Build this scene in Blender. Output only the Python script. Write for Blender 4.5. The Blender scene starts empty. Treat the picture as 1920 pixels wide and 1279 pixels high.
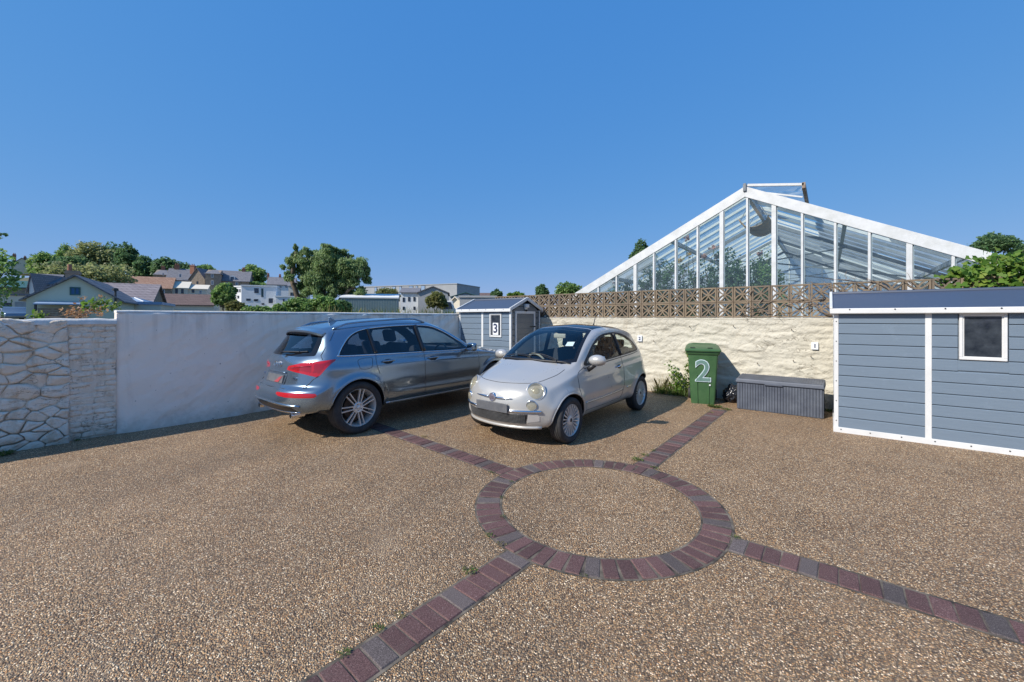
import bpy, bmesh, math, random
import numpy as np
from mathutils import Vector, Matrix, noise
from mathutils.bvhtree import BVHTree

random.seed(7)
RNG = np.random.default_rng(11)
SC = bpy.context.scene
COL = SC.collection
R = math.radians

# ------------------------------------------------------------------ camera
FPX = 772.0            # focal length in pixels of the 1920 px wide photograph
HORIZON = 596.0        # row of the horizon
EYE = 1.64
YAW = R(37.6)
cam_d = bpy.data.cameras.new('camera')
cam = bpy.data.objects.new('camera', cam_d)
COL.objects.link(cam)
cam_d.sensor_width = 36.0
cam_d.lens = FPX / 1920 * 36.0
cam_d.shift_y = -(639.5 - HORIZON) / 1920
cam_d.clip_start = 0.05
cam_d.clip_end = 5000
cam.location = (0, 0, EYE)
cam.rotation_euler = (R(90), 0, YAW)
SC.camera = cam

# ------------------------------------------------------------------ sky + sun
SUN_TRAVEL = Vector((0.47, 1.14, -1.0)).normalized()
world = bpy.data.worlds.new('World')
SC.world = world
world.use_nodes = True
wn = world.node_tree
sky = wn.nodes.new('ShaderNodeTexSky')
sky.sky_type = 'NISHITA'
sky.sun_disc = False
sky.sun_elevation = math.asin(-SUN_TRAVEL.z)
sky.sun_rotation = math.atan2(-SUN_TRAVEL.x, -SUN_TRAVEL.y)
sky.altitude = 900
sky.air_density = 1.0
sky.dust_density = 0.0
sky.ozone_density = 6.0
bg = wn.nodes['Background']
hs = wn.nodes.new('ShaderNodeHueSaturation'); hs.inputs['Saturation'].default_value = 1.18
wn.links.new(sky.outputs[0], hs.inputs['Color']); 
# tone of the clear sky: the photograph's softer step from zenith to horizon, the same curve everywhere
sp_ = wn.nodes.new('ShaderNodeSeparateColor'); cb_ = wn.nodes.new('ShaderNodeCombineColor')
wn.links.new(hs.outputs[0], sp_.inputs[0])
for i_, (pw_, ml_) in enumerate(((.54, .66), (.30, 1.14), (.12, 2.52))):
    a_ = wn.nodes.new('ShaderNodeMath'); a_.operation = 'POWER'; a_.inputs[1].default_value = pw_
    b_ = wn.nodes.new('ShaderNodeMath'); b_.operation = 'MULTIPLY'; b_.inputs[1].default_value = ml_
    wn.links.new(sp_.outputs[i_], a_.inputs[0]); wn.links.new(a_.outputs[0], b_.inputs[0]); wn.links.new(b_.outputs[0], cb_.inputs[i_])
wn.links.new(cb_.outputs[0], bg.inputs[0])
bg.inputs[1].default_value = 0.15
sun_d = bpy.data.lights.new('sun', 'SUN')
sun_d.energy = 3.7
sun_d.angle = R(0.53)
sun_d.color = (1.0, 0.94, 0.85)
sun = bpy.data.objects.new('sun', sun_d)
sun.rotation_euler = SUN_TRAVEL.to_track_quat('-Z', 'Y').to_euler()
sun.location = (-6, -14, 14)
COL.objects.link(sun)
SC.view_settings.view_transform = 'Standard'
SC.view_settings.look = 'None'
SC.view_settings.gamma = 1.0
SC.view_settings.use_curve_mapping = False
SC.view_settings.exposure = 0.62
SC.cycles.max_bounces = 10
SC.cycles.transparent_max_bounces = 24
SC.cycles.use_denoising = True

# ------------------------------------------------------------------ pixels to directions
CY, SY = math.cos(YAW), math.sin(YAW)
def to_world(xc, Z, z):                # camera-side metres to the right, depth, height
    return Vector((xc * CY - Z * SY, xc * SY + Z * CY, z))
def gz(x, y):                          # the drive rises gently towards the back wall
    return 0.012 * max(0.0, y - 2.0)
def ray(px, py):
    return Vector(((px - 960) * CY - FPX * SY, (px - 960) * SY + FPX * CY, HORIZON - py)) / FPX
def at_depth(px, py, Z):
    v = ray(px, py) * Z
    return Vector((v.x, v.y, EYE + v.z))
def on_ground(px, py):
    d = ray(px, py); t = EYE / -d.z
    for _ in range(8):
        t = (EYE - gz(d.x * t, d.y * t)) / -d.z
    return Vector((d.x * t, d.y * t, gz(d.x * t, d.y * t)))
def on_y(px, py, Y):
    d = ray(px, py); t = Y / d.y
    return Vector((d.x * t, Y, EYE + d.z * t))

# ------------------------------------------------------------------ objects
def tag(o, label=None, cat=None, group=None, kind=None):
    if label: o['label'] = label
    if cat: o['category'] = cat
    if group: o['group'] = group
    if kind: o['kind'] = kind
    return o
def thing(name, label, cat, loc=(0, 0, 0), rz=0.0, group=None):
    o = bpy.data.objects.new(name, None)
    o.empty_display_size = 0.2
    COL.objects.link(o)
    o.location = loc; o.rotation_euler = (0, 0, rz)
    return tag(o, label, cat, group)
def link(name, me, parent=None, mat=None):
    o = bpy.data.objects.new(name, me)
    COL.objects.link(o)
    if parent is not None: o.parent = parent
    if mat is not None and len(me.materials) == 0: me.materials.append(mat)
    return o
def np_mesh(name, V, F, mat=None, parent=None, smooth=False, normals=None):
    """V (n,3) array, F (m,3|4) array"""
    V = np.ascontiguousarray(V, dtype=np.float32); F = np.ascontiguousarray(F, dtype=np.int32)
    me = bpy.data.meshes.new(name)
    k = F.shape[1]
    me.vertices.add(len(V)); me.vertices.foreach_set('co', V.ravel())
    me.loops.add(F.size); me.loops.foreach_set('vertex_index', F.ravel())
    me.polygons.add(len(F))
    me.polygons.foreach_set('loop_start', np.arange(0, F.size, k, dtype=np.int32))
    me.update(calc_edges=True)
    me.validate()
    if smooth:
        me.polygons.foreach_set('use_smooth', np.ones(len(me.polygons), dtype=bool))
    if normals is not None:
        me.normals_split_custom_set_from_vertices([tuple(n) for n in normals])
    return link(name, me, parent, mat)

class MB:
    """collects simple shapes, then becomes ONE mesh object"""
    def __init__(s): s.v = []; s.f = []
    def add(s, vs, fs):
        n = len(s.v); s.v += [tuple(v) for v in vs]; s.f += [tuple(i + n for i in f) for f in fs]
        return s
    def box(s, x0, x1, y0, y1, z0, z1):
        return s.add([(x0,y0,z0),(x1,y0,z0),(x1,y1,z0),(x0,y1,z0),(x0,y0,z1),(x1,y0,z1),(x1,y1,z1),(x0,y1,z1)],
              [(0,3,2,1),(4,5,6,7),(0,1,5,4),(1,2,6,5),(2,3,7,6),(3,0,4,7)])
    def hexa(s, p):                     # eight corners: bottom loop then top loop
        return s.add(p, [(0,3,2,1),(4,5,6,7),(0,1,5,4),(1,2,6,5),(2,3,7,6),(3,0,4,7)])
    def bar(s, a, b, w, h, up=(0, 0, 1)):   # rectangular bar between two points
        a = Vector(a); b = Vector(b); d = (b - a).normalized(); u = Vector(up)
        r = d.cross(u)
        if r.length < 1e-4: r = d.cross(Vector((1, 0, 0)))
        r.normalize(); u = r.cross(d).normalized()
        r *= w / 2; u *= h / 2
        return s.hexa([a-r-u, a+r-u, b+r-u, b-r-u, a-r+u, a+r+u, b+r+u, b-r+u])
    def tube(s, pts, rad, n=8, cap=True, closed=False):
        pts = [Vector(p) for p in pts]; m = len(pts)
        rads = rad if isinstance(rad, (list, tuple)) else [rad] * m
        base = len(s.v); prev = None
        for i, p in enumerate(pts):
            if closed: d = pts[(i+1) % m] - pts[i-1]
            else: d = pts[min(i+1, m-1)] - pts[max(i-1, 0)]
            if d.length < 1e-9: d = Vector((0, 0, 1))
            d.normalize()
            if prev is None:
                r = d.cross(Vector((0, 0, 1)))
                if r.length < 1e-3: r = d.cross(Vector((1, 0, 0)))
            else:
                r = prev - d * prev.dot(d)
                if r.length < 1e-6: r = d.orthogonal()
            r.normalize(); prev = r; u = d.cross(r)
            for k in range(n):
                a = 2 * math.pi * k / n
                q = p + (r * math.cos(a) + u * math.sin(a)) * rads[i]
                s.v.append(tuple(q))
        for i in range(m if closed else m - 1):
            j = (i + 1) % m
            for k in range(n):
                s.f.append((base+i*n+k, base+i*n+(k+1) % n, base+j*n+(k+1) % n, base+j*n+k))
        if cap and not closed:
            s.f.append(tuple(base + k for k in range(n))[::-1]); s.f.append(tuple(base+(m-1)*n+k for k in range(n)))
        return s
    def lathe(s, prof, n=32, axis='X', c=(0, 0, 0), closed=False):
        """prof: list of (along axis, radius)"""
        base = len(s.v); m = len(prof)
        for (h, r) in prof:
            for k in range(n):
                a = 2 * math.pi * k / n; p, q = r * math.cos(a), r * math.sin(a)
                co = {'X': (h, p, q), 'Y': (p, h, q), 'Z': (p, q, h)}[axis]
                s.v.append((c[0]+co[0], c[1]+co[1], c[2]+co[2]))
        rng = range(m) if closed else range(m - 1)
        for i in rng:
            j = (i + 1) % m
            for k in range(n):
                s.f.append((base+i*n+k, base+i*n+(k+1) % n, base+j*n+(k+1) % n, base+j*n+k))
        return s
    def disc(s, c, r, n=24, axis='X'):
        base = len(s.v)
        for k in range(n):
            a = 2 * math.pi * k / n; p, q = r * math.cos(a), r * math.sin(a)
            co = {'X': (0, p, q), 'Y': (p, 0, q), 'Z': (p, q, 0)}[axis]
            s.v.append((c[0]+co[0], c[1]+co[1], c[2]+co[2]))
        s.f.append(tuple(range(base, base+n)))
        return s
    def prism(s, poly, axis, h0, h1):
        """2D polygon extruded along an axis: 'X' poly=(y,z), 'Y' poly=(x,z), 'Z' poly=(x,y)"""
        base = len(s.v); n = len(poly)
        for h in (h0, h1):
            for (a, b) in poly:
                s.v.append({'X': (h, a, b), 'Y': (a, h, b), 'Z': (a, b, h)}[axis])
        s.f.append(tuple(base + i for i in range(n))[::-1]); s.f.append(tuple(base + n + i for i in range(n)))
        for i in range(n):
            j = (i + 1) % n
            s.f.append((base+i, base+j, base+n+j, base+n+i))
        return s
    def mesh(s, name, bevel=0.0, seg=2, smooth=False, fixn=True):
        me = bpy.data.meshes.new(name)
        me.from_pydata(s.v, [], s.f)
        bm = bmesh.new(); bm.from_mesh(me)
        if fixn: bmesh.ops.recalc_face_normals(bm, faces=bm.faces)
        if bevel > 0:
            es = [e for e in bm.edges if len(e.link_faces) == 2 and e.calc_face_angle(0) > 0.5]
            bmesh.ops.bevel(bm, geom=es, offset=bevel, segments=seg, profile=0.5, affect='EDGES', clamp_overlap=True)
        bm.to_mesh(me); bm.free()
        if smooth:
            for p in me.polygons: p.use_smooth = True
        return me
    def build(s, name, mat, parent=None, bevel=0.0, seg=2, smooth=False, angle=None, fixn=True):
        me = s.mesh(name, bevel, seg, smooth or angle is not None, fixn)
        if angle is not None:
            me.set_sharp_from_angle(angle=R(angle))
        return link(name, me, parent, mat)

def copy_tree(o, parent=None):
    c = o.copy(); COL.objects.link(c)
    if parent is not None: c.parent = parent
    for ch in list(o.children): copy_tree(ch, c)
    return c
def text_mesh(name, txt, size, mat, parent, loc, rot, depth=0.003, bold=0.0):
    cu = bpy.data.curves.new(name, 'FONT'); cu.body = txt; cu.size = size
    cu.align_x = 'CENTER'; cu.align_y = 'CENTER'; cu.extrude = depth; cu.offset = bold; cu.resolution_u = 4
    t = bpy.data.objects.new(name, cu); COL.objects.link(t)
    dg = bpy.context.evaluated_depsgraph_get()
    me = bpy.data.meshes.new_from_object(t.evaluated_get(dg))
    bpy.data.objects.remove(t)
    o = link(name, me, parent, mat); o.location = loc; o.rotation_euler = rot
    return o

# ------------------------------------------------------------------ materials
def hexcol(c):
    return (c[0], c[1], c[2], 1.0)
class NT:
    def __init__(s, name):
        s.m = bpy.data.materials.new(name); s.m.use_nodes = True
        s.t = s.m.node_tree; s.p = s.t.nodes['Principled BSDF']; s.out = s.t.nodes['Material Output']
        s._co = None
    def n(s, typ, **kw):
        nd = s.t.nodes.new(typ)
        for k, v in kw.items():
            if k.startswith('i_'): nd.inputs[k[2:].replace('_', ' ')].default_value = v
            else: setattr(nd, k, v)
        return nd
    def l(s, a, b): s.t.links.new(a, b); return s
    def co(s, scale=(1, 1, 1), world=False):
        tc = s.n('ShaderNodeNewGeometry').outputs['Position'] if world else s.n('ShaderNodeTexCoord').outputs['Object']
        mp = s.n('ShaderNodeMapping'); mp.inputs['Scale'].default_value = scale
        s.l(tc, mp.inputs['Vector']); return mp.outputs[0]
    def noise(s, scale, detail=4, rough=.55, vec=None, dist=0.0):
        nd = s.n('ShaderNodeTexNoise'); nd.inputs['Scale'].default_value = scale
        nd.inputs['Detail'].default_value = detail; nd.inputs['Roughness'].default_value = rough
        nd.inputs['Distortion'].default_value = dist
        if vec is not None: s.l(vec, nd.inputs['Vector'])
        return nd.outputs['Fac']
    def ramp(s, fac, stops, interp='LINEAR'):
        nd = s.n('ShaderNodeValToRGB'); cr = nd.color_ramp; cr.interpolation = interp
        while len(cr.elements) < len(stops): cr.elements.new(0.5)
        for e, (p, c) in zip(cr.elements, stops):
            e.position = p; e.color = hexcol(c) if not isinstance(c, (int, float)) else (c, c, c, 1)
        s.l(fac, nd.inputs[0]); return nd.outputs[0]
    def mix(s, fac, a, b, mode='MIX'):
        nd = s.n('ShaderNodeMix'); nd.data_type = 'RGBA'; nd.blend_type = mode
        for sock, v in ((nd.inputs[0], fac), (nd.inputs[6], a), (nd.inputs[7], b)):
            if isinstance(v, (int, float)): sock.default_value = v
            elif isinstance(v, tuple): sock.default_value = hexcol(v)
            else: s.l(v, sock)
        return nd.outputs[2]
    def bump(s, h, strength=.3, dist=.01, prev=None):
        nd = s.n('ShaderNodeBump'); nd.inputs['Strength'].default_value = strength; nd.inputs['Distance'].default_value = dist
        s.l(h, nd.inputs['Height'])
        if prev is not None: s.l(prev, nd.inputs['Normal'])
        s.l(nd.outputs[0], s.p.inputs['Normal']); return nd.outputs[0]
    def col(s, c):
        if isinstance(c, tuple): s.p.inputs['Base Color'].default_value = hexcol(c)
        else: s.l(c, s.p.inputs['Base Color'])
        return s
    def set(s, **kw):
        for k, v in kw.items(): s.p.inputs[k.replace('_', ' ')].default_value = v
        return s
def simple(name, c1, c2=None, scale=3.0, rough=.6, bump=0.0, bscale=None, bdist=.01, metal=0.0, detail=5, coat=0.0, world=False, stretch=(1,1,1)):
    t = NT(name); v = t.co(stretch, world)
    if c2 is None: c2 = tuple(x * .8 for x in c1)
    t.col(t.ramp(t.noise(scale, detail, .6, v), [(.32, c1), (.68, c2)]))
    t.set(Roughness=rough, Metallic=metal)
    if coat: t.set(Coat_Weight=coat, Coat_Roughness=.05)
    if bump: t.bump(t.noise(bscale or scale * 4, 4, .6, v), bump, bdist)
    return t.m
M = {}
# ------------------------------------------------------------------ materials of the place
def mat_aggregate():
    t = NT('exposed_aggregate'); v = t.co(world=True)
    wv = t.n('ShaderNodeVectorMath', operation='ADD')
    nz = t.n('ShaderNodeTexNoise'); nz.inputs['Scale'].default_value = 70; t.l(v, nz.inputs['Vector'])
    sc = t.n('ShaderNodeVectorMath', operation='SCALE'); sc.inputs['Scale'].default_value = .007; t.l(nz.outputs['Color'], sc.inputs[0])
    t.l(v, wv.inputs[0]); t.l(sc.outputs[0], wv.inputs[1])
    vo = t.n('ShaderNodeTexVoronoi'); vo.feature = 'F1'; vo.inputs['Scale'].default_value = 122; t.l(wv.outputs[0], vo.inputs['Vector'])
    sep = t.n('ShaderNodeSeparateColor'); t.l(vo.outputs['Color'], sep.inputs[0])
    c = t.ramp(sep.outputs[0], [(0, (.060,.036,.020)), (.17, (.16,.095,.048)), (.36, (.29,.195,.105)), (.5, (.42,.30,.175)), (.66, (.25,.195,.135)),
                                (.80, (.55,.45,.32)), (.88, (.36,.20,.085)), (.94, (.72,.66,.54)), (1, (.16,.135,.12))], 'CONSTANT')
    hv = t.ramp(sep.outputs[1], [(0, .68), (1, 1.22)])
    c = t.mix(1.0, c, hv, 'MULTIPLY')
    edge = t.ramp(vo.outputs['Distance'], [(.42, 0.0), (.68, 1.0)])
    big = t.noise(.55, 4, .6, v); wear = t.noise(2.1, 6, .7, v)
    mort = t.ramp(wear, [(.3, (.055,.044,.034)), (.7, (.16,.13,.10))])
    c = t.mix(edge, c, mort)
    # worn patches where the binder shows, and broad tonal drift
    pat = t.ramp(t.noise(.9, 8, .72, v, .4), [(.56, 0.0), (.66, .32)])
    c = t.mix(pat, c, (.27, .225, .175))
    c = t.mix(1.0, c, t.ramp(big, [(.3, (.84,.83,.82)), (.7, (1.0,.985,.96))]), 'MULTIPLY')
    gm = t.n('ShaderNodeVectorMath', operation='MULTIPLY'); gm.inputs[1].default_value = (1.76, 1.55, 1.31); t.l(c, gm.inputs[0]); c = gm.outputs[0]
    # tyre scuffs, damp and fallen dirt
    c = t.mix(t.ramp(t.noise(.42, 7, .65, t.co((1, .35, 1), True), .8), [(.52, 0.), (.66, .30)]), c, (.085, .068, .050))
    c = t.mix(t.ramp(t.noise(5.5, 3, .5, v), [(.70, 0.), (.78, .28)]), c, (.07, .055, .04))
    t.col(c); t.set(Roughness=.62)
    inv = t.n('ShaderNodeMath', operation='SUBTRACT'); inv.inputs[0].default_value = 1.0; t.l(vo.outputs['Distance'], inv.inputs[1])
    t.bump(inv.outputs[0], 1.0, .010)
    return t.m
M['aggregate'] = mat_aggregate()
def mat_paver(name, a, b):
    t = NT(name); v = t.co(world=True)
    oi = t.n('ShaderNodeObjectInfo')
    c = t.ramp(t.noise(210, 3, .75, v), [(.34, tuple(x*.7 for x in a)), (.52, b), (.64, tuple(min(1, x * 1.5 + .03) for x in b)), (.72, (.42,.37,.34))])
    c = t.mix(1.0, c, t.ramp(oi.outputs['Random'], [(0, .72), (1, 1.25)]), 'MULTIPLY')
    c = t.mix(t.ramp(t.noise(9, 6, .7, v), [(.52, 0.), (.78, .3)]), c, (.15, .12, .10))
    t.col(c); t.set(Roughness=.8); t.bump(t.noise(240, 3, .7, v), .5, .004)
    return t.m
M['paver_red'] = mat_paver('paver_red', (.062,.028,.026), (.112,.055,.050))
M['paver_dark'] = mat_paver('paver_dark', (.056,.042,.038), (.105,.082,.076))
M['joint_sand'] = simple('joint_sand', (.022,.018,.014), (.20,.165,.125), 9, .9, .5, 120, .004, world=True)
def mat_paint_wall(name, c1, c2, dirt, dirt_lo=.58, dirt_hi=.75, dscale=3.0, bump=.5, base_dirt=True, streaks=False, cracks=False):
    t = NT(name); v = t.co(world=True)
    c = t.ramp(t.noise(1.7, 5, .6, v), [(.3, c1), (.7, c2)])
    vs = t.co((1, 1, .35), True)
    d = t.ramp(t.noise(dscale, 9, .75, vs, .6), [(dirt_lo, 0.0), (dirt_hi, .75)])
    c = t.mix(d, c, dirt)
    speck = t.ramp(t.noise(38, 3, .6, v), [(.70, 0.0), (.76, .6)])
    c = t.mix(speck, c, tuple(x * .6 for x in dirt))
    if base_dirt:
        g = t.n('ShaderNodeSeparateXYZ'); t.l(t.n('ShaderNodeNewGeometry').outputs['Position'], g.inputs[0])
        ad = t.n('ShaderNodeMath', operation='ADD'); t.l(g.outputs[2], ad.inputs[0])
        ml = t.n('ShaderNodeMath', operation='MULTIPLY'); t.l(t.noise(6, 5, .7, v), ml.inputs[0]); ml.inputs[1].default_value = -.5
        t.l(ml.outputs[0], ad.inputs[1])
        mr = t.n('ShaderNodeMapRange'); mr.inputs[1].default_value = -.30; mr.inputs[2].default_value = .02; mr.inputs[3].default_value = .5; mr.inputs[4].default_value = 0.0; t.l(ad.outputs[0], mr.inputs[0])
        c = t.mix(mr.outputs[0], c, (.22, .18, .12))
    if cracks:       # hairline cracks and flaked edges, in patches
        vc = t.co((.55, .55, 1.6), True); nz_ = t.noise(3.2, 6, .62, vc, .9)
        ln = t.ramp(nz_, [(.488, 0.), (.498, 1.), (.502, 1.), (.512, 0.)]); ms = t.ramp(t.noise(1.3, 3, .5, v), [(.46, 0.), (.58, .8)])
        ml2 = t.n('ShaderNodeMath', operation='MULTIPLY'); t.l(ln, ml2.inputs[0]); t.l(ms, ml2.inputs[1])
        c = t.mix(ml2.outputs[0], c, tuple(x*.45 for x in dirt))
    if streaks:      # rain runs below the coping and hairline scars
        vr = t.co((7, 7, .22), True); g2 = t.n('ShaderNodeSeparateXYZ'); t.l(t.n('ShaderNodeNewGeometry').outputs['Position'], g2.inputs[0])
        m3 = t.n('ShaderNodeMapRange'); m3.inputs[1].default_value = 1.15; m3.inputs[2].default_value = 1.72; t.l(g2.outputs[2], m3.inputs[0])
        m4 = t.n('ShaderNodeMath', operation='MULTIPLY'); t.l(m3.outputs[0], m4.inputs[0]); t.l(t.ramp(t.noise(1.0, 4, .6, vr), [(.50, 0.), (.72, .55)]), m4.inputs[1])
        c = t.mix(m4.outputs[0], c, (.30, .26, .22))
        c = t.mix(t.ramp(t.noise(22, 2, .5, t.co((1, 1, 1), True)), [(.735, 0.), (.75, .7)]), c, (.16, .13, .11))
    t.col(c); t.set(Roughness=.85)
    n1 = t.bump(t.noise(9, 8, .68, v, .3), bump, .03)
    t.bump(t.noise(90, 4, .6, v), .25, .004, n1)
    return t.m
M['render_grey'] = mat_paint_wall('render_grey', (.87,.775,.675), (.90,.805,.705), (.66,.56,.47), .55, .78, 1.8, .34, streaks=True)
M['paint_stone'] = mat_paint_wall('paint_stone', (.80,.70,.58), (.86,.77,.65), (.46,.32,.19), .50, .70, 4.0, 1.0, cracks=True)
M['paint_joint'] = mat_paint_wall('paint_joint', (.78,.68,.56), (.70,.60,.48), (.10,.075,.05), .50, .63, 5.5, 1.0)
M['paint_cream'] = mat_paint_wall('paint_cream', (.53,.490,.395), (.61,.570,.470), (.36,.30,.21), .56, .75, 3.4, 1.0, cracks=True)
M['cap_white'] = simple('cap_white', (.78,.76,.72), (.60,.57,.52), 6, .8, .5, 20, .01, world=True)
def mat_block():
    t = NT('screen_block_concrete'); v = t.co(world=True); oi = t.n('ShaderNodeObjectInfo')
    c = t.ramp(t.noise(7, 7, .7, v), [(.3, (.165,.128,.092)), (.7, (.25,.20,.145))])
    c = t.mix(1.0, c, t.ramp(oi.outputs['Random'], [(0, (.80,.80,.82)), (1, (1.16,1.12,1.04))]), 'MULTIPLY')
    c = t.mix(t.ramp(t.noise(24, 6, .75, v), [(.58, 0.), (.72, .55)]), c, (.10, .085, .07))
    t.col(c); t.set(Roughness=.95); t.bump(t.noise(120, 4, .7, v), .5, .004)
    return t.m
M['block'] = mat_block()
def mat_board(name, c):
    t = NT(name); v = t.co((.6, 8, 22), True); v2 = t.co(world=True)
    k = t.ramp(t.noise(9, 5, .6, v), [(.3, tuple(x * .93 for x in c)), (.7, tuple(min(1, x * 1.06) for x in c))])
    k = t.mix(t.ramp(t.noise(5, 8, .75, v2), [(.58, 0.), (.80, .35)]), k, tuple(min(1, x * 1.6 + .03) for x in c))
    t.col(k); t.set(Roughness=.38); t.bump(t.noise(9, 4, .6, v), .16, .004)
    return t.m
M['board'] = mat_board('grey_plastic_board', (.150, .196, .250))
M['board_dark'] = mat_board('grey_roof_plastic', (.060, .075, .110))
M['door_grey'] = mat_board('grey_door_plastic', (.13, .15, .165))
M['upvc'] = simple('white_plastic', (.68,.68,.67), (.60,.60,.59), 4, .4, .08, 30)
M['white_wood'] = simple('white_painted_wood', (.66,.67,.68), (.52,.53,.52), 5, .5, .35, 14, .006, detail=9, stretch=(1,1,1))
M['old_wood'] = simple('weathered_wood', (.20,.12,.07), (.34,.30,.26), 6, .85, .5, 30, .006)
M['black'] = simple('black_plastic', (.02,.02,.022), (.03,.03,.032), 8, .5)
M['ink'] = simple('dark_ink', (.02,.03,.07), (.03,.04,.09), 8, .6)
M['card'] = simple('white_card', (.80,.82,.84), (.74,.76,.78), 4, .6)
M['iron'] = simple('rusty_iron', (.05,.035,.03), (.13,.07,.04), 20, .8, metal=.3)
M['chrome'] = simple('chrome', (.72,.73,.75), (.66,.67,.69), 3, .12, metal=1.0)
M['alu'] = simple('wheel_silver', (.72,.70,.66), (.62,.60,.57), 5, .36, metal=.45)
M['rubber'] = simple('tyre_rubber', (.022,.022,.024), (.045,.043,.042), 14, .82, .3, 60, .003)
M['trim'] = simple('black_trim', (.012,.012,.014), (.02,.02,.022), 6, .45)
M['gloss_black'] = simple('gloss_black', (.008,.008,.010), (.012,.012,.014), 3, .08)
M['seat'] = simple('dark_seat_cloth', (.018,.020,.026), (.03,.032,.04), 30, .85)
M['seat_cream'] = simple('cream_trim', (.42,.38,.30), (.36,.33,.27), 10, .6)
def mat_glass(name, tint, rough=0.0, refl=1.0, dirt=0.0, dirtcol=(.6,.6,.6), ior=1.5):
    t = NT(name); t.t.nodes.remove(t.p)
    tr = t.n('ShaderNodeBsdfTransparent'); tr.inputs[0].default_value = hexcol(tint)
    gl = t.n('ShaderNodeBsdfGlossy'); gl.inputs['Roughness'].default_value = max(rough, .003); gl.inputs[0].default_value = (refl, refl, refl, 1)
    lw = t.n('ShaderNodeLayerWeight'); lw.inputs[0].default_value = .5      # Schlick reflectance, same from both sides of the pane
    pw = t.n('ShaderNodeMath', operation='POWER'); pw.inputs[1].default_value = 5.0; t.l(lw.outputs['Facing'], pw.inputs[0])
    f0 = ((ior-1)/(ior+1))**2 * 1.15
    fr = t.n('ShaderNodeMath', operation='MULTIPLY_ADD'); fr.inputs[1].default_value = 1-f0; fr.inputs[2].default_value = f0; t.l(pw.outputs[0], fr.inputs[0])
    mx = t.n('ShaderNodeMixShader'); t.l(fr.outputs[0], mx.inputs[0]); t.l(tr.outputs[0], mx.inputs[1]); t.l(gl.outputs[0], mx.inputs[2])
    last = mx
    if dirt > 0:
        df = t.n('ShaderNodeBsdfDiffuse'); df.inputs[0].default_value = hexcol(dirtcol)
        tl = t.n('ShaderNodeBsdfTranslucent'); tl.inputs[0].default_value = hexcol(dirtcol)
        ad = t.n('ShaderNodeMixShader'); ad.inputs[0].default_value = .5; t.l(df.outputs[0], ad.inputs[1]); t.l(tl.outputs[0], ad.inputs[2])
        v = t.co(world=True); oi = t.n('ShaderNodeObjectInfo')
        nz = t.noise(2.2, 8, .7, v, .5)
        f = t.ramp(nz, [(.35, dirt * .7), (.7, dirt)])
        rm = t.ramp(oi.outputs['Random'], [(0, .65), (1, 1.2)])
        m2 = t.n('ShaderNodeMath', operation='MULTIPLY'); m2.use_clamp = True; t.l(f, m2.inputs[0]); t.l(rm, m2.inputs[1])
        mx2 = t.n('ShaderNodeMixShader'); t.l(m2.outputs[0], mx2.inputs[0]); t.l(mx.outputs[0], mx2.inputs[1]); t.l(ad.outputs[0], mx2.inputs[2])
        last = mx2
    t.l(last.outputs[0], t.out.inputs[0])
    return t.m
M['glass_house'] = mat_glass('greenhouse_glass', (.88,.93,.93), .01, 1.0, .035, (.55,.60,.62))
M['glass_white'] = mat_glass('whitewashed_glass', (.86,.90,.92), .05, 1.0, .92, (.74,.77,.80))
M['glass_car'] = mat_glass('car_glass', (.84,.91,.90), 0, 1.0, 0, ior=1.6)
M['glass_privacy'] = mat_glass('privacy_glass', (.55,.61,.68), 0, 1.0, 0, ior=1.6)
M['glass_lens'] = mat_glass('lamp_lens', (.90,.88,.80), .02, 1.0, .22, (.75,.70,.55))
M['pane_dark'] = simple('dark_window_pane', (.008,.012,.022), (.05,.06,.075), 7, .05, .08, 9, .02, detail=9)
def mat_paint(name, c, metal, rough, coat=1.0, flake=0.0):
    t = NT(name); t.col(c); t.set(Metallic=metal, Roughness=rough, Coat_Weight=coat, Coat_Roughness=.03)
    if flake:
        v = t.co()
        k = t.ramp(t.noise(900, 2, .5, v), [(.3, tuple(x * (1 - flake) for x in c)), (.7, tuple(x * (1 + flake) for x in c))]); t.col(k)
    dust = t.noise(3.0, 7, .7, t.co())
    rr = t.ramp(dust, [(.3, rough * .85), (.75, rough * 1.25)]); t.l(rr, t.p.inputs['Roughness'])
    return t.m
M['paint_grey'] = mat_paint('metallic_grey_paint', (.225,.295,.365), .85, .22, 1.0, .15)
M['paint_white'] = mat_paint('pearl_white_paint', (.47,.455,.425), .30, .30, 1.0, .06)
M['red_lens'] = NT('red_lamp_lens').col((.55,.008,.015)).set(Roughness=.12, Coat_Weight=1.0, Transmission_Weight=.15).m
M['red_lens_dark'] = NT('dark_red_lamp_lens').col((.30,.006,.012)).set(Roughness=.12, Coat_Weight=1.0).m
M['plate'] = simple('masked_plate', (.085,.092,.105), (.14,.142,.15), 3, .4, stretch=(3,3,3))
def mat_leaf(name, a, b, c=None, trans=.52):
    t = NT(name); t.t.nodes.remove(t.p)
    v = t.co(world=True)
    gi = t.n('ShaderNodeNewGeometry')
    col = t.ramp(gi.outputs['Random Per Island'], [(0, a), (.55, b), (1, c or tuple(min(1, x * 1.35) for x in b))])
    col = t.mix(1.0, col, t.ramp(t.noise(.8, 4, .6, v), [(.3, .72), (.7, 1.2)]), 'MULTIPLY')
    df = t.n('ShaderNodeBsdfPrincipled'); t.l(col, df.inputs['Base Color']); df.inputs['Roughness'].default_value = .55
    tl = t.n('ShaderNodeBsdfTranslucent'); t.l(col, tl.inputs[0])
    mx = t.n('ShaderNodeMixShader'); mx.inputs[0].default_value = trans
    t.l(df.outputs[0], mx.inputs[1]); t.l(tl.outputs[0], mx.inputs[2]); t.l(mx.outputs[0], t.out.inputs[0])
    return t.m
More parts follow.
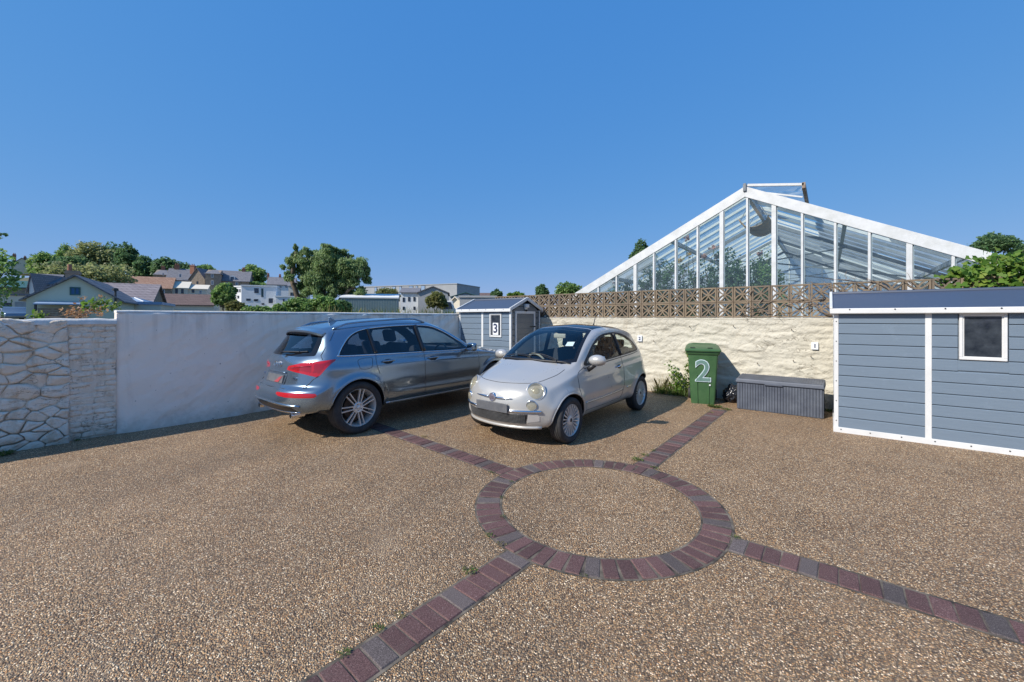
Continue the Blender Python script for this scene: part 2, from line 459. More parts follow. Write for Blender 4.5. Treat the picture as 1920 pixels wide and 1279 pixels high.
M['leaf_dark'] = mat_leaf('dark_green_leaves', (0.083,0.153,0.072), (0.153,0.264,0.111), (0.205,0.332,0.138))
M['leaf_olive'] = mat_leaf('olive_leaves', (0.205,0.249,0.093), (0.332,0.374,0.153), (0.470,0.454,0.221))
M['leaf_mid'] = mat_leaf('mid_green_leaves', (0.126,0.236,0.071), (0.236,0.387,0.111), (0.359,0.470,0.165))
M['leaf_willow'] = mat_leaf('willow_leaves', (0.165,0.264,0.100), (0.276,0.399,0.165), (0.441,0.525,0.249))
M['leaf_bright'] = mat_leaf('bright_vine_leaves', (0.086,0.184,0.025), (0.149,0.276,0.040), (0.253,0.322,0.057), 0.517)
M['leaf_yellow'] = mat_leaf('yellow_green_leaves', (.15,.18,.05), (.22,.24,.08), (.30,.28,.12))
M['leaf_dry'] = mat_leaf('dry_orange_leaves', (.26,.13,.06), (.42,.24,.13), (.55,.38,.24))
M['grass'] = mat_leaf('grass_blades', (.07,.14,.025), (.12,.20,.04), (.26,.24,.09))
M['grass_dry'] = mat_leaf('dry_grass_blades', (.18,.17,.06), (.30,.26,.11), (.38,.33,.17))
M['bark'] = simple('bark', (.10,.075,.05), (.16,.125,.09), 6, .9, .7, 14, .03)
M['twig'] = simple('dry_twig', (.16,.115,.08), (.26,.20,.15), 12, .9, .4, 40, .01)
M['pink'] = mat_leaf('pink_petals', (.62,.30,.24), (.70,.42,.34), (.75,.55,.45))
M['yellow'] = mat_leaf('yellow_petals', (.70,.42,.10), (.75,.52,.18), (.78,.62,.30))
M['terrain'] = simple('rough_grassland', (.075,.085,.035), (.14,.125,.07), .35, .95, .6, 3, .1, world=True)
# ------------------------------------------------------------------ foliage helpers
def leaf_mesh(P, size, up=.3, aspect=.55, rng=RNG, fold=.25, D=None):
    """rhombus leaves at points P (n,3); returns V,F"""
    n = len(P); P = np.asarray(P)
    d = rng.normal(size=(n, 3)) if D is None else D + rng.normal(size=(n, 3)) * .35
    d[:, 2] += up * 0
    d /= np.linalg.norm(d, axis=1)[:, None] + 1e-9
    nrm = rng.normal(size=(n, 3)); nrm[:, 2] = np.abs(nrm[:, 2]) + up
    s = np.cross(d, nrm); s /= np.linalg.norm(s, axis=1)[:, None] + 1e-9
    nn = np.cross(s, d)
    L = size * rng.uniform(.6, 1.25, n)[:, None]
    a = P - d * L * .5; t = P + d * L * .5
    b = P - d * L * .05 + s * L * aspect * .5 + nn * L * fold * .3
    c = P - d * L * .05 - s * L * aspect * .5 + nn * L * fold * .3
    V = np.stack([a, b, t, c], 1).reshape(-1, 3)
    F = np.arange(4 * n).reshape(-1, 4)
    return V, F
def crown_points(blobs, n, clumps=14, rng=RNG, hollow=.55, cs=.30):
    """leaf positions: many small clumps spread over the shells of several lobes"""
    vol = np.array([(b[3] * b[4] * b[5]) ** (2 / 3) for b in blobs]); vol /= vol.sum()
    out = []
    for b, w in zip(blobs, vol):
        k = max(5, int(clumps * w * len(blobs)))
        dirs = rng.normal(size=(k, 3)); dirs /= np.linalg.norm(dirs, axis=1)[:, None]
        rad = rng.uniform(hollow, 1.0, k) ** .6
        cen = dirs * rad[:, None]
        per = max(4, int(n * w / k))
        for c in cen:
            s = rng.uniform(.55, 1.3) * cs
            q = rng.normal(size=(per, 3)); q /= np.linalg.norm(q, axis=1)[:, None]
            q *= (rng.uniform(0, 1, per) ** .45)[:, None] * s
            q[:, 2] *= .75
            out.append((c + q) * np.array(b[3:6]) + np.array(b[:3]))
    return np.concatenate(out)
def foliage(name, blobs, n, size, mat, parent, clumps=14, hollow=.55, cs=.30, aspect=.55, zmin=None, dirv=None):
    P = crown_points(blobs, n, clumps, RNG, hollow, cs)
    if zmin is not None: P = P[P[:, 2] > zmin]
    V, F = leaf_mesh(P, size, .7, aspect, D=np.tile(np.array(dirv, float), (len(P), 1)) if dirv else None)
    return np_mesh(name, V, F, mat, parent)
def limb(mb, a, b, r0, r1, wob=.08, n=6, sides=7):
    a = Vector(a); b = Vector(b); L = (b - a).length
    pts = []; rr = []
    for i in range(n + 1):
        t = i / n
        p = a.lerp(b, t)
        if 0 < i < n: p += Vector((random.uniform(-1, 1), random.uniform(-1, 1), random.uniform(-.4, .4))) * wob * L
        pts.append(p); rr.append(r0 + (r1 - r0) * t)
    mb.tube(pts, rr, sides)
    return pts
def grass_blades(P, h, w, mat, name, parent=None, lean=.35):
    P = np.asarray(P); n = len(P); rng = RNG
    a = rng.uniform(0, 2 * np.pi, n); s = np.stack([np.cos(a), np.sin(a), np.zeros(n)], 1)
    H = h * rng.uniform(.45, 1.2, n)[:, None]
    ln = rng.normal(size=(n, 3)) * lean; ln[:, 2] = 1; ln /= np.linalg.norm(ln, axis=1)[:, None]
    m = P + ln * H * .55; t = P + ln * H + np.stack([ln[:, 0], ln[:, 1], -np.abs(ln[:, 0])], 1) * H * .35
    V = np.stack([P - s * w * .5, P + s * w * .5, m + s * w * .35, t, m - s * w * .35], 1).reshape(-1, 3)
    F = np.arange(5 * n).reshape(-1, 5)
    return np_mesh(name, V, F, mat, parent)

# ------------------------------------------------------------------ terrain
HILL = [(-900, 90), (-300, 95), (0, 92), (100, 100), (220, 88), (330, 74), (420, 46), (520, 26), (620, 13), (760, 4), (860, 0), (4000, 0)]
def hill_angle(px):
    for (a, ya), (b, yb) in zip(HILL, HILL[1:]):
        if px <= b: 
            t = (px - a) / (b - a); t = max(0, min(1, t)); return (ya + (yb - ya) * t) / FPX
    return 0
def terrain_h(x, y):
    Z = -x * SY + y * CY; xc = x * CY + y * SY
    if Z < 12: return -.30
    px = 960 + FPX * xc / Z
    s = max(0.0, min(1.0, (Z - 15) / 135)) ** 1.5 * 150
    return -.30 + hill_angle(px) * s
def make_terrain():
    rs = [0.5, 3, 6, 9, 12, 15, 18, 22, 27, 33, 40, 48, 58, 70, 84, 100, 118, 138, 160, 200, 300, 600, 1200, 3500]
    na = 180; V = [(0, 0, -.3)]; F = []
    for r in rs:
        for k in range(na):
            a = 2 * math.pi * k / na; x, y = r * math.cos(a), r * math.sin(a)
            V.append((x, y, terrain_h(x, y) if r > 11 else -.30))
    for k in range(na): F.append((0, 1 + k, 1 + (k + 1) % na))
    for i in range(len(rs) - 1):
        for k in range(na):
            F.append((1 + i*na + k, 1 + (i+1)*na + k, 1 + (i+1)*na + (k+1) % na, 1 + i*na + (k+1) % na))
    mb = MB(); mb.v = V; mb.f = F
    o = mb.build('ground', M['terrain'], smooth=True, fixn=False)
    tag(o, kind='structure')
make_terrain()

# ------------------------------------------------------------------ the drive
def make_drive():
    V = []; F = []
    ys = [-4.0, 0, 2.0, 4, 6, 8.95]; xs = [-8.3, -4, 0, 4, 7.0]
    for y in ys:
        for x in xs: V.append((x, y, gz(x, y)))
    n = len(xs)
    for j in range(len(ys) - 1):
        for i in range(n - 1):
            F.append((j*n+i, j*n+i+1, (j+1)*n+i+1, (j+1)*n+i))
    mb = MB(); mb.v = V; mb.f = F
    o = mb.build('driveway', M['aggregate'], fixn=False)
    tag(o, kind='structure', label='exposed aggregate driveway with brick ring and brick arms')
    return o
drive = make_drive()
RING_C = to_world(.743, 3.62, 0); RING_R0, RING_R1 = .845, 1.055
def brick_mesh(L, W, H=.03, bev=.006):
    return MB().box(-L/2, L/2, -W/2, W/2, -H, .007).mesh('paving_brick', bev, 1)
def make_bricks():
    meshes = []
    for m in ('paver_red', 'paver_dark'):
        me = brick_mesh(.206, .0985); me.materials.append(M[m]); meshes.append(me)
    cnt = [3]
    def put(x, y, ang):
        cnt[0] -= 1
        if cnt[0] <= 0: me = meshes[1]; cnt[0] = random.choice((4, 4, 5, 5, 6, 7))
        else: me = meshes[0]
        o = bpy.data.objects.new('paving_brick', me); COL.objects.link(o); o.parent = drive
        o.location = (x, y, gz(x, y) + random.uniform(-.002, .003))
        o.rotation_euler = (random.gauss(0, .006), random.gauss(0, .006) - (0), ang + random.gauss(0, .012))
    nr = 54
    rm = (RING_R0 + RING_R1) / 2
    for k in range(nr):
        a = 2 * math.pi * k / nr + .02
        put(RING_C.x + rm * math.cos(a), RING_C.y + rm * math.sin(a), a)
    bed = MB()
    nb = 96
    for i in range(nb):
        a0, a1 = 2*math.pi*i/nb, 2*math.pi*(i+1)/nb
        q = []
        for (rr, a) in ((RING_R0-.012, a0), (RING_R1+.014, a0), (RING_R1+.014, a1), (RING_R0-.012, a1)):
            x, y = RING_C.x + rr*math.cos(a), RING_C.y + rr*math.sin(a); q.append((x, y, gz(x, y) + .003))
        bed.add(q, [(0, 1, 2, 3)])
    ends = [on_ground(690, 1238), on_ground(1865, 1172), on_ground(1340, 776), on_ground(730, 808)]
    lens = [4.6, 6.2, None, 5.2]
    for e, L in zip(ends, lens):
        d = Vector((e.x - RING_C.x, e.y - RING_C.y)); 
        dist = d.length; d.normalize(); ang = math.atan2(d.y, d.x)
        stop = L if L else (on_ground(1350, 768).xy - RING_C.xy).length
        r = RING_R1 + .055
        while r < stop:
            x, y = RING_C.x + d.x*r, RING_C.y + d.y*r
            put(x, y, ang + math.pi/2); r += .1015
        p = Vector((-d.y, d.x)) * .120
        n = 14
        for i in range(n):
            q = []
            for (rr, sg) in ((RING_R1 - .01 + (stop-RING_R1)*i/n, -1), (RING_R1 - .01 + (stop-RING_R1)*(i+1)/n, -1), (RING_R1 - .01+ (stop-RING_R1)*(i+1)/n, 1), (RING_R1 - .01+ (stop-RING_R1)*i/n, 1)):
                x, y = RING_C.x + d.x*rr + p.x*sg, RING_C.y + d.y*rr + p.y*sg; q.append((x, y, gz(x, y) + .0022))
            bed.add(q, [(0, 1, 2, 3)])
    b = bed.build('brick_bedding', M['joint_sand'], drive, fixn=False)
make_bricks()

# ------------------------------------------------------------------ left wall: painted rubble, then smooth render
WA = Vector((-7.97, 1.2)); WB = Vector((-7.45, 8.85))
WD = (WB - WA).normalized(); WNRM = Vector((WD.y, -WD.x))      # normal into the yard (+X)
WANG = math.atan2(WD.y, WD.x)
def fbm(x, y, z, o=5):
    return noise.fractal(Vector((x, y, z)), .9, 2.1, o)
def strip(rows):
    mb = MB()
    for (x, y, za, zb, yb) in rows:
        mb.v += [(x, y, za), (x, y + .004, (za*.4+zb*.6)), (x, y + .03, zb), (x, yb - .03, zb), (x, yb, za)]
    n = len(rows)
    for i in range(n-1):
        for j in range(4): mb.f.append((i*5+j, (i+1)*5+j, (i+1)*5+j+1, i*5+j+1))
    mb.f.append((0, 1, 2, 3, 4)); mb.f.append(tuple((n-1)*5+j for j in (4, 3, 2, 1, 0)))
    return mb
def rendered_wall():
    t = thing('rendered_wall', 'smooth grey rendered garden wall behind the grey car', 'wall', (WA.x, WA.y, 0), WANG)
    L = (WB - WA).length + .05; nx, nz = 330, 80; H = 1.735
    V = np.zeros(((nx+1)*(nz+1), 3))
    i = 0
    for a in range(nx+1):
        for b in range(nz+1):
            x = L*a/nx; z = -.06 + (H + .06)*b/nz
            d = .024*fbm(x*.8, z*.9, 3) + (.012 + .014*min(1, max(0, (x-1.2)/1.6)))*fbm((x*.8+z*.6)*1.6, (z*.8-x*.6)*5.2, 9)
            d += .06*math.exp(-max(0, z)/.16)*(.6 + .4*fbm(x*1.3, 0, 5, 2))
            if x < .12: d += .03*(1 - x/.12)*-.9
            d -= .05*max(0, (z-(H-.04))/.04)**2
            V[i] = (x, -d, z); i += 1
    F = [(a*(nz+1)+b, (a+1)*(nz+1)+b, (a+1)*(nz+1)+b+1, a*(nz+1)+b+1) for a in range(nx) for b in range(nz)]
    np_mesh('render_coat', V, np.array(F), M['render_grey'], t, smooth=True)
    MB().box(0.004, L, .05, .34, -.3, H - .012).build('wall_core', M['render_grey'], t)
    strip([(L*k/60, .0, H - .02, H + .014 + .008*fbm(L*k/60*1.5, 2, 2, 3), .36) for k in range(61)]).build('coping', M['cap_white'], t, angle=60)
rendered_wall()
def clip_poly(poly, px, py, nx, ny):
    out = []
    for i in range(len(poly)):
        a, b = poly[i], poly[(i+1) % len(poly)]
        da = (a[0]-px)*nx + (a[1]-py)*ny; db = (b[0]-px)*nx + (b[1]-py)*ny
        if da <= 0: out.append(a)
        if da*db < 0:
            s = da/(da-db); out.append((a[0]+(b[0]-a[0])*s, a[1]+(b[1]-a[1])*s))
    return out
xb_lim = -.46
def stone_piece(name, poly, mat, parent, dome, off, tilt):
    c = (sum(p[0] for p in poly)/len(poly), sum(p[1] for p in poly)/len(poly))
    if name == 'stone':    # ragged edges
        q = []
        for i in range(len(poly)):
            a, b = poly[i], poly[(i+1) % len(poly)]
            L = math.hypot(b[0]-a[0], b[1]-a[1]); k = max(1, int(L/.04))
            for j in range(k):
                t_ = j/k; x, z = a[0]+(b[0]-a[0])*t_, a[1]+(b[1]-a[1])*t_
                fx = min(1, max(0, (xb_lim-x)/.10))*.6+.4
                q.append((x + fx*(.055*noise.noise(Vector((x*3.1, z*3.1, 1))) + .022*noise.noise(Vector((x*9, z*9, 1)))), z + .05*noise.noise(Vector((x*3.4, z*3.4, 7))) + .020*noise.noise(Vector((x*10, z*10, 7)))))
        poly = q
    for _ in range(1 if name == 'stone' else 2):     # corner cutting rounds the outline
        q = []
        for i in range(len(poly)):
            a, b = poly[i], poly[(i+1) % len(poly)]
            q += [(a[0]*.8+b[0]*.2, a[1]*.8+b[1]*.2), (a[0]*.2+b[0]*.8, a[1]*.2+b[1]*.8)]
        poly = q
    n = len(poly); V = []; F = []
    rings = [(1.0, .06), (1.0, -.004), (.965, -.5), (.88, -.8), (.66, -.95), (.35, -1.0)]
    for (s, dd) in rings:
        for p in poly:
            x = c[0]+(p[0]-c[0])*s; z = c[1]+(p[1]-c[1])*s
            if dd > 0: y = .08
            else:
                y = off + dd*dome*(1 + .45*noise.noise(Vector((x*7, z*7, off*90)))) + tilt[0]*(x-c[0])*min(1, -dd*1.2) + tilt[1]*(z-c[1])*min(1, -dd*1.2)
                y += (.014*noise.noise(Vector((x*9, z*16, 4))) + .012*noise.noise(Vector((x*24, z*40, 4))))*(-dd)
            V.append((x, y, z))
    V.append((c[0], off - dome*1.0, c[1]))
    for r in range(len(rings)-1):
        for i in range(n):
            j = (i+1) % n; F.append((r*n+i, r*n+j, (r+1)*n+j, (r+1)*n+i))
    b = (len(rings)-1)*n
    for i in range(n): F.append((b+i, b+(i+1) % n, len(V)-1))
    mb = MB(); mb.v = V; mb.f = F
    return mb.build(name, mat, parent, smooth=True)
def rubble_wall():
    t = thing('rubble_wall', 'white painted rubble stone wall with brick end at the left edge', 'wall', (WA.x, WA.y, 0), WANG)
    x0, H, xb = -3.0, 1.60, -.46
    rnd = random.Random(5); rr = random.Random(21)
    MB().box(x0, -.002, -.003, .40, -.3, H-.02).build('mortar_core', M['paint_joint'], t)
    # seeds for the stones, wider than high, small ones towards the foot
    seeds = []
    tries = 0
    while len(seeds) < 170 and tries < 9000:
        tries += 1
        s = (rnd.uniform(x0, xb), rnd.uniform(-.05, H))
        md = rnd.uniform(.06, .12) if s[1] < .55 else rnd.uniform(.07, .19)
        if all(math.hypot((s[0]-q[0])*.62, s[1]-q[1]) > md*.92 for q in seeds): seeds.append(s)
    for s in seeds:
        poly = [(x0, -.08), (xb, -.08), (xb, H), (x0, H)]
        for q in seeds:
            if q is s: continue
            dx, dy = (q[0]-s[0])*.62**2, q[1]-s[1]
            mx, my = (q[0]+s[0])/2, (q[1]+s[1])/2
            l = math.hypot(dx, dy); g = .005*rr.uniform(-.3, 1.7)
            poly = clip_poly(poly, mx - dx/l*g, my - dy/l*g, dx/l, dy/l)
            if len(poly) < 3: break
        if len(poly) < 3: continue
        foot = max(0, .5 - s[1])*.16
        stone_piece('stone', poly, M['paint_stone'], t, rnd.uniform(.014, .046), -.003 - foot, (rnd.gauss(0, .10), rnd.gauss(0, .12)))
    # brick end pier under thick paint
    z = .02; row = 0
    while z < H - .04:
        h = .072
        cuts = [xb, xb + (.215 if row % 2 else .115), -.118 if row % 2 else -.225, -.006]
        for a, b in zip(cuts, cuts[1:]):
            dd = rnd.uniform(.004, .012)
            if rnd.random() < .05: dd = -.012
            g = .0022
            jx = lambda: rnd.gauss(0, .004)
            poly = [(a+g+jx(), z+g+jx()*.5), (b-g+jx(), z+g+jx()*.5), (b-g+jx(), z+h-g+jx()*.5), (a+g+jx(), z+h-g+jx()*.5)]
            stone_piece('brick', poly, M['paint_stone'], t, dd, -.002, (rnd.gauss(0, .03), 0))
        z += h + .003; row += 1
    strip([(x0 - x0*k/50, -.03 + .03*fbm(x0*(1-k/50)*2, 1, 8, 3), H-.05, H + .03 + .035*fbm(x0*(1-k/50)*1.6, 7, 1, 4), .42) for k in range(51)]).build('coping', M['cap_white'], t, angle=60)
rubble_wall()

# ------------------------------------------------------------------ back wall with pierced blocks on top
BY = 8.85                       # front plane of the pierced blocks
BX0, BX1 = -7.42, 4.3
BZ = 1.645                      # underside of the pierced blocks
def back_wall():
    t = thing('boundary_wall', 'cream painted rough wall topped by two courses of pierced concrete blocks', 'wall', (0, BY, 0))
    rng = np.random.default_rng(3)
    L = BX1 - BX0; nx, nz = 640, 92
    xs = np.linspace(BX0, BX1, nx+1); zs = np.linspace(-.05, BZ-.006, nz+1)
    X, Z = np.meshgrid(xs, zs, indexing='ij')
    # big irregular stones hidden under thick paint
    S = np.stack([rng.uniform(BX0, BX1, 330), rng.uniform(0, BZ, 330)], 1); hgt = rng.uniform(-.008, .012, 330)
    WX = X + .05*np.sin(Z*9 + X*2.3) ; WZ = Z + .03*np.sin(X*5.1)
    d = np.sqrt(((WX[..., None]-S[:, 0])*.45)**2 + (WZ[..., None]-S[:, 1])**2)
    o = np.argpartition(d, 2, axis=-1)[..., :2]; dd = np.take_along_axis(d, o, -1); sw = dd[..., 0] > dd[..., 1]
    f1 = dd.min(-1); f2 = dd.max(-1); idx = np.where(sw, o[..., 1], o[..., 0])
    disp = hgt[idx]*np.clip((f2-f1)/.03, 0, 1) - .007*np.exp(-((f2-f1)/.010)**2)
    # horizontal strata, and the proud footing course
    nzs = np.array([[.011*fbm(x*1.1, z*7.5, 1, 5) + .011*fbm(x*5, z*13, 5, 5) for z in zs] for x in xs])
    disp = disp + nzs
    foot = .028/(1 + np.exp((Z - (.50 + .02*np.sin(X*1.7)))/.010)); disp = disp*np.where(Z < .5, .55, 1.0) + foot
    cap = .012/(1 + np.exp(-(Z - (BZ - .13))/.008)); disp = disp*np.where(Z > BZ-.13, .4, 1) + cap
    V = np.stack([X, -.045 - disp, Z], -1).reshape(-1, 3)
    a = np.arange(nx)[:, None]*(nz+1) + np.arange(nz)[None, :]
    F = np.stack([a, a+nz+1, a+nz+2, a+1], -1).reshape(-1, 4)
    np_mesh('painted_face', V, F, M['paint_cream'], t, smooth=True)
    MB().box(BX0, BX1, .02, .28, -.4, BZ-.012).build('wall_core', M['paint_cream'], t)
    MB().box(BX0, BX1, -.06, .28, BZ-.03, BZ-.006).build('wall_top', M['paint_cream'], t)
    # one pierced block: square rim, four open leaves on the diagonals
    w, T = .29, .09
    mb = MB(); h = w/2; r = .026
    y0, y1 = 0, T
    mb.box(-h, h, y0, y1, -h, -h+r); mb.box(-h, h, y0, y1, h-r, h)
    mb.box(-h, -h+r, y0+.0008, y1-.0008, -h+r-.001, h-r+.001); mb.box(h-r, h, y0+.0008, y1-.0008, -h+r-.001, h-r+.001)
    n = 8
    for q in range(4):
        ca, sa = math.cos(q*math.pi/2), math.sin(q*math.pi/2)
        for sg in (1, -1):
            ii, oo = [], []
            for k in range(n+1):
                s = k/n; c0 = .008 + s*(h-.014-.008)            # along the diagonal
                b = math.sin(math.pi*s)**.9*.021 - .001
                for lst, e in ((ii, b), (oo, b+.022)):
                    x = c0 + sg*e*.72; z = c0 - sg*e*.72
                    x = max(-h+.01, min(h-.01, x)); z = max(-h+.01, min(h-.01, z))
                    lst.append((x*ca - z*sa, x*sa + z*ca))
            dy = .003 if sg > 0 else .0045
            for k in range(n):
                p = [ii[k], oo[k], oo[k+1], ii[k+1]]
                if sg*1 < 0: p = p[::-1]
                mb.hexa([(p[0][0], y0+dy, p[0][1]), (p[1][0], y0+dy, p[1][1]), (p[2][0], y0+dy, p[2][1]), (p[3][0], y0+dy, p[3][1]),
                         (p[0][0], y1-dy, p[0][1]), (p[1][0], y1-dy, p[1][1]), (p[2][0], y1-dy, p[2][1]), (p[3][0], y1-dy, p[3][1])])
    mb.prism([(.028*math.cos(k*math.pi/4), .028*math.sin(k*math.pi/4)) for k in range(8)], 'Y', y0+.006, y1-.006)
    me = mb.mesh('screen_block'); me.materials.append(M['block'])
    pitch = .2985; nblk = int((BX1 - BX0)/pitch)
    for row in range(2):
        for k in range(nblk):
            o = bpy.data.objects.new('screen_block', me); COL.objects.link(o); o.parent = t
            o.location = (BX0 + pitch*(k+.5), .0 + random.uniform(-.004, .004), BZ + .147 + row*.297)
            o.rotation_euler = (random.gauss(0, .004), random.choice((0, math.pi/2, math.pi)) + random.gauss(0, .006), random.gauss(0, .006))
    mo = MB().box(BX0, BX1, .012, T-.012, BZ+.288, BZ+.302)
    mo.build('mortar_joint', M['block'], t)
    # nails and pegs left in the face
    for (px, py) in ((1226, 641), (1293, 614), (1484, 620), (1487, 678), (1520, 670), (1420, 683), (1375, 613)):
        p = on_y(px, py, BY-.05)
        nb = MB().tube([(p.x, -.02, p.z), (p.x+.008, -.11, p.z+.03)], .006, 6); nb.build('nail', M['iron'], t)
back_wall()
def plaque(px, py, txt, label):
    p = on_y(px, py, BY - .062)
    t = thing('number_plaque', label, 'number sign', (p.x, BY - .072, p.z - .06), 0, 'bay number plaques on the cream wall')
    MB().box(-.048, .048, -.012, .03, .0, .125).build('plate', M['card'], t, .006)
    text_mesh('numeral', txt, .095, M['ink'], t, (0, -.0145, .062), (R(90), 0, 0), .002, .003)
plaque(1200, 635, '2', 'small white plate reading 2 fixed above the white car')
plaque(1528, 649, '1', 'small white plate reading 1 fixed next to the long shed')

# ------------------------------------------------------------------ garden sheds
def board_profile(p):
    return [(.012, 0), (-.012, 0), (-.013, .004), (-.011, p-.020), (.004, p-.005), (.012, p-.005)]
def planks_x(t, x0, x1, yf, z0, z1, pitch, holes=(), mat='board'):
    z = z0
    while z < z1 - .01:
        p = min(pitch, z1 - z)
        segs = [(x0, x1)]
        for (a, b, c, d) in holes:
            if z + p > c + .01 and z < d - .01:
                ns = []
                for (s, e) in segs:
                    if a > s: ns.append((s, min(a, e)))
                    if b < e: ns.append((max(b, s), e))
                segs = ns
        for (s, e) in segs:
            if e - s > .02:
                MB().prism([(yf + y, z + zz) for (y, zz) in board_profile(p)], 'X', s, e).build('plank', M[mat], t)
        for (a, b, c, d) in holes:
            if z < c - .01 < z + p - .01:
                MB().prism([(yf+.012, z), (yf-.006, z+.003), (yf-.010, z+.012), (yf-.008, c), (yf+.012, c)], 'X', a, b).build('plank', M[mat], t)
            if z + .01 < d < z + p - .01:
                MB().prism([(yf+.012, d), (yf-.006, d), (yf-.003, z+p-.010), (yf+.012, z+p-.0015)], 'X', a, b).build('plank', M[mat], t)
        z += pitch
def shed(label, X0, X1, Y0, Y1, zg, eave, ridge, post, win, pitch, open_gable_left, door=None, card=None, lamp=None):
    w, d = X1-X0, Y1-Y0; H = eave - zg; RH = ridge - zg
    t = thing('garden_shed', label, 'shed', (X0, Y0, zg))
    wx0, wx1, wz0, wz1 = win[0]-X0, win[1]-X0, win[2]-zg, win[3]-zg
    pp = post - X0
    z0 = .065
    holes = [(wx0-.012, wx1+.012, wz0-.012, wz1+.012)]
    planks_x(t, .035, pp-.028, 0, z0, H, pitch)
    planks_x(t, pp+.028, w-.035, 0, z0, H, pitch, holes)
    MB().box(.02, w-.02, .0122, .02, .02, H).build('inner_wall', M['board'], t)
    # rear and end walls
    MB().box(.02, w-.02, d-.03, d-.008, .02, H).build('rear_wall', M['board'], t)
    for side in (0, 1):
        xe = 0.0 if side == 0 else w
        s = -1 if side == 0 else 1
        z = z0
        while z < RH - .09:
            p = min(pitch, RH-.06-z)
            # the gable narrows with height
            def yy(zz): 
                return 0.03 if zz <= H else .03 + (zz-H)/(RH-H)*(d/2)
            a0, a1 = yy(z), yy(z+p)
            spans = [(a0, d-a0, a1, d-a1)]
            if door and side == 1 and z < door[2]-zg - .02:
                dy0, dy1 = door[0]-Y0-.03, door[1]-Y0+.03
                spans = [(a0, dy0, a1, dy0), (dy1, d-a0, dy1, d-a1)]
                spans = [q for q in spans if q[1]-q[0] > .02 and q[3]-q[2] > .01]
            for (b0, b1, c0, c1) in spans:
                mb = MB()
                pts = [(xe - s*.012, 0), (xe + s*.012, 0), (xe + s*.013, .004), (xe + s*.011, p-.020), (xe - s*.004, p-.005), (xe - s*.012, p-.005)]
                A = []; B = []
                for (x, zz) in pts:
                    f = zz/p; A.append((x, b0+(c0-b0)*f, z+zz)); B.append((x, b1+(c1-b1)*f, z+zz))
                n = len(pts); mb.add(A+B, [tuple(range(n)), tuple(range(2*n-1, n-1, -1))] + [(i, (i+1) % n, n+(i+1) % n, n+i) for i in range(n)])
                mb.build('plank', M['board'] if not door or side == 0 else M['door_grey'], t)
            z += pitch
    # white trims
    for (x0, x1, y0, y1, nm) in ((-.016, .034, -.016, .034, 'corner_post'), (w-.034, w+.016, -.016, .034, 'corner_post'),
                             (-.016, .034, d-.034, d+.012, 'corner_post'), (w-.034, w+.016, d-.034, d+.012, 'corner_post'), (pp-.03, pp+.03, -.018, .012, 'middle_post')):
        MB().box(x0, x1, y0, y1, .0, H).build(nm, M['upvc'], t, .004, 1)
    MB().box(-.022, w+.022, -.024, .02, -.02, .064).build('base_rail', M['upvc'], t, .004, 1)
    MB().box(w-.02, w+.024, .02, d+.01, -.02, .062).build('base_rail', M['upvc'], t, .004, 1)
    MB().box(-.024, .02, .02, d+.01, -.02, .062).build('base_rail', M['upvc'], t, .004, 1)
    for k in range(9):
        x = .06 + k*(w-.12)/8
        MB().lathe([(-.029, .0), (-.029, .007), (-.02, .009)], 8, 'Y', (x, 0, .035)).build('screw', M['black'], t)
    for k in range(6):
        MB().lathe([(-.0205, .0), (-.0205, .006), (-.014, .008)], 8, 'Y', (.009, 0, .15 + k*(H-.3)/5)).build('screw', M['black'], t)
    # roof
    oh, fo = .05, .065
    sl = (RH-H)/(d/2)
    ez = H - sl*fo + .02
    rf = MB()
    rf.prism([(-fo, ez), (d/2, RH+.02), (d+fo, ez), (d+fo, ez+.03), (d/2, RH+.052), (-fo, ez+.03)], 'X', -oh+.012, w+oh-.012)
    roof = rf.build('roof', M['board_dark'], t, .006, 1)
    MB().tube([(-oh, d/2, RH+.048), (w+oh, d/2, RH+.048)], .028, 8).build('ridge_cap', M['board_dark'], roof)
    MB().box(-oh-.01, w+oh+.01, -fo-.028, -fo+.012, ez-.045, ez+.028).build('gutter_board', M['upvc'], t, .012, 2)
    for k in range(6):
        MB().lathe([(-fo-.033, .0), (-fo-.033, .008), (-fo-.025, .010)], 8, 'Y', (.15+k*(w-.3)/5, 0, ez+.012)).build('screw', M['black'], t)
    MB().box(-oh, w+oh, d+fo-.01, d+fo+.03, ez-.04, ez+.03).build('gutter_board', M['upvc'], t, .008, 1)
    for xs in (-oh-.012, w+oh-.018):
        for sg in (0, 1):
            a = (xs+.015, -fo-.02 if sg == 0 else d+fo+.02, ez+.01); b = (xs+.015, d/2, RH+.048)
            MB().bar(a, b, .034, .075).build('verge_board', M['upvc'], t, .006, 1)
    # window
    wn_ = MB(); fr = .030
    wx0_, wx1_ = wx0, wx1
    for (a, b, c, e) in ((wx0, wx1, wz0, wz0+fr), (wx0, wx1, wz1-fr, wz1), (wx0, wx0+fr, wz0+fr, wz1-fr), (wx1-fr, wx1, wz0+fr, wz1-fr)):
        wn_.box(a, b, -.026, .016, c, e)
    wo = wn_.build('window', M['upvc'], t, .004, 1)
    inn = MB(); g = .012
    for (a, b, c, e) in ((wx0+fr, wx1-fr, wz0+fr, wz0+fr+g), (wx0+fr, wx1-fr, wz1-fr-g, wz1-fr), (wx0+fr, wx0+fr+g, wz0+fr+g, wz1-fr-g), (wx1-fr-g, wx1-fr, wz0+fr+g, wz1-fr-g)):
        inn.box(a, b, -.014, .012, c, e)
    inn.build('sash', M['upvc'], wo)
    MB().box(wx0+fr, wx1-fr, -.004, .002, wz0+fr, wz1-fr).build('pane', M['pane_dark'], wo)
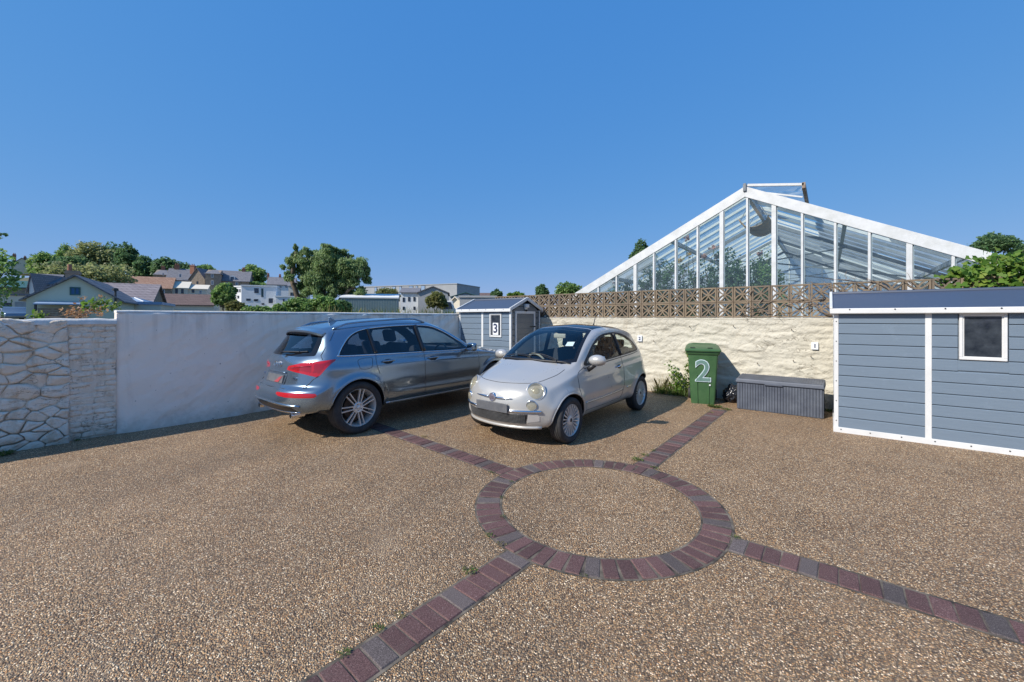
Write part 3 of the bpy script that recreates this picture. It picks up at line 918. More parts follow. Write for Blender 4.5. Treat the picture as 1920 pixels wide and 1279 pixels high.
    if card:
        MB().box(card[0]-X0, card[1]-X0, -.016, -.006, card[2]-zg, card[3]-zg).build('number_card', M['card'], wo)
        cx, cz = (card[0]+card[1])/2-X0, (card[2]+card[3])/2-zg
        text_mesh('numeral', '3', .30, M['ink'], wo, (cx, -.0175, cz), (R(90), 0, 0), .001, .008)
    if door:
        y0, y1, z1 = door[0]-Y0, door[1]-Y0, door[2]-zg
        fr_ = MB()
        for (a, b, c, e) in ((y0-.03, y0+.03, .06, z1), (y1-.03, y1+.03, .06, z1), (y0+.03, y1-.03, z1-.06, z1)):
            fr_.box(w-.01, w+.022, a, b, c, e)
        dr = MB().box(w-.012, w+.008, y0+.03, y1-.03, .065, z1-.06).build('door', M['door_grey'], t)
        z = .08
        while z < z1 - .10:
            p = min(pitch, z1-.065-z)
            MB().box(w+.007, w+.013, y0+.032, y1-.032, z, z+p-.006).build('door_plank', M['door_grey'], dr, .002, 1); z += pitch
        fr_.build('door_frame', M['upvc'], dr, .003, 1)
        MB().box(w+.014, w+.034, y0+.005, y0+.11, .93, .965).lathe([(w+.012, .03), (w+.045, .03), (w+.046, .0)], 12, 'X', (0, y0+.03, .945)).build('handle', M['black'], dr)
        for hz in (.45, 1.35):
            MB().box(w+.013, w+.022, y1-.20, y1+.012, hz-.012, hz+.012).lathe([(w+.01, .02), (w+.03, .02), (w+.031, 0)], 10, 'X', (0, y1, hz)).build('hinge', M['black'], dr)
    if lamp:
        ly, lz = lamp[0]-Y0, lamp[1]-zg
        lm = MB().box(w+.012, w+.05, ly-.05, ly+.05, lz-.01, lz+.08).box(w+.02, w+.09, ly-.065, ly+.065, lz+.035, lz+.115)
        lo = lm.build('security_lamp', M['upvc'], t, .008, 1)
        MB().lathe([(-.03, .0), (-.022, .022), (0, .032), (.02, .026), (.028, 0)], 14, 'Z', (w+.05, ly, lz-.03)).build('sensor', M['black'], lo)
    return t
shed('long grey plank shed with square window at the right edge', .07, 2.62, 7.27, 8.62, gz(0, 7.9), 1.74, 1.955, .985, (1.248, 1.632, 1.135, 1.70), .1432, True)
shed('small grey shed with number 3 in its window, in the corner', -7.50, -5.85, 7.55, 8.74, gz(0, 8.1), 1.83, 2.06, -6.72, (-6.485, -6.115, 1.18, 1.745), .137, True,
     door=(7.73, 8.50, 1.80), card=(-6.385, -6.215, 1.235, 1.52), lamp=(8.11, 1.85))

# ------------------------------------------------------------------ wheelie bin
def wheelie_bin():
    M['bin'] = simple('green_bin_plastic', (.036,.098,.036), (.058,.132,.050), 5, .48, .12, 60, .003)
    M['spray_w'] = simple('white_spray_paint', (.62,.72,.78), (.48,.60,.62), 30, .6)
    M['spray_b'] = simple('blue_grey_spray_paint', (.10,.19,.16), (.15,.26,.23), 16, .6)
    p = on_ground(1318, 758)
    t = thing('wheelie_bin', 'green wheelie bin with a spray painted 2 on its front', 'bin', (p.x, p.y, gz(p.x, p.y)), R(14))
    def ring(hw, y0, y1, z, r=.035):
        pts = []
        for (cx, cy, a0) in ((hw-r, y0+r, -90), (hw-r, y1-r, 0), (-hw+r, y1-r, 90), (-hw+r, y0+r, 180)):
            for k in range(4):
                a = R(a0 + 30*k); pts.append((cx + r*math.cos(a), cy + r*math.sin(a), z))
        return pts
    levels = [(.195, .03, .50, 0.0), (.205, .02, .52, .10), (.225, .012, .545, .45), (.245, .0, .575, .80), (.258, -.012, .595, .93), (.262, -.015, .60, .965)]
    mb = MB(); n = 16
    for (hw, a, b, z) in levels: mb.v += ring(hw, a, b, z)
    for i in range(len(levels)-1):
        for k in range(n): mb.f.append((i*n+k, i*n+(k+1) % n, (i+1)*n+(k+1) % n, (i+1)*n+k))
    mb.f.append(tuple(range(n))[::-1])
    body = mb.build('body', M['bin'], t, angle=40)
    for sx in (-1, 1):   # raised legs on the front
        MB().hexa([(sx*.09-.012, .012, .01), (sx*.09+.012, .012, .01), (sx*.09+.012, .05, .01), (sx*.09-.012, .05, .01),
                   (sx*.10-.010, -.008, .53), (sx*.10+.010, -.008, .53), (sx*.10+.010, .04, .53), (sx*.10-.010, .04, .53)]).build('front_rib', M['bin'], body, .006, 1)
    MB().box(.252, .272, .36, .42, .84, .90).box(.252, .272, .44, .50, .84, .90).build('side_slot', M['black'], body, .004, 1)
    rim = MB(); 
    for (hw, a, b, z) in ((.268, -.022, .60, .90), (.282, -.036, .605, .925), (.284, -.038, .608, .95), (.272, -.03, .60, .962)): rim.v += ring(hw, a, b, z, .04)
    for i in range(3):
        for k in range(n): rim.f.append((i*n+k, i*n+(k+1) % n, (i+1)*n+(k+1) % n, (i+1)*n+k))
    rim.build('rim', M['bin'], body, angle=40)
    lid = MB()
    lv = [(.298, -.062, .615, .958, 0), (.302, -.066, .618, .978, .0), (.290, -.05, .60, .992, .035), (.262, -.02, .57, 1.004, .055), (.2, .03, .52, 1.008, .06)]
    for (hw, a, b, z, sl) in lv:
        lid.v += [(x, y, zz + sl*(y/.6)) for (x, y, zz) in ring(hw, a, b, z, .04)]
    for i in range(len(lv)-1):
        for k in range(n): lid.f.append((i*n+k, i*n+(k+1) % n, (i+1)*n+(k+1) % n, (i+1)*n+k))
    m = (len(lv)-1)*n
    lid.f.append(tuple(range(m, m+n))); lid.f.append(tuple(range(n))[::-1])
    lo = lid.build('lid', M['bin'], t, angle=35)
    for x in (-.17, .12):
        MB().box(x-.045, x+.045, .03, .085, 1.012, 1.026).build('lid_grip', M['black'], lo, .008, 1)
    MB().tube([(-.24, .63, .985), (-.24, .665, 1.05), (-.15, .672, 1.06), (.15, .672, 1.06), (.24, .665, 1.05), (.24, .63, .985)], .014, 8).build('handle', M['bin'], t, smooth=True)
    for sx in (-1, 1):
        MB().lathe([(sx*.20, .02), (sx*.20, .095), (sx*.21, .1), (sx*.245, .1), (sx*.25, .092), (sx*.25, .02)], 20, 'X', (0, .55, .1)).build('wheel', M['rubber'], t, smooth=True)
    text_mesh('painted_numeral', '2', .54, M['spray_w'], body, (.0, -.006, .585), (R(91.8), 0, 0), .003, .016)
    text_mesh('painted_numeral', '2', .54, M['spray_b'], body, (.0, -.010, .585), (R(91.8), 0, 0), .003, .003)
    MB().box(.10, .125, -.006, .012, .34, .365).build('label_sticker', M['card'], body)
wheelie_bin()

# ------------------------------------------------------------------ storage box
def storage_box():
    M['boxgrey'] = simple('graphite_resin', (.060,.070,.095), (.115,.13,.16), 4, .5, .15, 40, .003, detail=8, stretch=(1, 1, 1))
    a = on_ground(1382, 766); b = on_ground(1544, 786)
    w = 1.19; ang = math.atan2(b.y-a.y, b.x-a.x)
    t = thing('storage_box', 'long graphite ribbed plastic storage box beside the green bin', 'storage box', (a.x, a.y, gz(a.x, a.y)), ang)
    d, H = .46, .46
    body = MB().box(0.012, w-.012, .012, d-.012, 0.0, H).build('body', M['boxgrey'], t)
    sl = MB(); n = 30
    for k in range(n):
        x0 = .008 + (w-.016)*k/n; x1 = .008 + (w-.016)*(k+1)/n - .0055
        sl.box(x0, x1, -.004, .0125, .006, H-.01)
    m = 11
    for k in range(m):
        y0 = .012 + (d-.024)*k/m; y1 = .012 + (d-.024)*(k+1)/m - .006
        sl.box(-.004, .0125, y0, y1, .006, H-.01); sl.box(w-.0125, w+.004, y0, y1, .006, H-.01)
    o = sl.build('slat_cladding', M['boxgrey'], body, .002, 1); o['kind'] = 'stuff'
    lid = MB().hexa([(-.022, -.028, H), (w+.022, -.028, H), (w+.022, d+.02, H), (-.022, d+.02, H), (-.012, -.018, H+.062), (w+.012, -.018, H+.062), (w+.012, d+.015, H+.098), (-.012, d+.015, H+.098)])
    lo = lid.build('lid', M['boxgrey'], t, .012, 2)
    rb = MB(); n = 34
    for k in range(n):
        x0 = .01 + (w-.02)*k/n; x1 = x0 + (w-.02)/n*.62
        rb.hexa([(x0, .0, H+.058), (x1, .0, H+.058), (x1, d-.01, H+.094), (x0, d-.01, H+.094), (x0, .0, H+.0685), (x1, .0, H+.0685), (x1, d-.01, H+.1025), (x0, d-.01, H+.1025)])
    r_ = rb.build('lid_ribbing', M['boxgrey'], lo); r_['kind'] = 'stuff'
    MB().hexa([(w*.34, -.034, H-.012), (w*.56, -.034, H-.012), (w*.56, -.02, H-.012), (w*.34, -.02, H-.012), (w*.36, -.034, H+.02), (w*.54, -.034, H+.02), (w*.54, -.02, H+.02), (w*.36, -.02, H+.02)]).build('lift_handle', M['boxgrey'], lo, .003, 1)
    for x in (.33*w, .72*w):
        MB().box(x-.012, x+.012, -.009, -.003, H*.5, H*.54).build('clip', M['boxgrey'], body)
storage_box()
def bin_bag():
    M['bag'] = simple('black_polythene', (.012,.013,.017), (.02,.022,.03), 6, .22, .3, 30, .01)
    p = on_ground(1368, 758); 
    bm = bmesh.new(); bmesh.ops.create_icosphere(bm, subdivisions=5, radius=1)
    for v in bm.verts:
        c = v.co.copy()
        n1 = noise.fractal(c*2.1, .8, 2.1, 3); n2 = abs(noise.noise(c*5.3))*.20 + abs(noise.noise(c*11))*.10
        r = 1 + .22*n1 - n2
        if c.z > .75: r *= 1 + (c.z-.75)*.9
        v.co = Vector((c.x*r*.155, c.y*r*.17, max(-.135, c.z*r*.165)))
    me = bpy.data.meshes.new('bin_bag'); bm.to_mesh(me); bm.free()
    for q in me.polygons: q.use_smooth = True
    o = link('bin_bag', me, None, M['bag']); o.location = (p.x, p.y+.24, gz(0, p.y+.2) + .134)
    tag(o, 'crumpled black bin bag between the green bin and storage box', 'bin bag')
bin_bag()
# ------------------------------------------------------------------ cars
def pchip(pts, xq):
    pts = sorted(pts); x = np.array([p[0] for p in pts], float); y = np.array([p[1] for p in pts], float)
    h = np.diff(x); dl = np.diff(y)/h; d = np.zeros_like(y)
    for i in range(1, len(x)-1):
        if dl[i-1]*dl[i] > 0:
            w1 = 2*h[i]+h[i-1]; w2 = h[i]+2*h[i-1]; d[i] = (w1+w2)/(w1/dl[i-1]+w2/dl[i])
    d[0] = dl[0]; d[-1] = dl[-1]
    xq = np.clip(np.asarray(xq, float), x[0], x[-1]); k = np.clip(np.searchsorted(x, xq)-1, 0, len(x)-2)
    t = (xq-x[k])/h[k]
    return (2*t**3-3*t**2+1)*y[k] + (t**3-2*t**2+t)*h[k]*d[k] + (-2*t**3+3*t**2)*y[k+1] + (t**3-t**2)*h[k]*d[k+1]
def gsmooth(A, sig, axis, wrap):
    r = int(sig*3)+1; k = np.exp(-.5*(np.arange(-r, r+1)/sig)**2); k /= k.sum()
    A = np.moveaxis(A, axis, 0)
    P = np.concatenate([A[-r:], A, A[:r]]) if wrap else np.concatenate([np.repeat(A[:1], r, 0), A, np.repeat(A[-1:], r, 0)])
    out = sum(k[i]*P[i:i+len(A)] for i in range(2*r+1))
    return np.moveaxis(out, 0, axis)
def in_poly(px, py, poly):
    inside = np.zeros(px.shape, bool); n = len(poly)
    for i in range(n):
        (x1, y1), (x2, y2) = poly[i], poly[(i+1) % n]
        c = ((y1 > py) != (y2 > py)) & (px < (x2-x1)*(py-y1)/((y2-y1) if y2 != y1 else 1e-12)+x1)
        inside ^= c
    return inside
def spline(pts, n=10, closed=False):
    """Catmull-Rom through 2D points"""
    m = len(pts); out = []
    for i in range(m if closed else m-1):
        p0 = pts[(i-1) % m] if closed or i > 0 else pts[0]; p1 = pts[i]; p2 = pts[(i+1) % m]; p3 = pts[(i+2) % m] if closed or i+2 < m else pts[-1]
        for k in range(n):
            t = k/n
            out.append(tuple(.5*((2*b)+(-a+c)*t+(2*a-5*b+4*c-d)*t*t+(-a+3*b-3*c+d)*t**3) for a, b, c, d in zip(p0, p1, p2, p3)))
    if not closed: out.append(tuple(pts[-1]))
    return out
SEG = [5, 5, 8, 22, 24, 32, 14, 26]
class Car:
    def __init__(s, sp):
        s.sp = sp
        tb = sp['tab']
        def ring_at(y):
            y = np.asarray(y, float); g = lambda n: pchip(tb[n], y); Z0 = np.zeros_like(y)
            zb = g('zb'); wb = g('wb')
            X = np.stack([Z0, wb*.7, wb, g('wl'), g('wm'), g('ws'), g('wr'), g('wu'), Z0], -1)
            Z = np.stack([zb, zb, zb+.025, g('zl'), g('zm'), g('zs'), g('zr'), g('zu'), g('zt')], -1)
            return X, Z
        def yfront(x, z): return pchip(sp['fprof'], z) - sp['fplan'][0]*(np.abs(x)/sp['fplan'][1])**sp['fplan'][2]
        def yrear(x, z): return pchip(sp['rprof'], z) + sp['rplan'][0]*(np.abs(x)/sp['rplan'][1])**sp['rplan'][2]
        s.yfront, s.yrear = yfront, yrear
        def expand(C):                       # (..,9) control values -> dense columns
            out = []
            for k, n in enumerate(SEG):
                t = np.arange(n)/n
                out.append(C[..., k:k+1]*(1-t) + C[..., k+1:k+2]*t)
            out.append(C[..., -1:]); return np.concatenate(out, -1)
        rows = []
        def cap_rows(outl, c, yf, order):
            X = expand(np.array([p[0] for p in outl], float)); Z = expand(np.array([p[1] for p in outl], float))
            sc = np.linspace(0.02, 1, 56); sc = sc if order > 0 else sc[::-1]
            res = []
            for q in sc:
                x = X*(q + (1-q)*.25); z = c + (Z-c)*q
                if q < .99: x = X*(q*.75 + .25*q**.3)
                res.append(np.stack([x, yf(x, z), z], -1))
            return res
        fr = cap_rows(sp['fring'], sp['fc'], yfront, 1)
        rr = cap_rows(sp['rring'], sp['rc'], yrear, -1)
        yA, yB = sp['ystart'], sp['yend']
        ys = np.linspace(yA, yB, int((yA-yB)/.0145))
        X, Z = ring_at(ys); X, Z = expand(X), expand(Z)
        tube = [np.stack([X[i], np.full(X.shape[1], ys[i]), Z[i]], -1) for i in range(len(ys))]
        def bridge(a, b, n): return [a*(1-t)+b*t for t in np.linspace(0, 1, n+2)[1:-1]]
        rows = fr + bridge(fr[-1], tube[0], 18) + tube + bridge(tube[-1], rr[0], 18) + rr
        G = np.stack(rows)                                     # rows, cols, 3 : the +X half from keel to roof
        half = G.shape[1]
        Mx = G[:, -2:0:-1].copy(); Mx[..., 0] *= -1
        G = np.concatenate([G, Mx], 1)                         # closed loop of columns
        sg = sp.get('sig', (2.6, 2.0))
        G = gsmooth(G, sg[0], 0, False); G = gsmooth(G, sg[1], 1, True)
        N = s.normals(G)
        # local swellings: wheel-arch flares, swage lines
        side = np.clip((np.abs(N[..., 0])-.35)/.3, 0, 1)
        for yw in sp['axles']:
            r = np.hypot(G[..., 1]-yw, G[..., 2]-sp['wr']); 
            G += N*(side*sp['flare'][0]*np.exp(-((r-sp['ra']-.012)/sp['flare'][1])**2))[..., None]
        for (pts, amp, wid, y0, y1) in sp.get('swage', ()):
            zl = pchip(pts, G[..., 1]); fade = np.clip((G[..., 1]-y0)/.25, 0, 1)*np.clip((y1-G[..., 1])/.25, 0, 1)
            q = (G[..., 2]-zl)/wid
            G += N*(side*amp*fade*np.where(q > 0, np.exp(-q*q*4), np.exp(-q*q*.6)))[..., None]
        s.G = G; s.N = s.normals(G); s.rows, s.cols = G.shape[:2]; s.half = half
        s.V = G.reshape(-1, 3); s.VN = s.N.reshape(-1, 3)
        r, c = np.meshgrid(np.arange(s.rows-1), np.arange(s.cols), indexing='ij')
        c2 = (c+1) % s.cols
        F = np.stack([r*s.cols+c, r*s.cols+c2, (r+1)*s.cols+c2, (r+1)*s.cols+c], -1).reshape(-1, 4)
        fc = s.V[F].mean(1); fn = s.VN[F].mean(1)
        v = s.V[F]; gn = np.cross(v[:, 1]-v[:, 0], v[:, 2]-v[:, 0]); flip = (gn*fn).sum(1) < 0
        F[flip] = F[flip][:, ::-1]
        s.F, s.fc, s.fn = F, fc, fn
        s.frow = np.repeat(np.arange(s.rows-1), s.cols)
        cc = np.tile(np.arange(s.cols), s.rows-1); s.fcol = np.where(cc < half, cc, 2*half-2-cc)
        s.bvh = BVHTree.FromPolygons([tuple(p) for p in s.V], [tuple(int(i) for i in f) for f in F])
        s.lab = np.full(len(F), 'body', dtype=object)
    def normals(s, G):
        du = np.gradient(G, axis=0); dv = (np.roll(G, -1, 1)-np.roll(G, 1, 1))/2
        n = np.cross(dv, du); n /= np.linalg.norm(n, axis=-1)[..., None]+1e-12
        n = gsmooth(n, 1.0, 0, False); n = gsmooth(n, 1.0, 1, True)
        mid = len(G)//2; c = G.shape[1]//4
        if (n[mid, c]*np.array([1, 0, 0])).sum() < 0 and G[mid, c, 0] > 0: n = -n
        n /= np.linalg.norm(n, axis=-1)[..., None]+1e-12
        return n
    def snap(s, mask, poly, mode, maxd=.02):
        """pull the border vertices of a face region onto its outline"""
        vi = np.zeros(len(s.V), bool); vo = np.zeros(len(s.V), bool)
        vi[s.F[mask].ravel()] = True; vo[s.F[~mask].ravel()] = True
        idx = np.where(vi & vo)[0]
        pl = np.array(poly, float)
        for i in idx:
            p = s.V[i]; n = s.VN[i]; sg = 1.0 if p[0] > 0 else -1.0
            if mode == 'side': q = (p[1], p[2]); ga, gb = np.array([0, 1., 0]), np.array([0, 0, 1.])
            elif mode == 'rear': q = (p[0], p[2]); ga, gb = np.array([1., 0, 0]), np.array([0, 0, 1.])
            elif mode == 'top': q = (p[0], p[1]); ga, gb = np.array([1., 0, 0]), np.array([0, 1., 0])
            else:
                yc = float(pchip(s.sp['rprof'], p[2])); dy = (float(pchip(s.sp['rprof'], p[2]+.01))-yc)/.01
                q = (abs(p[0])+p[1]-yc, p[2]); ga, gb = np.array([sg, 1., -dy]), np.array([0, 0, 1.])
            a = pl; b = np.roll(pl, -1, 0); ab = b-a; ap = np.array(q)-a
            tt = np.clip((ap*ab).sum(1)/((ab*ab).sum(1)+1e-12), 0, 1); c = a+ab*tt[:, None]; d2 = ((c-np.array(q))**2).sum(1); k = d2.argmin()
            if d2[k] > maxd**2: continue
            dl = c[k]-np.array(q); A = np.stack([ga-n*(n@ga), gb-n*(n@gb)])
            G = A@A.T
            if abs(np.linalg.det(G)) < .02: continue
            s.V[i] = p + A.T@np.linalg.solve(G, dl)
    def hit(s, o, d):
        h = s.bvh.ray_cast(Vector(o), Vector(d))
        return (h[0], h[1]) if h[0] is not None else (None, None)
    def side_pt(s, y, z, sg=1, off=0.0):
        h, n = s.hit((sg*3, y, z), (-sg, 0, 0))
        if h is None: return None
        if n.x*sg < 0: n = -n
        return h + n*off
    def top_pt(s, x, y, off=0.0):
        h, n = s.hit((x, y, 4), (0, 0, -1))
        if n.z < 0: n = -n
        return h + n*off
    def rear_pt(s, x, z, off=0.0):
        h, n = s.hit((x, -5, z), (0, 1, 0))
        if h is None: return None
        if n.y > 0: n = -n
        return h + n*off
    def front_pt(s, x, z, off=0.0):
        h, n = s.hit((x, 5, z), (0, -1, 0))
        if h is None: return None
        if n.y < 0: n = -n
        return h + n*off
    def extract(s, mask, name, mat, parent, inset=0.0, thick=0.0):
        f = s.F[mask]
        if len(f) == 0: return None
        u, inv = np.unique(f, return_inverse=True)
        V = s.V[u]; N = s.VN[u]
        if inset: V = V - N*inset
        if inset > .015: N = -N; inv = inv.reshape(f.shape)[:, ::-1]
        return np_mesh(name, V, inv.reshape(f.shape), mat, parent, True, N)
    def line(s, pts, rad, name, mat, parent, n=6, closed=False):
        pts = [p for p in pts if p is not None]
        return MB().tube(pts, rad, n, True, closed).build(name, mat, parent, smooth=True)
    def sideline(s, pts, sg, rad, name, mat, parent, off=0.0, dens=8, closed=False, straight=False):
        q = []
        if straight:
            m = len(pts)
            for i in range(m if closed else m-1):
                a, b = pts[i], pts[(i+1) % m]; k = max(2, int(math.hypot(b[0]-a[0], b[1]-a[1])/.03))
                q += [(a[0]+(b[0]-a[0])*j/k, a[1]+(b[1]-a[1])*j/k) for j in range(k)]
            if not closed: q.append(pts[-1])
        else: q = spline(pts, dens, closed)
        return s.line([s.side_pt(y, z, sg, off) for (y, z) in q], rad, name, mat, parent, closed=closed)

def make_wheel(name, parent, loc, r, width, rim_r, spokes, flip, tyre_label=None, style='twin'):
    """outer face looks along +X"""
    hub = MB(); w2 = width/2
    prof = [(-w2*.7, rim_r*.93), (-w2*.2, rim_r*.86), (w2*.35, rim_r*.90), (w2*.66, rim_r*.955), (w2*.80, rim_r*.985), (w2*.86, rim_r*1.0), (w2*.80, rim_r*1.02), (w2*.4, rim_r*1.015), (-w2*.7, rim_r*1.01)]
    hub.lathe(prof, 56, 'X', closed=True)
    fx = w2*.74
    if style == 'twin':
        hub.lathe([(fx-.04, .0), (fx-.035, .072), (fx-.012, .078), (fx+.0, .062), (fx-.006, .035), (fx-.004, 0)], 28, 'X')
        for k in range(spokes):
            a = 2*math.pi*k/spokes + .12
            for da in (-1, 1):
                d = Vector((0, math.cos(a), math.sin(a))); t = Vector((0, -math.sin(a), math.cos(a)))
                p0 = d*.055 + t*da*.019; p1 = d*(rim_r*.975) + t*da*.030
                x0, x1 = fx-.004, fx+.004
                wv = t*.0085
                hub.hexa([p0-wv+Vector((x0-.03, 0, 0)), p0+wv+Vector((x0-.03, 0, 0)), p1+wv+Vector((x1-.028, 0, 0)), p1-wv+Vector((x1-.028, 0, 0)),
                          p0-wv*.75+Vector((x0, 0, 0)), p0+wv*.75+Vector((x0, 0, 0)), p1+wv*.8+Vector((x1, 0, 0)), p1-wv*.8+Vector((x1, 0, 0))])
    else:
        hub.lathe([(fx-.04, .0), (fx-.035, .058), (fx-.012, .066), (fx+.0, .058), (fx+.006, .035), (fx+.008, 0)], 28, 'X')
        for k in range(spokes):
            a = 2*math.pi*k/spokes
            d = Vector((0, math.cos(a), math.sin(a))); t = Vector((0, -math.sin(a), math.cos(a)))
            p0 = d*.055; p1 = d*(rim_r*.975); x0, x1 = fx-.004, fx+.003; wa, wb = t*.0058, t*.0105
            hub.hexa([p0-wa+Vector((x0-.02, 0, 0)), p0+wa+Vector((x0-.02, 0, 0)), p1+wb+Vector((x1-.02, 0, 0)), p1-wb+Vector((x1-.02, 0, 0)),
                      p0-wa*.8+Vector((x0, 0, 0)), p0+wa*.8+Vector((x0, 0, 0)), p1+wb*.85+Vector((x1, 0, 0)), p1-wb*.85+Vector((x1, 0, 0))])
    o = hub.build(name, M['alu'], parent, angle=38)
    o.location = loc; o.rotation_euler = (random.uniform(0, 6), 0, math.pi if flip else 0)
    ty = MB()
    p = [(-w2*.72, rim_r*.99), (-w2*.95, rim_r+.02), (-w2*1.02, rim_r+(r-rim_r)*.5), (-w2*.96, r-.022), (-w2*.80, r-.004)]
    for g in (-.5, -.18, .18, .5):
        p += [(w2*(g-.035), r), (w2*(g-.03), r-.008), (w2*(g+.03), r-.008), (w2*(g+.035), r)]
    p += [(w2*.80, r-.004), (w2*.96, r-.022), (w2*1.02, rim_r+(r-rim_r)*.5), (w2*.97, rim_r+.022), (w2*.86, rim_r+.006), (w2*.78, rim_r*1.005)]
    ty.lathe(p, 64, 'X')
    t = ty.build('tyre', M['rubber'], o, angle=50)
    MB().lathe([(w2*.1, .03), (w2*.1, rim_r*.70), (w2*.16, rim_r*.70), (w2*.16, .03)], 40, 'X').build('brake_disc', M['iron'], o, angle=40)
    MB().lathe([(-w2*.55, .0), (-w2*.55, rim_r*.9)], 32, 'X').build('inner_drum', M['trim'], o)
    for k in range(5):
        a = 2*math.pi*k/5+.4; rr = .047
        MB().lathe([(fx-.018, .008), (fx-.003, .008), (fx-.002, 0)], 8, 'X', (0, rr*math.cos(a), rr*math.sin(a))).build('wheel_bolt', M['trim'], o)
    MB().lathe([(fx-.01, .030), (fx+.006, .028), (fx+.010, .02), (fx+.011, 0)], 20, 'X').build('hub_cap', M['alu'] if style == 'twin' else M['trim'], o, smooth=True)
    return o
def soft_box(mb_name, dims, mat, parent, loc, rot=(0, 0, 0), lvl=2, bev=.04):
    o = MB().box(-dims[0]/2, dims[0]/2, -dims[1]/2, dims[1]/2, -dims[2]/2, dims[2]/2).build(mb_name, mat, parent, min(bev, min(dims)*.42), 4, angle=50)
    o.location = loc; o.rotation_euler = rot
    return o
def seat(parent, x, y, zf, mat, h=.62):
    b = soft_box('seat', (.48, .50, .16), mat, parent, (x, y, zf), (R(6), 0, 0), bev=.06)
    k = soft_box('seat_back', (.47, .13, h), mat, b, (0, -.27, h*.45), (R(12), 0, 0), bev=.055)
    hr = soft_box('headrest', (.27, .10, .20), mat, b, (0, -.27-.16, h*.9+.16), (R(8), 0, 0), bev=.045)
    return b
def steering(parent, loc, mat, r=.18):
    mb = MB(); pts = [(r*math.cos(a), 0, r*math.sin(a)) for a in np.linspace(0, 2*math.pi, 29)[:-1]]
    mb.tube(pts, .016, 8, False, True); mb.tube([(-r, 0, 0), (r, 0, 0)], .018, 6); mb.tube([(0, 0, 0), (0, 0, -r)], .018, 6)
    mb.lathe([(-.03, .0), (-.028, .055), (.03, .06)], 14, 'Y')
    o = mb.build('steering_wheel', mat, parent, smooth=True); o.location = loc; o.rotation_euler = (R(-24), 0, 0)
    return o
def wiper(parent, p0, p1, n0, mat):
    mb = MB(); p0 = Vector(p0); p1 = Vector(p1)
    mb.tube([p0, p0.lerp(p1, .5)+Vector(n0)*.03, p1+Vector(n0)*.018], [.010, .008, .005], 6)
    return mb
def finish_body(c, t, paint, glass, lab_to):
    sp = c.sp
    lab = c.lab
    # wheel openings
    x, y, z = c.fc[:, 0], c.fc[:, 1], c.fc[:, 2]
    cut = np.zeros(len(x), bool)
    for yw in sp['axles']:
        cut |= (np.hypot(y-yw, z-sp['wr']) < sp['ra']) & (np.abs(x) > .42)
    keep = ~cut
    for name in sorted(set(lab)):
        m = keep & (lab == name)
        nm, mat, par = lab_to[name]
        lab_to[name] = (nm, mat, par, c.extract(m, nm, mat, par if par is not None else t))
    # lining inside the shell
    ln = keep & np.isin(lab, [l for l in set(lab) if not l.startswith('glass')]) & (c.fc[:, 2] > .36) & (c.frow > sp['lining'][0]) & (c.frow < len(c.G)-sp['lining'][1])
    ln &= (c.fc[:, 1] < sp['cabin'][0]) & (c.fc[:, 1] > sp['cabin'][1])
    c.extract(ln, 'interior_lining', M['seat'], t, inset=.028)
    for yw in sp['axles']:
        for sg in (-1, 1):
            pts = []
            for k in range(41):
                a = R(-10 + 200*k/40); yy, zz = yw+(sp['ra']+.002)*math.cos(a), sp['wr']+(sp['ra']+.002)*math.sin(a)
                if zz < .2: continue
                p = c.side_pt(yy, zz, sg, -.004)
                if p is not None and abs(p.x) > .4: pts.append(p)
            c.line(pts, .011, 'arch_lip', sp.get('lipmat', paint), t)
            lin = MB(); n = 30
            for k in range(n):
                q = []
                for (a, xx) in ((k, 0), (k+1, 0), (k+1, 1), (k, 1)):
                    an = R(-6+192*a/n)
                    yy, zz = yw+(sp['ra']+.004)*math.cos(an), sp['wr']+(sp['ra']+.004)*math.sin(an)
                    p = c.side_pt(yy, max(zz, .3), sg, 0); xo = abs(p.x) if p is not None else .75
                    q.append((sg*((min(xo, sp['hw'])-.016) if xx == 0 else .40), yy, max(zz, .27)))
                lin.add(q, [(0, 1, 2, 3)])
            lin.add([(sg*.40, yw-sp['ra'], .27), (sg*.40, yw+sp['ra'], .27), (sg*.40, yw+sp['ra'], sp['wr']+sp['ra']+.02), (sg*.40, yw-sp['ra'], sp['wr']+sp['ra']+.02)], [(0, 1, 2, 3)])
            lin.build('arch_liner', M['trim'], t)
    MB().box(-.62, .62, sp['axles'][1]-.30, sp['axles'][0]+.25, sp['floor']-.06, sp['floor']).build('underbody', M['trim'], t)
    return lab_to

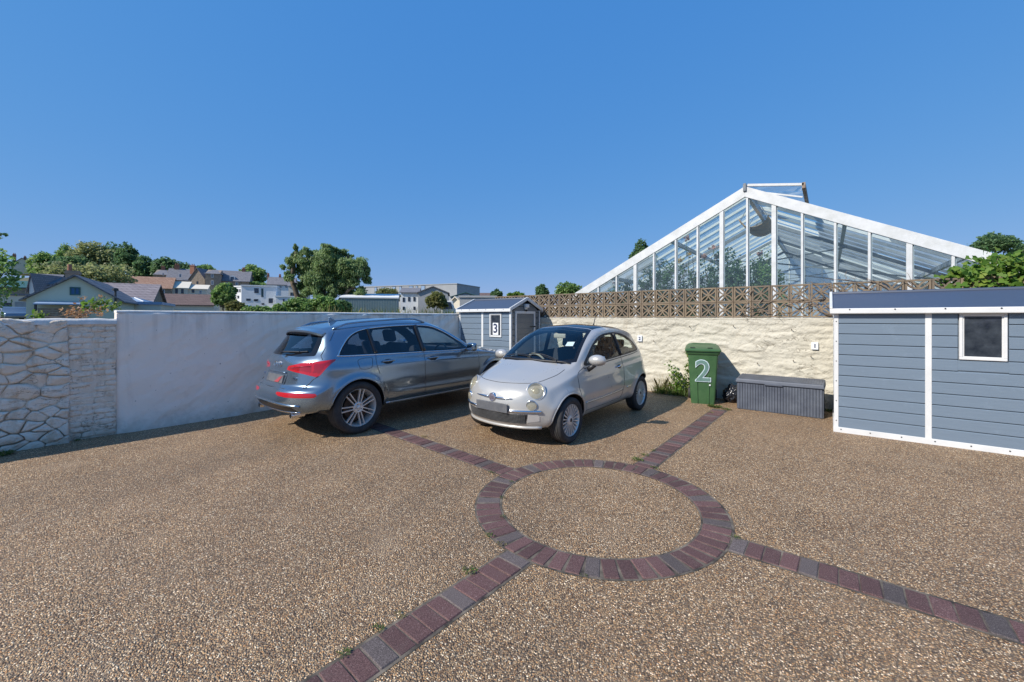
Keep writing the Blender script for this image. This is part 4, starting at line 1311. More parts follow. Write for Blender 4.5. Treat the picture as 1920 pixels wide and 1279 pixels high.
# ---- the grey estate-type car -------------------------------------------------------------------
def grey_car():
    tab = dict(
        zb=[(-1.7, .36), (-1.0, .30), (1.0, .28), (1.8, .28)], wb=[(-1.7, .80), (-1.0, .84), (1.0, .84), (1.8, .78)],
        zl=[(-1.7, .46), (-1.0, .40), (1.0, .38), (1.8, .40)], wl=[(-1.7, .905), (-1.4, .915), (-.9, .885), (.9, .885), (1.4, .915), (1.8, .885)],
        zm=[(-1.7, .72), (-1.0, .68), (1.0, .70), (1.8, .66)], wm=[(-1.7, .922), (-1.4, .935), (-.8, .922), (.8, .922), (1.4, .933), (1.85, .90)],
        zs=[(-1.7, 1.085), (-1.0, 1.065), (0, 1.035), (.9, .995), (1.3, .955), (1.85, .86)], ws=[(-1.7, .872), (-1.0, .888), (0, .892), (.9, .890), (1.4, .880), (1.85, .84)],
        zr=[(-1.7, 1.43), (-1.2, 1.475), (-.4, 1.505), (.0, 1.49), (.35, 1.40), (.7, 1.22), (.95, 1.07), (1.15, 1.025), (1.5, .975), (1.85, .92)],
        wr=[(-1.7, .60), (-1.0, .635), (-.2, .645), (.35, .665), (.7, .715), (.95, .755), (1.2, .745), (1.85, .66)],
        zu=[(-1.7, 1.485), (-1.2, 1.545), (-.4, 1.575), (.0, 1.555), (.35, 1.46), (.7, 1.275), (.95, 1.125), (1.15, 1.06), (1.5, 1.01), (1.85, .945)],
        wu=[(-1.7, .44), (-1.0, .47), (0, .48), (.7, .50), (1.1, .52), (1.85, .42)],
        zt=[(-1.7, 1.505), (-1.2, 1.575), (-.4, 1.610), (.0, 1.592), (.35, 1.50), (.7, 1.315), (.95, 1.17), (1.15, 1.085), (1.5, 1.03), (1.85, .965)])
    sp = dict(tab=tab, fprof=[(.25, 2.10), (.4, 2.19), (.6, 2.22), (.8, 2.18), (.90, 2.11), (.97, 2.0)], fplan=(.42, .9, 3.0),
        fring=[(0, .25), (.56, .25), (.78, .28), (.86, .42), (.885, .64), (.82, .82), (.64, .905), (.40, .93), (0, .945)], fc=.6,
        rprof=[(.30, -2.12), (.38, -2.22), (.50, -2.275), (.62, -2.27), (.685, -2.235), (.715, -2.17), (.80, -2.145), (.92, -2.12), (1.02, -2.10), (1.08, -2.055), (1.14, -1.99), (1.42, -1.775), (1.52, -1.68)], rplan=(.30, .91, 3.4),
        rring=[(0, .33), (.58, .335), (.80, .37), (.895, .50), (.912, .72), (.868, 1.09), (.605, 1.415), (.43, 1.475), (0, 1.495)], rc=.8,
        ystart=1.62, yend=-1.55, axles=(1.404, -1.404), wr=.365, ra=.408, flare=(.020, .045), hw=.92, lining=(60, 60), cabin=(1.0, -1.95), floor=.33,
        swage=[([(-1.9, .955), (0, .905), (1.8, .84)], .014, .075, -2.0, 1.7), ([(-1.0, .50), (1.0, .47)], .020, .09, -.95, 1.0)])
    c = Car(sp); x, y, z = c.fc.T; lab = c.lab
    ps = c.fcol
    up = (ps > 58)
    sidef = np.abs(c.fn[:, 0]) > .30
    # side glass
    front_g = [(.70, 1.085), (.52, 1.235), (.33, 1.345), (.10, 1.432), (-.12, 1.462), (-.205, 1.466), (-.20, 1.075)]
    rear_g = [(-.30, 1.468), (-.62, 1.466), (-1.0, 1.450), (-1.075, 1.444), (-1.075, 1.105), (-.30, 1.082)]
    quart_g = [(-1.145, 1.440), (-1.25, 1.418), (-1.38, 1.362), (-1.50, 1.262), (-1.60, 1.160), (-1.618, 1.125), (-1.145, 1.107)]
    dlo = [(.80, 1.045), (.58, 1.215), (.36, 1.345), (.10, 1.452), (-.20, 1.487), (-.62, 1.488), (-1.02, 1.468), (-1.26, 1.432), (-1.42, 1.360), (-1.55, 1.250), (-1.66, 1.130), (-1.64, 1.105), (-1.2, 1.088), (-.3, 1.062)]
    d2 = [(.80, 1.045)] + spline(dlo[1:11], 5) + dlo[11:]
    lab[sidef & up & in_poly(y, z, d2)] = 'dlo'
    for poly, nm in ((front_g, 'glass_front'), (rear_g, 'glass_rear'), (quart_g, 'glass_quarter')):
        m = sidef & up & in_poly(y, z, poly)
        lab[m & (x > 0)] = nm+'_r'; lab[m & (x < 0)] = nm+'_l'
    # windscreen, rear screen
    top = np.abs(c.fn[:, 0]) < .62
    wpoly = [(-.70, 1.02), (-.62, .75), (-.50, .30), (-.47, .17), (.47, .17), (.50, .30), (.62, .75), (.70, 1.02), (.45, 1.115), (-.45, 1.115)]
    lab[top & (ps > 80) & (z > 1.03) & in_poly(x, y, wpoly)] = 'glass_windscreen'
    rs = np.arange(len(x))
    rearf = c.frow > (c.rows - 62)
    rwin_o = [(-.675, 1.115), (-.62, 1.29), (-.545, 1.418), (.545, 1.418), (.62, 1.29), (.675, 1.115), (.4, 1.10), (-.4, 1.10)]
    rwin = [(-.575, 1.150), (-.535, 1.29), (-.485, 1.402), (.485, 1.402), (.535, 1.29), (.575, 1.150), (.3, 1.135), (-.3, 1.135)]
    gate = [(-.84, 1.07), (-.70, 1.16), (-.63, 1.30), (-.57, 1.43), (-.45, 1.475), (.45, 1.475), (.57, 1.43), (.63, 1.30), (.70, 1.16), (.84, 1.07), (.80, .86), (.74, .72), (-.74, .72), (-.80, .86)]
    ycent = pchip(sp['rprof'], z)
    s_ = np.abs(x) + (y-ycent)
    gate_s = [(-1, .70), (.80, .70), (.92, .80), (1.02, .90), (1.16, 1.07), (1.02, 1.20), (.80, 1.35), (.60, 1.455), (-1, 1.475)]
    rear_half = y < -1.5
    lab[rear_half & (z < .70) ] = 'bumper'
    lab[rearf & in_poly(s_, z, gate_s) & rear_half] = 'gate'
    lab[rearf & in_poly(x, z, rwin_o) & rear_half] = 'gate_black'
    lab[rearf & in_poly(x, z, rwin) & rear_half] = 'glass_back'
    lamp = [(.30, .925), (.32, .975), (.62, 1.025), (1.215, 1.072), (1.235, 1.055), (1.05, .875), (1.0, .845), (.72, .885)]
    lamp2 = [(.90, 1.045), (1.215, 1.072), (1.235, 1.055), (1.05, .875), (1.0, .845), (.90, .862)]
    m = in_poly(s_, z, lamp) & rear_half
    lab[m & (x > 0)] = 'lamp_r'; lab[m & (x < 0)] = 'lamp_l'
    m = in_poly(s_, z, [(.36, .938), (.37, .958), (.62, .985), (.86, .998), (.86, .905), (.72, .915)]) & rear_half
    lab[m & (x > 0)] = 'cell_r'; lab[m & (x < 0)] = 'cell_l'
    m = in_poly(s_, z, [(.90, 1.012), (1.16, 1.042), (1.03, .90), (.90, .895)]) & rear_half
    lab[m & (x > 0)] = 'cello_r'; lab[m & (x < 0)] = 'cello_l'
    refl = [(.30, .625), (.32, .648), (.80, .652), (1.14, .645), (1.17, .615), (1.12, .592), (.55, .590), (.36, .600)]
    m = in_poly(s_, z, refl) & rear_half
    lab[m & (x > 0)] = 'refl_r'; lab[m & (x < 0)] = 'refl_l'
    # doors, bonnet
    fd = [(.98, .965), (.98, .55), (.93, .40), (-.245, .40), (-.245, 1.06), (-.3, 1.07), (.80, 1.04)]
    rd = [(-.255, 1.06), (-.255, .40), (-.86, .40), (-.98, .60), (-1.08, .80), (-1.12, .95), (-1.12, 1.085)]
    for poly, nm in ((fd, 'fdoor'), (rd, 'rdoor')):
        m = sidef & (lab == 'body') & in_poly(y, z, poly)
        lab[m & (x > 0)] = nm+'_r'; lab[m & (x < 0)] = nm+'_l'
    lab[(lab == 'body') & (ps > 84) & (y > 1.05) & (y < 2.05) & (np.abs(x) < .72)] = 'bonnet'
    ff = c.frow < 55
    lab[ff & (y > 1.8) & in_poly(np.abs(x), z, [(-.1, .40), (.42, .40), (.46, .62), (.40, .83), (-.1, .84)])] = 'grille'
    lab[ff & (y > 1.5) & in_poly(np.abs(x), z, [(.50, .70), (.80, .72), (.85, .86), (.72, .88), (.52, .84)])] = 'headlamp'
    lab[(lab == 'headlamp') & (x > 0)] = 'headlamp_r'; lab[lab == 'headlamp'] = 'headlamp_l'
    isl = lambda *n: np.isin(lab, n)
    c.snap(isl('dlo', 'glass_front_r', 'glass_rear_r', 'glass_quarter_r', 'glass_front_l', 'glass_rear_l', 'glass_quarter_l'), d2, 'side')
    for nm, poly in (('glass_front', front_g), ('glass_rear', rear_g), ('glass_quarter', quart_g)): c.snap(isl(nm+'_r'), poly, 'side')
    c.snap(isl('gate_black', 'glass_back'), rwin_o, 'rear'); c.snap(isl('glass_back'), rwin, 'rear')
    for q_ in 'rl': c.snap(isl('lamp_'+q_, 'cell_'+q_, 'cello_'+q_), lamp, 's'); c.snap(isl('refl_'+q_), refl, 's')
    lab[isl('dlo') & (x > 0)] = 'dlo_r'; lab[lab == 'dlo'] = 'dlo_l'
    t = thing('parked_car', 'metallic grey estate car with red tail lamps parked along the rendered wall', 'car', (-6.08, 4.71, gz(0, 4.71)), R(-2.0))
    t.rotation_euler = (math.atan(.012), 0, R(-2.0))
    P = M['paint_grey']
    L2 = {'body': ('body', P, None), 'dlo_r': ('window_surround', M['gloss_black'], None), 'dlo_l': ('window_surround', M['gloss_black'], None), 'gate': ('tailgate', P, None), 'gate_black': ('rear_screen_surround', M['gloss_black'], None),
          'glass_back': ('rear_screen', M['glass_privacy'], None), 'glass_windscreen': ('windscreen', M['glass_car'], None), 'bumper': ('rear_bumper', P, None), 'bonnet': ('bonnet', P, None),
          'grille': ('grille', M['trim'], None), 'headlamp_r': ('headlamp', M['glass_lens'], None), 'headlamp_l': ('headlamp', M['glass_lens'], None)}
    for q in 'rl':
        L2['glass_front_'+q] = ('front_window', M['glass_car'], None); L2['glass_rear_'+q] = ('rear_window', M['glass_privacy'], None); L2['glass_quarter_'+q] = ('quarter_window', M['glass_privacy'], None)
        L2['lamp_'+q] = ('tail_lamp', M['red_lens'], None); L2['cell_'+q] = ('tail_lamp_reflector', M['red_lens_dark'], None); L2['cello_'+q] = ('tail_lamp_reflector', M['red_lens_dark'], None); L2['refl_'+q] = ('bumper_reflector', M['red_lens'], None)
        L2['fdoor_'+q] = ('front_door', P, None); L2['rdoor_'+q] = ('rear_door', P, None)
    L2 = {k: v for k, v in L2.items() if k in set(lab)}
    res = finish_body(c, t, P, None, L2)
    part = lambda k: res[k][3] if k in res and res[k][3] is not None else t
    gate_o = part('gate')
    gapm = M['trim']
    for sg, q in ((1, 'r'), (-1, 'l')):
        c.sideline([(.985, .965), (.99, .75), (.975, .55), (.93, .42), (.86, .385)], sg, .0036, 'shut_line', gapm, part('fdoor_'+q))
        c.sideline([(-.25, 1.055), (-.25, .8), (-.25, .39)], sg, .0036, 'shut_line', gapm, part('fdoor_'+q))
        c.sideline([(-1.12, 1.08), (-1.12, .93), (-1.075, .80)], sg, .0036, 'shut_line', gapm, part('rdoor_'+q))
        c.sideline([(.90, .392), (0, .395), (-.90, .41)], sg, .0040, 'shut_line', gapm, part('fdoor_'+q))
        dl = spline(dlo, 6, True)
        c.line([c.side_pt(a, b, sg, .001) for (a, b) in dl], .0105, 'window_trim', M['chrome'], t, closed=True)
        for (a, b) in (((-.25, 1.482), (-.245, 1.07)), ((-1.11, 1.45), (-1.11, 1.10))):
            pts = [c.side_pt(a[0]+(b[0]-a[0])*k/8, a[1]+(b[1]-a[1])*k/8, sg, .002) for k in range(9)]
            MBs = MB().tube(pts, .034 if a[0] > -.5 else .026, 6); 
            for i, v in enumerate(MBs.v): pass
            ob = MBs.build('pillar', M['gloss_black'], t, smooth=True); 
        # handles in shallow cups
        for (hy, hz, dr) in ((-.10+.02, .945, 'fdoor_'), (-.93, .968, 'rdoor_')):
            cup = [c.side_pt(hy+.085*math.cos(a), hz+.036*math.sin(a), sg, .0015) for a in np.linspace(0, 2*math.pi, 18)[:-1]]
            mb = MB(); cen = c.side_pt(hy, hz, sg, .0015); mb.add(cup+[cen], [(i, (i+1) % 17, 17) for i in range(17)])
            mb.build('handle_cup', M['trim'], part(dr+q), smooth=True)
            pts = [c.side_pt(hy+d, hz+.004, sg, o) for (d, o) in ((-.105, .004), (-.085, .022), (-.03, .030), (.05, .030), (.09, .022), (.108, .004))]
            c.line(pts, [.010, .013, .015, .015, .013, .010], 'door_handle', P, part(dr+q), n=8)
        # sill strip
        c.sideline([(-.93, .335), (0, .325), (.93, .315)], sg, .014, 'sill_strip', P, t)
        c.sideline([(-.95, .352), (0, .342), (.95, .332)], sg, .006, 'sill_line', M['chrome'], t)
        # roof rail
        pts = []
        for k in range(25):
            yy = .02 - 1.62*k/24; h = .045*min(1, k/3, (24-k)/3)
            p = c.top_pt(sg*(.565-.015*abs(k-12)/12), yy, .0); pts.append(p+Vector((0, 0, .006+h)))
        c.line(pts, .014, 'roof_rail', P, t, n=8)
        # mirror
        mo = soft_box('door_mirror', (.20, .115, .145), P, t, (sg*1.035, .70, 1.085), (0, 0, R(-8*sg)), bev=.045)
        soft_box('mirror_glass', (.155, .006, .105), M['chrome'], mo, (0, -.058, 0), bev=.002)
        MB().bar((sg*.87, .72, 1.02), (sg*.98, .71, 1.045), .05, .05).build('mirror_arm', M['trim'], t)
    # tail details
    gl = [c.rear_pt(s0, z0, .0) for (s0, z0) in ((-.74, .705), (-.4, .690), (0, .686), (.4, .690), (.74, .705))]
    c.line(gl, .0045, 'shut_line', gapm, gate_o)
    for sg in (-1, 1):
        def unroll(sv, zz, off=.001):
            best = None
            for k in range(60):
                xx = .2 + .74*k/59
                yy = float(c.yrear(np.array(xx), np.array(zz))); 
                if xx + yy - float(pchip(sp['rprof'], zz)) >= sv: break
            return c.rear_pt(sg*xx, zz, off) if xx < .90 else c.side_pt(float(sv-.905+pchip(sp['rprof'], zz)), zz, sg, off)
        pts = [unroll(a, b) for (a, b) in ((.80, .705), (.86, .76), (.93, .82), (1.0, .86))]
        c.line(pts, .0042, 'shut_line', gapm, gate_o)
        pts = [c.side_pt(a, b, sg, .001) for (a, b) in ((-1.865, 1.07), (-1.86, 1.12), (-1.80, 1.20), (-1.70, 1.32), (-1.60, 1.43))]
        c.line(pts, .0042, 'shut_line', gapm, gate_o)
        # exhaust
        mb = MB().lathe([(-2.0, .040), (-2.175, .042), (-2.175, .034), (-2.08, .032)], 18, 'Y', (sg*.54, 0, .345)); mb.lathe([(-2.1, .0), (-2.1, .033)], 12, 'Y', (sg*.54, 0, .345))
        mb.build('exhaust_tip', M['chrome'], t, angle=40)
    # lower valance
    va = [c.rear_pt(xx, .405, .004) for xx in np.linspace(-.66, .66, 23)]; vb = [c.rear_pt(xx, .475, .004) for xx in np.linspace(-.60, .60, 23)]
    MB().add(va+vb, [(i, i+1, 24+i, 23+i) for i in range(22)]).build('valance', M['trim'], part('bumper'), smooth=True)
    c.line([c.rear_pt(xx, .392, .004) for xx in np.linspace(-.68, .68, 23)], .009, 'valance_trim', M['chrome'], part('bumper'))
    c.line([c.rear_pt(xx, .50-.02*(abs(xx)/.7)**2, .004) for xx in np.linspace(-.72, .72, 23)], .016, 'bumper_ridge', P, part('bumper'))
    # number plate (blank, as in the picture) in its recess, rings, badge
    pa = [(-.30, .725), (.30, .725), (.33, .865), (-.33, .865)]
    MB().add([c.rear_pt(a, b, .0025) for (a, b) in pa], [(0, 1, 2, 3)]).build('plate_recess', M['paint_grey'], gate_o)
    pp = [c.rear_pt(a, b, .014) for (a, b) in ((-.26, .735), (.26, .735), (.26, .845), (-.26, .845))]
    pq = [p + Vector((0, .012, 0)) for p in pp]
    MB().hexa(pq+pp).build('number_plate', M['plate'], gate_o)
    M['plate_red'] = simple('red_plate_smear', (.40,.05,.06), (.28,.07,.08), 10, .5)
    ps_ = [c.rear_pt(a, b, .0165) for (a, b) in ((.02, .742), (.15, .742), (.24, .835), (.14, .815))]
    MB().add(ps_, [(0, 1, 2, 3)]).build('plate_smear', M['plate_red'], gate_o)
    c.line([c.rear_pt(xx, .885, .010) for xx in np.linspace(-.30, .30, 13)], .012, 'plate_lamp_bar', P, gate_o)
    for k in range(4):
        cx = -.0825+.055*k
        pts = [c.rear_pt(cx+.036*math.cos(a), .985+.036*math.sin(a), .006) for a in np.linspace(0, 2*math.pi, 25)[:-1]]
        c.line(pts, .0058, 'badge_ring', M['chrome'], gate_o, closed=True)
    b = c.rear_pt(.50, .815, .004); text_mesh('badge_letters', 'TDI', .062, M['chrome'], gate_o, b, (R(90), 0, R(10)), .003, .002)
    b = c.rear_pt(-.50, .815, .004); text_mesh('badge_letters', 'Q5', .062, M['chrome'], gate_o, b, (R(90), 0, R(-10)), .003, .002)
    # wiper on the rear screen
    w0 = c.rear_pt(-.02, 1.118, .03); w1 = c.rear_pt(.02, 1.15, .03)
    mb = MB().lathe([(0, .035), (.03, .03), (.035, 0)], 12, 'Z', (0, 0, 0)); mb.v = [(w0.x+a, w0.y-cc*.6-.02, w0.z+b*.6) for (a, b, cc) in mb.v]
    mb.tube([c.rear_pt(-.02, 1.12, .035), c.rear_pt(.12, 1.128, .04), c.rear_pt(.38, 1.150, .02)], [.016, .013, .008], 6)
    mb.tube([c.rear_pt(.05, 1.145, .012), c.rear_pt(.3, 1.148, .012), c.rear_pt(.52, 1.165, .012)], .008, 6)
    mb.build('rear_wiper', M['trim'], gate_o, angle=40)
    # spoiler lip
    sv = []; n = 24
    for k in range(n+1):
        xx = -.60+1.2*k/n; e = (abs(xx)/.6)**3
        p = c.rear_pt(xx*.97, 1.432-.045*e, 0)
        a = p+Vector((0, .02, .04)); b_ = p+Vector((0, -.085+.05*e, .022-.012*e)); d_ = p+Vector((0, -.085+.05*e, -.002-.012*e)); g_ = p+Vector((0, .01, -.022))
        sv += [tuple(a), tuple(b_), tuple(d_), tuple(g_)]
    mb = MB(); mb.v = sv
    for k in range(n):
        for j in range(3): mb.f.append((k*4+j, (k+1)*4+j, (k+1)*4+j+1, k*4+j+1))
    mb.f.append((0, 1, 2, 3)); mb.f.append((n*4+3, n*4+2, n*4+1, n*4))
    mb.build('roof_spoiler', P, gate_o, angle=40)
    ml = MB().tube([Vector(sv[4*k+2])+Vector((0, .012, -.006)) for k in range(n+1)], .013, 6).build('spoiler_edge', M['trim'], gate_o, smooth=True)
    # aerial fin
    p = c.top_pt(0, -1.30)
    MB().prism([(-.09, -.012), (.10, -.012), (.03, .02), (-.05, .065), (-.075, .068)], 'X', -.012, .012).build('aerial_fin', P, t, .006, 2).location = p
    # tail-lamp inner cell, fuel flap
    for sg, q in ((1, 'r'), (-1, 'l')):
        po = part('lamp_'+q)
        pts = [unroll_pt for unroll_pt in [c.rear_pt(sg*a, b, .002) for (a, b) in ((.40, .955), (.55, .975), (.70, .985))]]
        c.line(pts, .006, 'lamp_bar', M['red_lens_dark'], po)
    fl = [(-1.39, 1.035), (-1.20, 1.045), (-1.185, .985), (-1.22, .905), (-1.36, .900), (-1.40, .95)]
    c.sideline(fl, 1, .003, 'fuel_flap_line', gapm, t, closed=True)
    for (yw, q) in ((1.404, 1), (-1.404, 1)):
        for sg in (1, -1):
            make_wheel('wheel', t, (sg*.800, yw, .365), .366, .255, .262, 7, sg < 0)
    # cabin
    for (sx, sy) in ((.38, -.05), (-.38, -.05)): seat(t, sx, sy, .62, M['seat'], .66)
    bb = soft_box('rear_bench', (1.25, .5, .16), M['seat'], t, (0, -.98, .66)); soft_box('seat_back', (1.25, .13, .58), M['seat'], bb, (0, -.28, .28), (R(14), 0, 0))
    for sx in (-.38, .38): soft_box('headrest', (.26, .09, .17), M['seat'], bb, (sx, -.40, .64), (R(10), 0, 0))
    soft_box('dashboard', (1.40, .45, .30), M['seat'], t, (0, .80, .90), bev=.1)
    soft_box('parcel_shelf', (1.2, .62, .04), M['seat'], t, (0, -1.60, 1.05), bev=.015)
    steering(t, (.38, .50, .95), M['trim'])
    soft_box('rear_mirror', (.22, .03, .065), M['trim'], t, (0, .20, 1.43), bev=.014)
grey_car()

# ---- the small white car ------------------------------------------------------------------------
def white_car():
    tab = dict(
        zb=[(-1.35, .27), (-.7, .215), (.7, .215), (1.5, .23)], wb=[(-1.35, .66), (-.8, .70), (.8, .70), (1.5, .60)],
        zl=[(-1.35, .36), (-.7, .32), (.7, .32), (1.5, .33)], wl=[(-1.35, .765), (-1.15, .785), (-.7, .762), (.7, .762), (1.15, .785), (1.38, .745), (1.5, .70)],
        zm=[(-1.35, .62), (-.7, .58), (.7, .56), (1.5, .52)], wm=[(-1.35, .785), (-1.15, .805), (-.6, .798), (.6, .798), (1.12, .806), (1.35, .782), (1.5, .738)],
        zs=[(-1.35, .965), (-.8, .945), (0, .915), (.6, .885), (.85, .862), (1.15, .80), (1.5, .71)], ws=[(-1.35, .705), (-.8, .738), (0, .752), (.6, .752), (.95, .742), (1.2, .718), (1.5, .655)],
        zr=[(-1.35, 1.275), (-1.1, 1.335), (-.7, 1.385), (-.3, 1.405), (0, 1.385), (.25, 1.315), (.5, 1.195), (.75, 1.035), (.92, .935), (1.1, .885), (1.5, .790)],
        wr=[(-1.35, .545), (-1.0, .575), (-.4, .592), (.0, .598), (.4, .622), (.75, .655), (.95, .645), (1.2, .585), (1.5, .50)],
        zu=[(-1.35, 1.335), (-1.1, 1.395), (-.7, 1.442), (-.3, 1.462), (0, 1.442), (.25, 1.375), (.5, 1.262), (.75, 1.105), (.92, .99), (1.1, .932), (1.5, .828)],
        wu=[(-1.35, .40), (-.5, .43), (.5, .45), (.95, .46), (1.5, .33)],
        zt=[(-1.35, 1.355), (-1.1, 1.420), (-.7, 1.470), (-.3, 1.490), (0, 1.472), (.25, 1.408), (.5, 1.300), (.75, 1.150), (.92, 1.030), (1.1, .962), (1.5, .855)])
    sp = dict(tab=tab, fprof=[(.19, 1.685), (.25, 1.755), (.34, 1.800), (.45, 1.812), (.55, 1.802), (.65, 1.772), (.72, 1.72), (.80, 1.61)], fplan=(.34, .74, 2.7),
        fring=[(0, .215), (.46, .215), (.60, .235), (.695, .325), (.725, .50), (.640, .695), (.475, .765), (.31, .79), (0, .80)], fc=.5,
        rprof=[(.27, -1.56), (.38, -1.62), (.55, -1.63), (.75, -1.60), (.95, -1.555), (1.05, -1.51), (1.30, -1.385), (1.36, -1.34)], rplan=(.26, .78, 3.0),
        rring=[(0, .28), (.5, .28), (.65, .31), (.76, .42), (.775, .62), (.70, .965), (.54, 1.255), (.39, 1.315), (0, 1.335)], rc=.7,
        ystart=1.30, yend=-1.25, axles=(1.15, -1.15), wr=.292, ra=.342, flare=(.014, .05), hw=.80, lining=(70, 60), cabin=(.85, -1.45), floor=.27, sig=(3.0, 2.3),
        swage=[([(-1.4, .835), (0, .785), (1.2, .74)], .012, .07, -1.5, 1.0)])
    c = Car(sp); x, y, z = c.fc.T; lab = c.lab; ps = c.fcol
    sidef = np.abs(c.fn[:, 0]) > .30; up = ps > 58
    dlo = [(.70, .945), (.50, 1.10), (.28, 1.235), (.05, 1.325), (-.25, 1.358), (-.60, 1.345), (-.90, 1.285), (-1.10, 1.200), (-1.24, 1.085), (-1.22, 1.020), (-.9, 1.000), (-.4, .982), (.3, .955)]
    d2 = spline(dlo, 5, True)
    fw = [(.62, .972), (.46, 1.088), (.26, 1.205), (.04, 1.295), (-.25, 1.332), (-.375, 1.334), (-.40, .998), (.1, .985)]
    qw = [(-.455, 1.332), (-.62, 1.322), (-.88, 1.262), (-1.06, 1.185), (-1.18, 1.090), (-1.17, 1.042), (-.9, 1.025), (-.475, 1.010)]
    lab[sidef & up & in_poly(y, z, d2)] = 'dlo'
    for poly, nm in ((fw, 'glass_front'), (qw, 'glass_quarter')):
        m = sidef & up & in_poly(y, z, poly); lab[m & (x > 0)] = nm+'_r'; lab[m & (x < 0)] = nm+'_l'
    top = np.abs(c.fn[:, 0]) < .70
    ws_o = [(-.655, .80), (-.60, .55), (-.535, .25), (-.50, .08), (.50, .08), (.535, .25), (.60, .55), (.655, .80), (.50, .94), (.25, .985), (-.25, .985), (-.50, .94)]
    ws = [(-.60, .78), (-.552, .55), (-.492, .26), (-.465, .16), (.465, .16), (.492, .26), (.552, .55), (.60, .78), (.46, .875), (.22, .915), (-.22, .915), (-.46, .875)]
    lab[top & (ps > 76) & in_poly(x, y, ws_o)] = 'screen_black'
    lab[top & (ps > 76) & in_poly(x, y, ws)] = 'glass_windscreen'
    roofp = [(-.50, .06), (-.51, -.3), (-.49, -.78), (.49, -.78), (.51, -.3), (.50, .06)]
    lab[top & (ps > 84) & in_poly(x, y, roofp) & (z > 1.2)] = 'glass_roof'
    rearf = c.frow > c.rows-62
    lab[rearf & in_poly(x, z, [(-.50, 1.03), (-.45, 1.28), (.45, 1.28), (.50, 1.03)]) & (y < -1.3)] = 'glass_back'
    dr = [(.93, .845), (.93, .50), (.88, .36), (-.42, .36), (-.445, .60), (-.445, .99), (.3, .95), (.72, .93)]
    m = sidef & (lab == 'body') & in_poly(y, z, dr); lab[m & (x > 0)] = 'door_r'; lab[m & (x < 0)] = 'door_l'
    bon = [(-.60, .93), (-.615, 1.10), (-.55, 1.35), (-.46, 1.52), (-.30, 1.63), (0, 1.665), (.30, 1.63), (.46, 1.52), (.55, 1.35), (.615, 1.10), (.60, .93), (.3, .99), (-.3, .99)]
    lab[(lab == 'body') & (c.fn[:, 2] > .3) & in_poly(x, y, bon) & (z > .7)] = 'bonnet'
    lab[(lab == 'body') & (z < .64) & (y > 1.36)] = 'bumper'
    ff = y > 1.45
    lab[ff & in_poly(x, z, [(-.46, .315), (-.50, .425), (.50, .425), (.46, .315), (0, .295)])] = 'grille'
    isl = lambda *n: np.isin(lab, n)
    c.snap(isl('dlo', 'glass_front_r', 'glass_quarter_r', 'glass_front_l', 'glass_quarter_l'), d2, 'side')
    for nm, poly in (('glass_front', fw), ('glass_quarter', qw)): c.snap(isl(nm+'_r'), poly, 'side')
    c.snap(isl('screen_black', 'glass_windscreen'), ws_o, 'top'); c.snap(isl('glass_windscreen'), ws, 'top'); c.snap(isl('glass_roof'), roofp, 'top')
    lab[isl('dlo') & (x > 0)] = 'dlo_r'; lab[lab == 'dlo'] = 'dlo_l'
    t = thing('parked_car', 'small pearl white three door car with round headlamps facing the brick ring', 'car', (-3.37, 5.83, gz(0, 5.83)), R(178.5))
    t.rotation_euler = (-math.atan(.012), 0, R(178.5))
    P = M['paint_white']
    L2 = {'body': ('body', P, None), 'dlo_r': ('window_surround', M['trim'], None), 'dlo_l': ('window_surround', M['trim'], None), 'screen_black': ('screen_surround', M['gloss_black'], None), 'glass_windscreen': ('windscreen', M['glass_car'], None),
          'glass_roof': ('roof_panel', M['gloss_black'], None), 'glass_back': ('rear_screen', M['glass_car'], None), 'bonnet': ('bonnet', P, None), 'bumper': ('front_bumper', P, None), 'grille': ('grille_backing', M['trim'], None)}
    for q in 'rl':
        L2['glass_front_'+q] = ('front_window', M['glass_car'], None); L2['glass_quarter_'+q] = ('quarter_window', M['glass_car'], None); L2['door_'+q] = ('door', P, None)
    L2 = {k: v for k, v in L2.items() if k in set(lab)}
    res = finish_body(c, t, P, None, L2)
    part = lambda k: res[k][3] if k in res and res[k][3] is not None else t
    gapm = M['trim']
    for sg, q in ((1, 'r'), (-1, 'l')):
        D = part('door_'+q)
        c.sideline([(.71, .93), (.90, .86), (.935, .76), (.935, .55), (.90, .40), (.84, .345)], sg, .0034, 'shut_line', gapm, D)
        c.sideline([(-.44, 1.0), (-.455, .80), (-.45, .55), (-.40, .40), (-.34, .345)], sg, .0034, 'shut_line', gapm, D)
        c.sideline([(.84, .345), (.2, .335), (-.34, .345)], sg, .0034, 'shut_line', gapm, D)
        c.sideline([(.74, .905), (.30, .935), (-.4, .962), (-.9, .982), (-1.22, 1.002)], sg, .0065, 'waist_trim', M['trim'], t)
        c.sideline([(.80, .455), (.3, .452), (-.40, .470)], sg, .013, 'door_moulding', P, D, .002)
        c.sideline([(.78, .470), (.3, .467), (-.38, .485)], sg, .0045, 'moulding_chrome', M['chrome'], D, .012)
        c.sideline([(-.72, .49), (-.60, .48), (-.56, .48)], sg, .012, 'flank_badge', M['chrome'], t, .003)
        c.line([c.side_pt(-.30+d, .835+e, sg, o) for (d, e, o) in ((-.085, .0, .004), (-.06, .0, .026), (.0, -.002, .030), (.06, -.004, .026), (.085, -.004, .004))], [.009, .013, .014, .013, .009], 'door_handle', M['chrome'], D, n=8)
        cup = [c.side_pt(-.31+.07*math.cos(a), .833+.03*math.sin(a), sg, .0015) for a in np.linspace(0, 2*math.pi, 17)[:-1]]
        MB().add(cup+[c.side_pt(-.31, .833, sg, .0015)], [(i, (i+1) % 16, 16) for i in range(16)]).build('handle_cup', M['trim'], D)
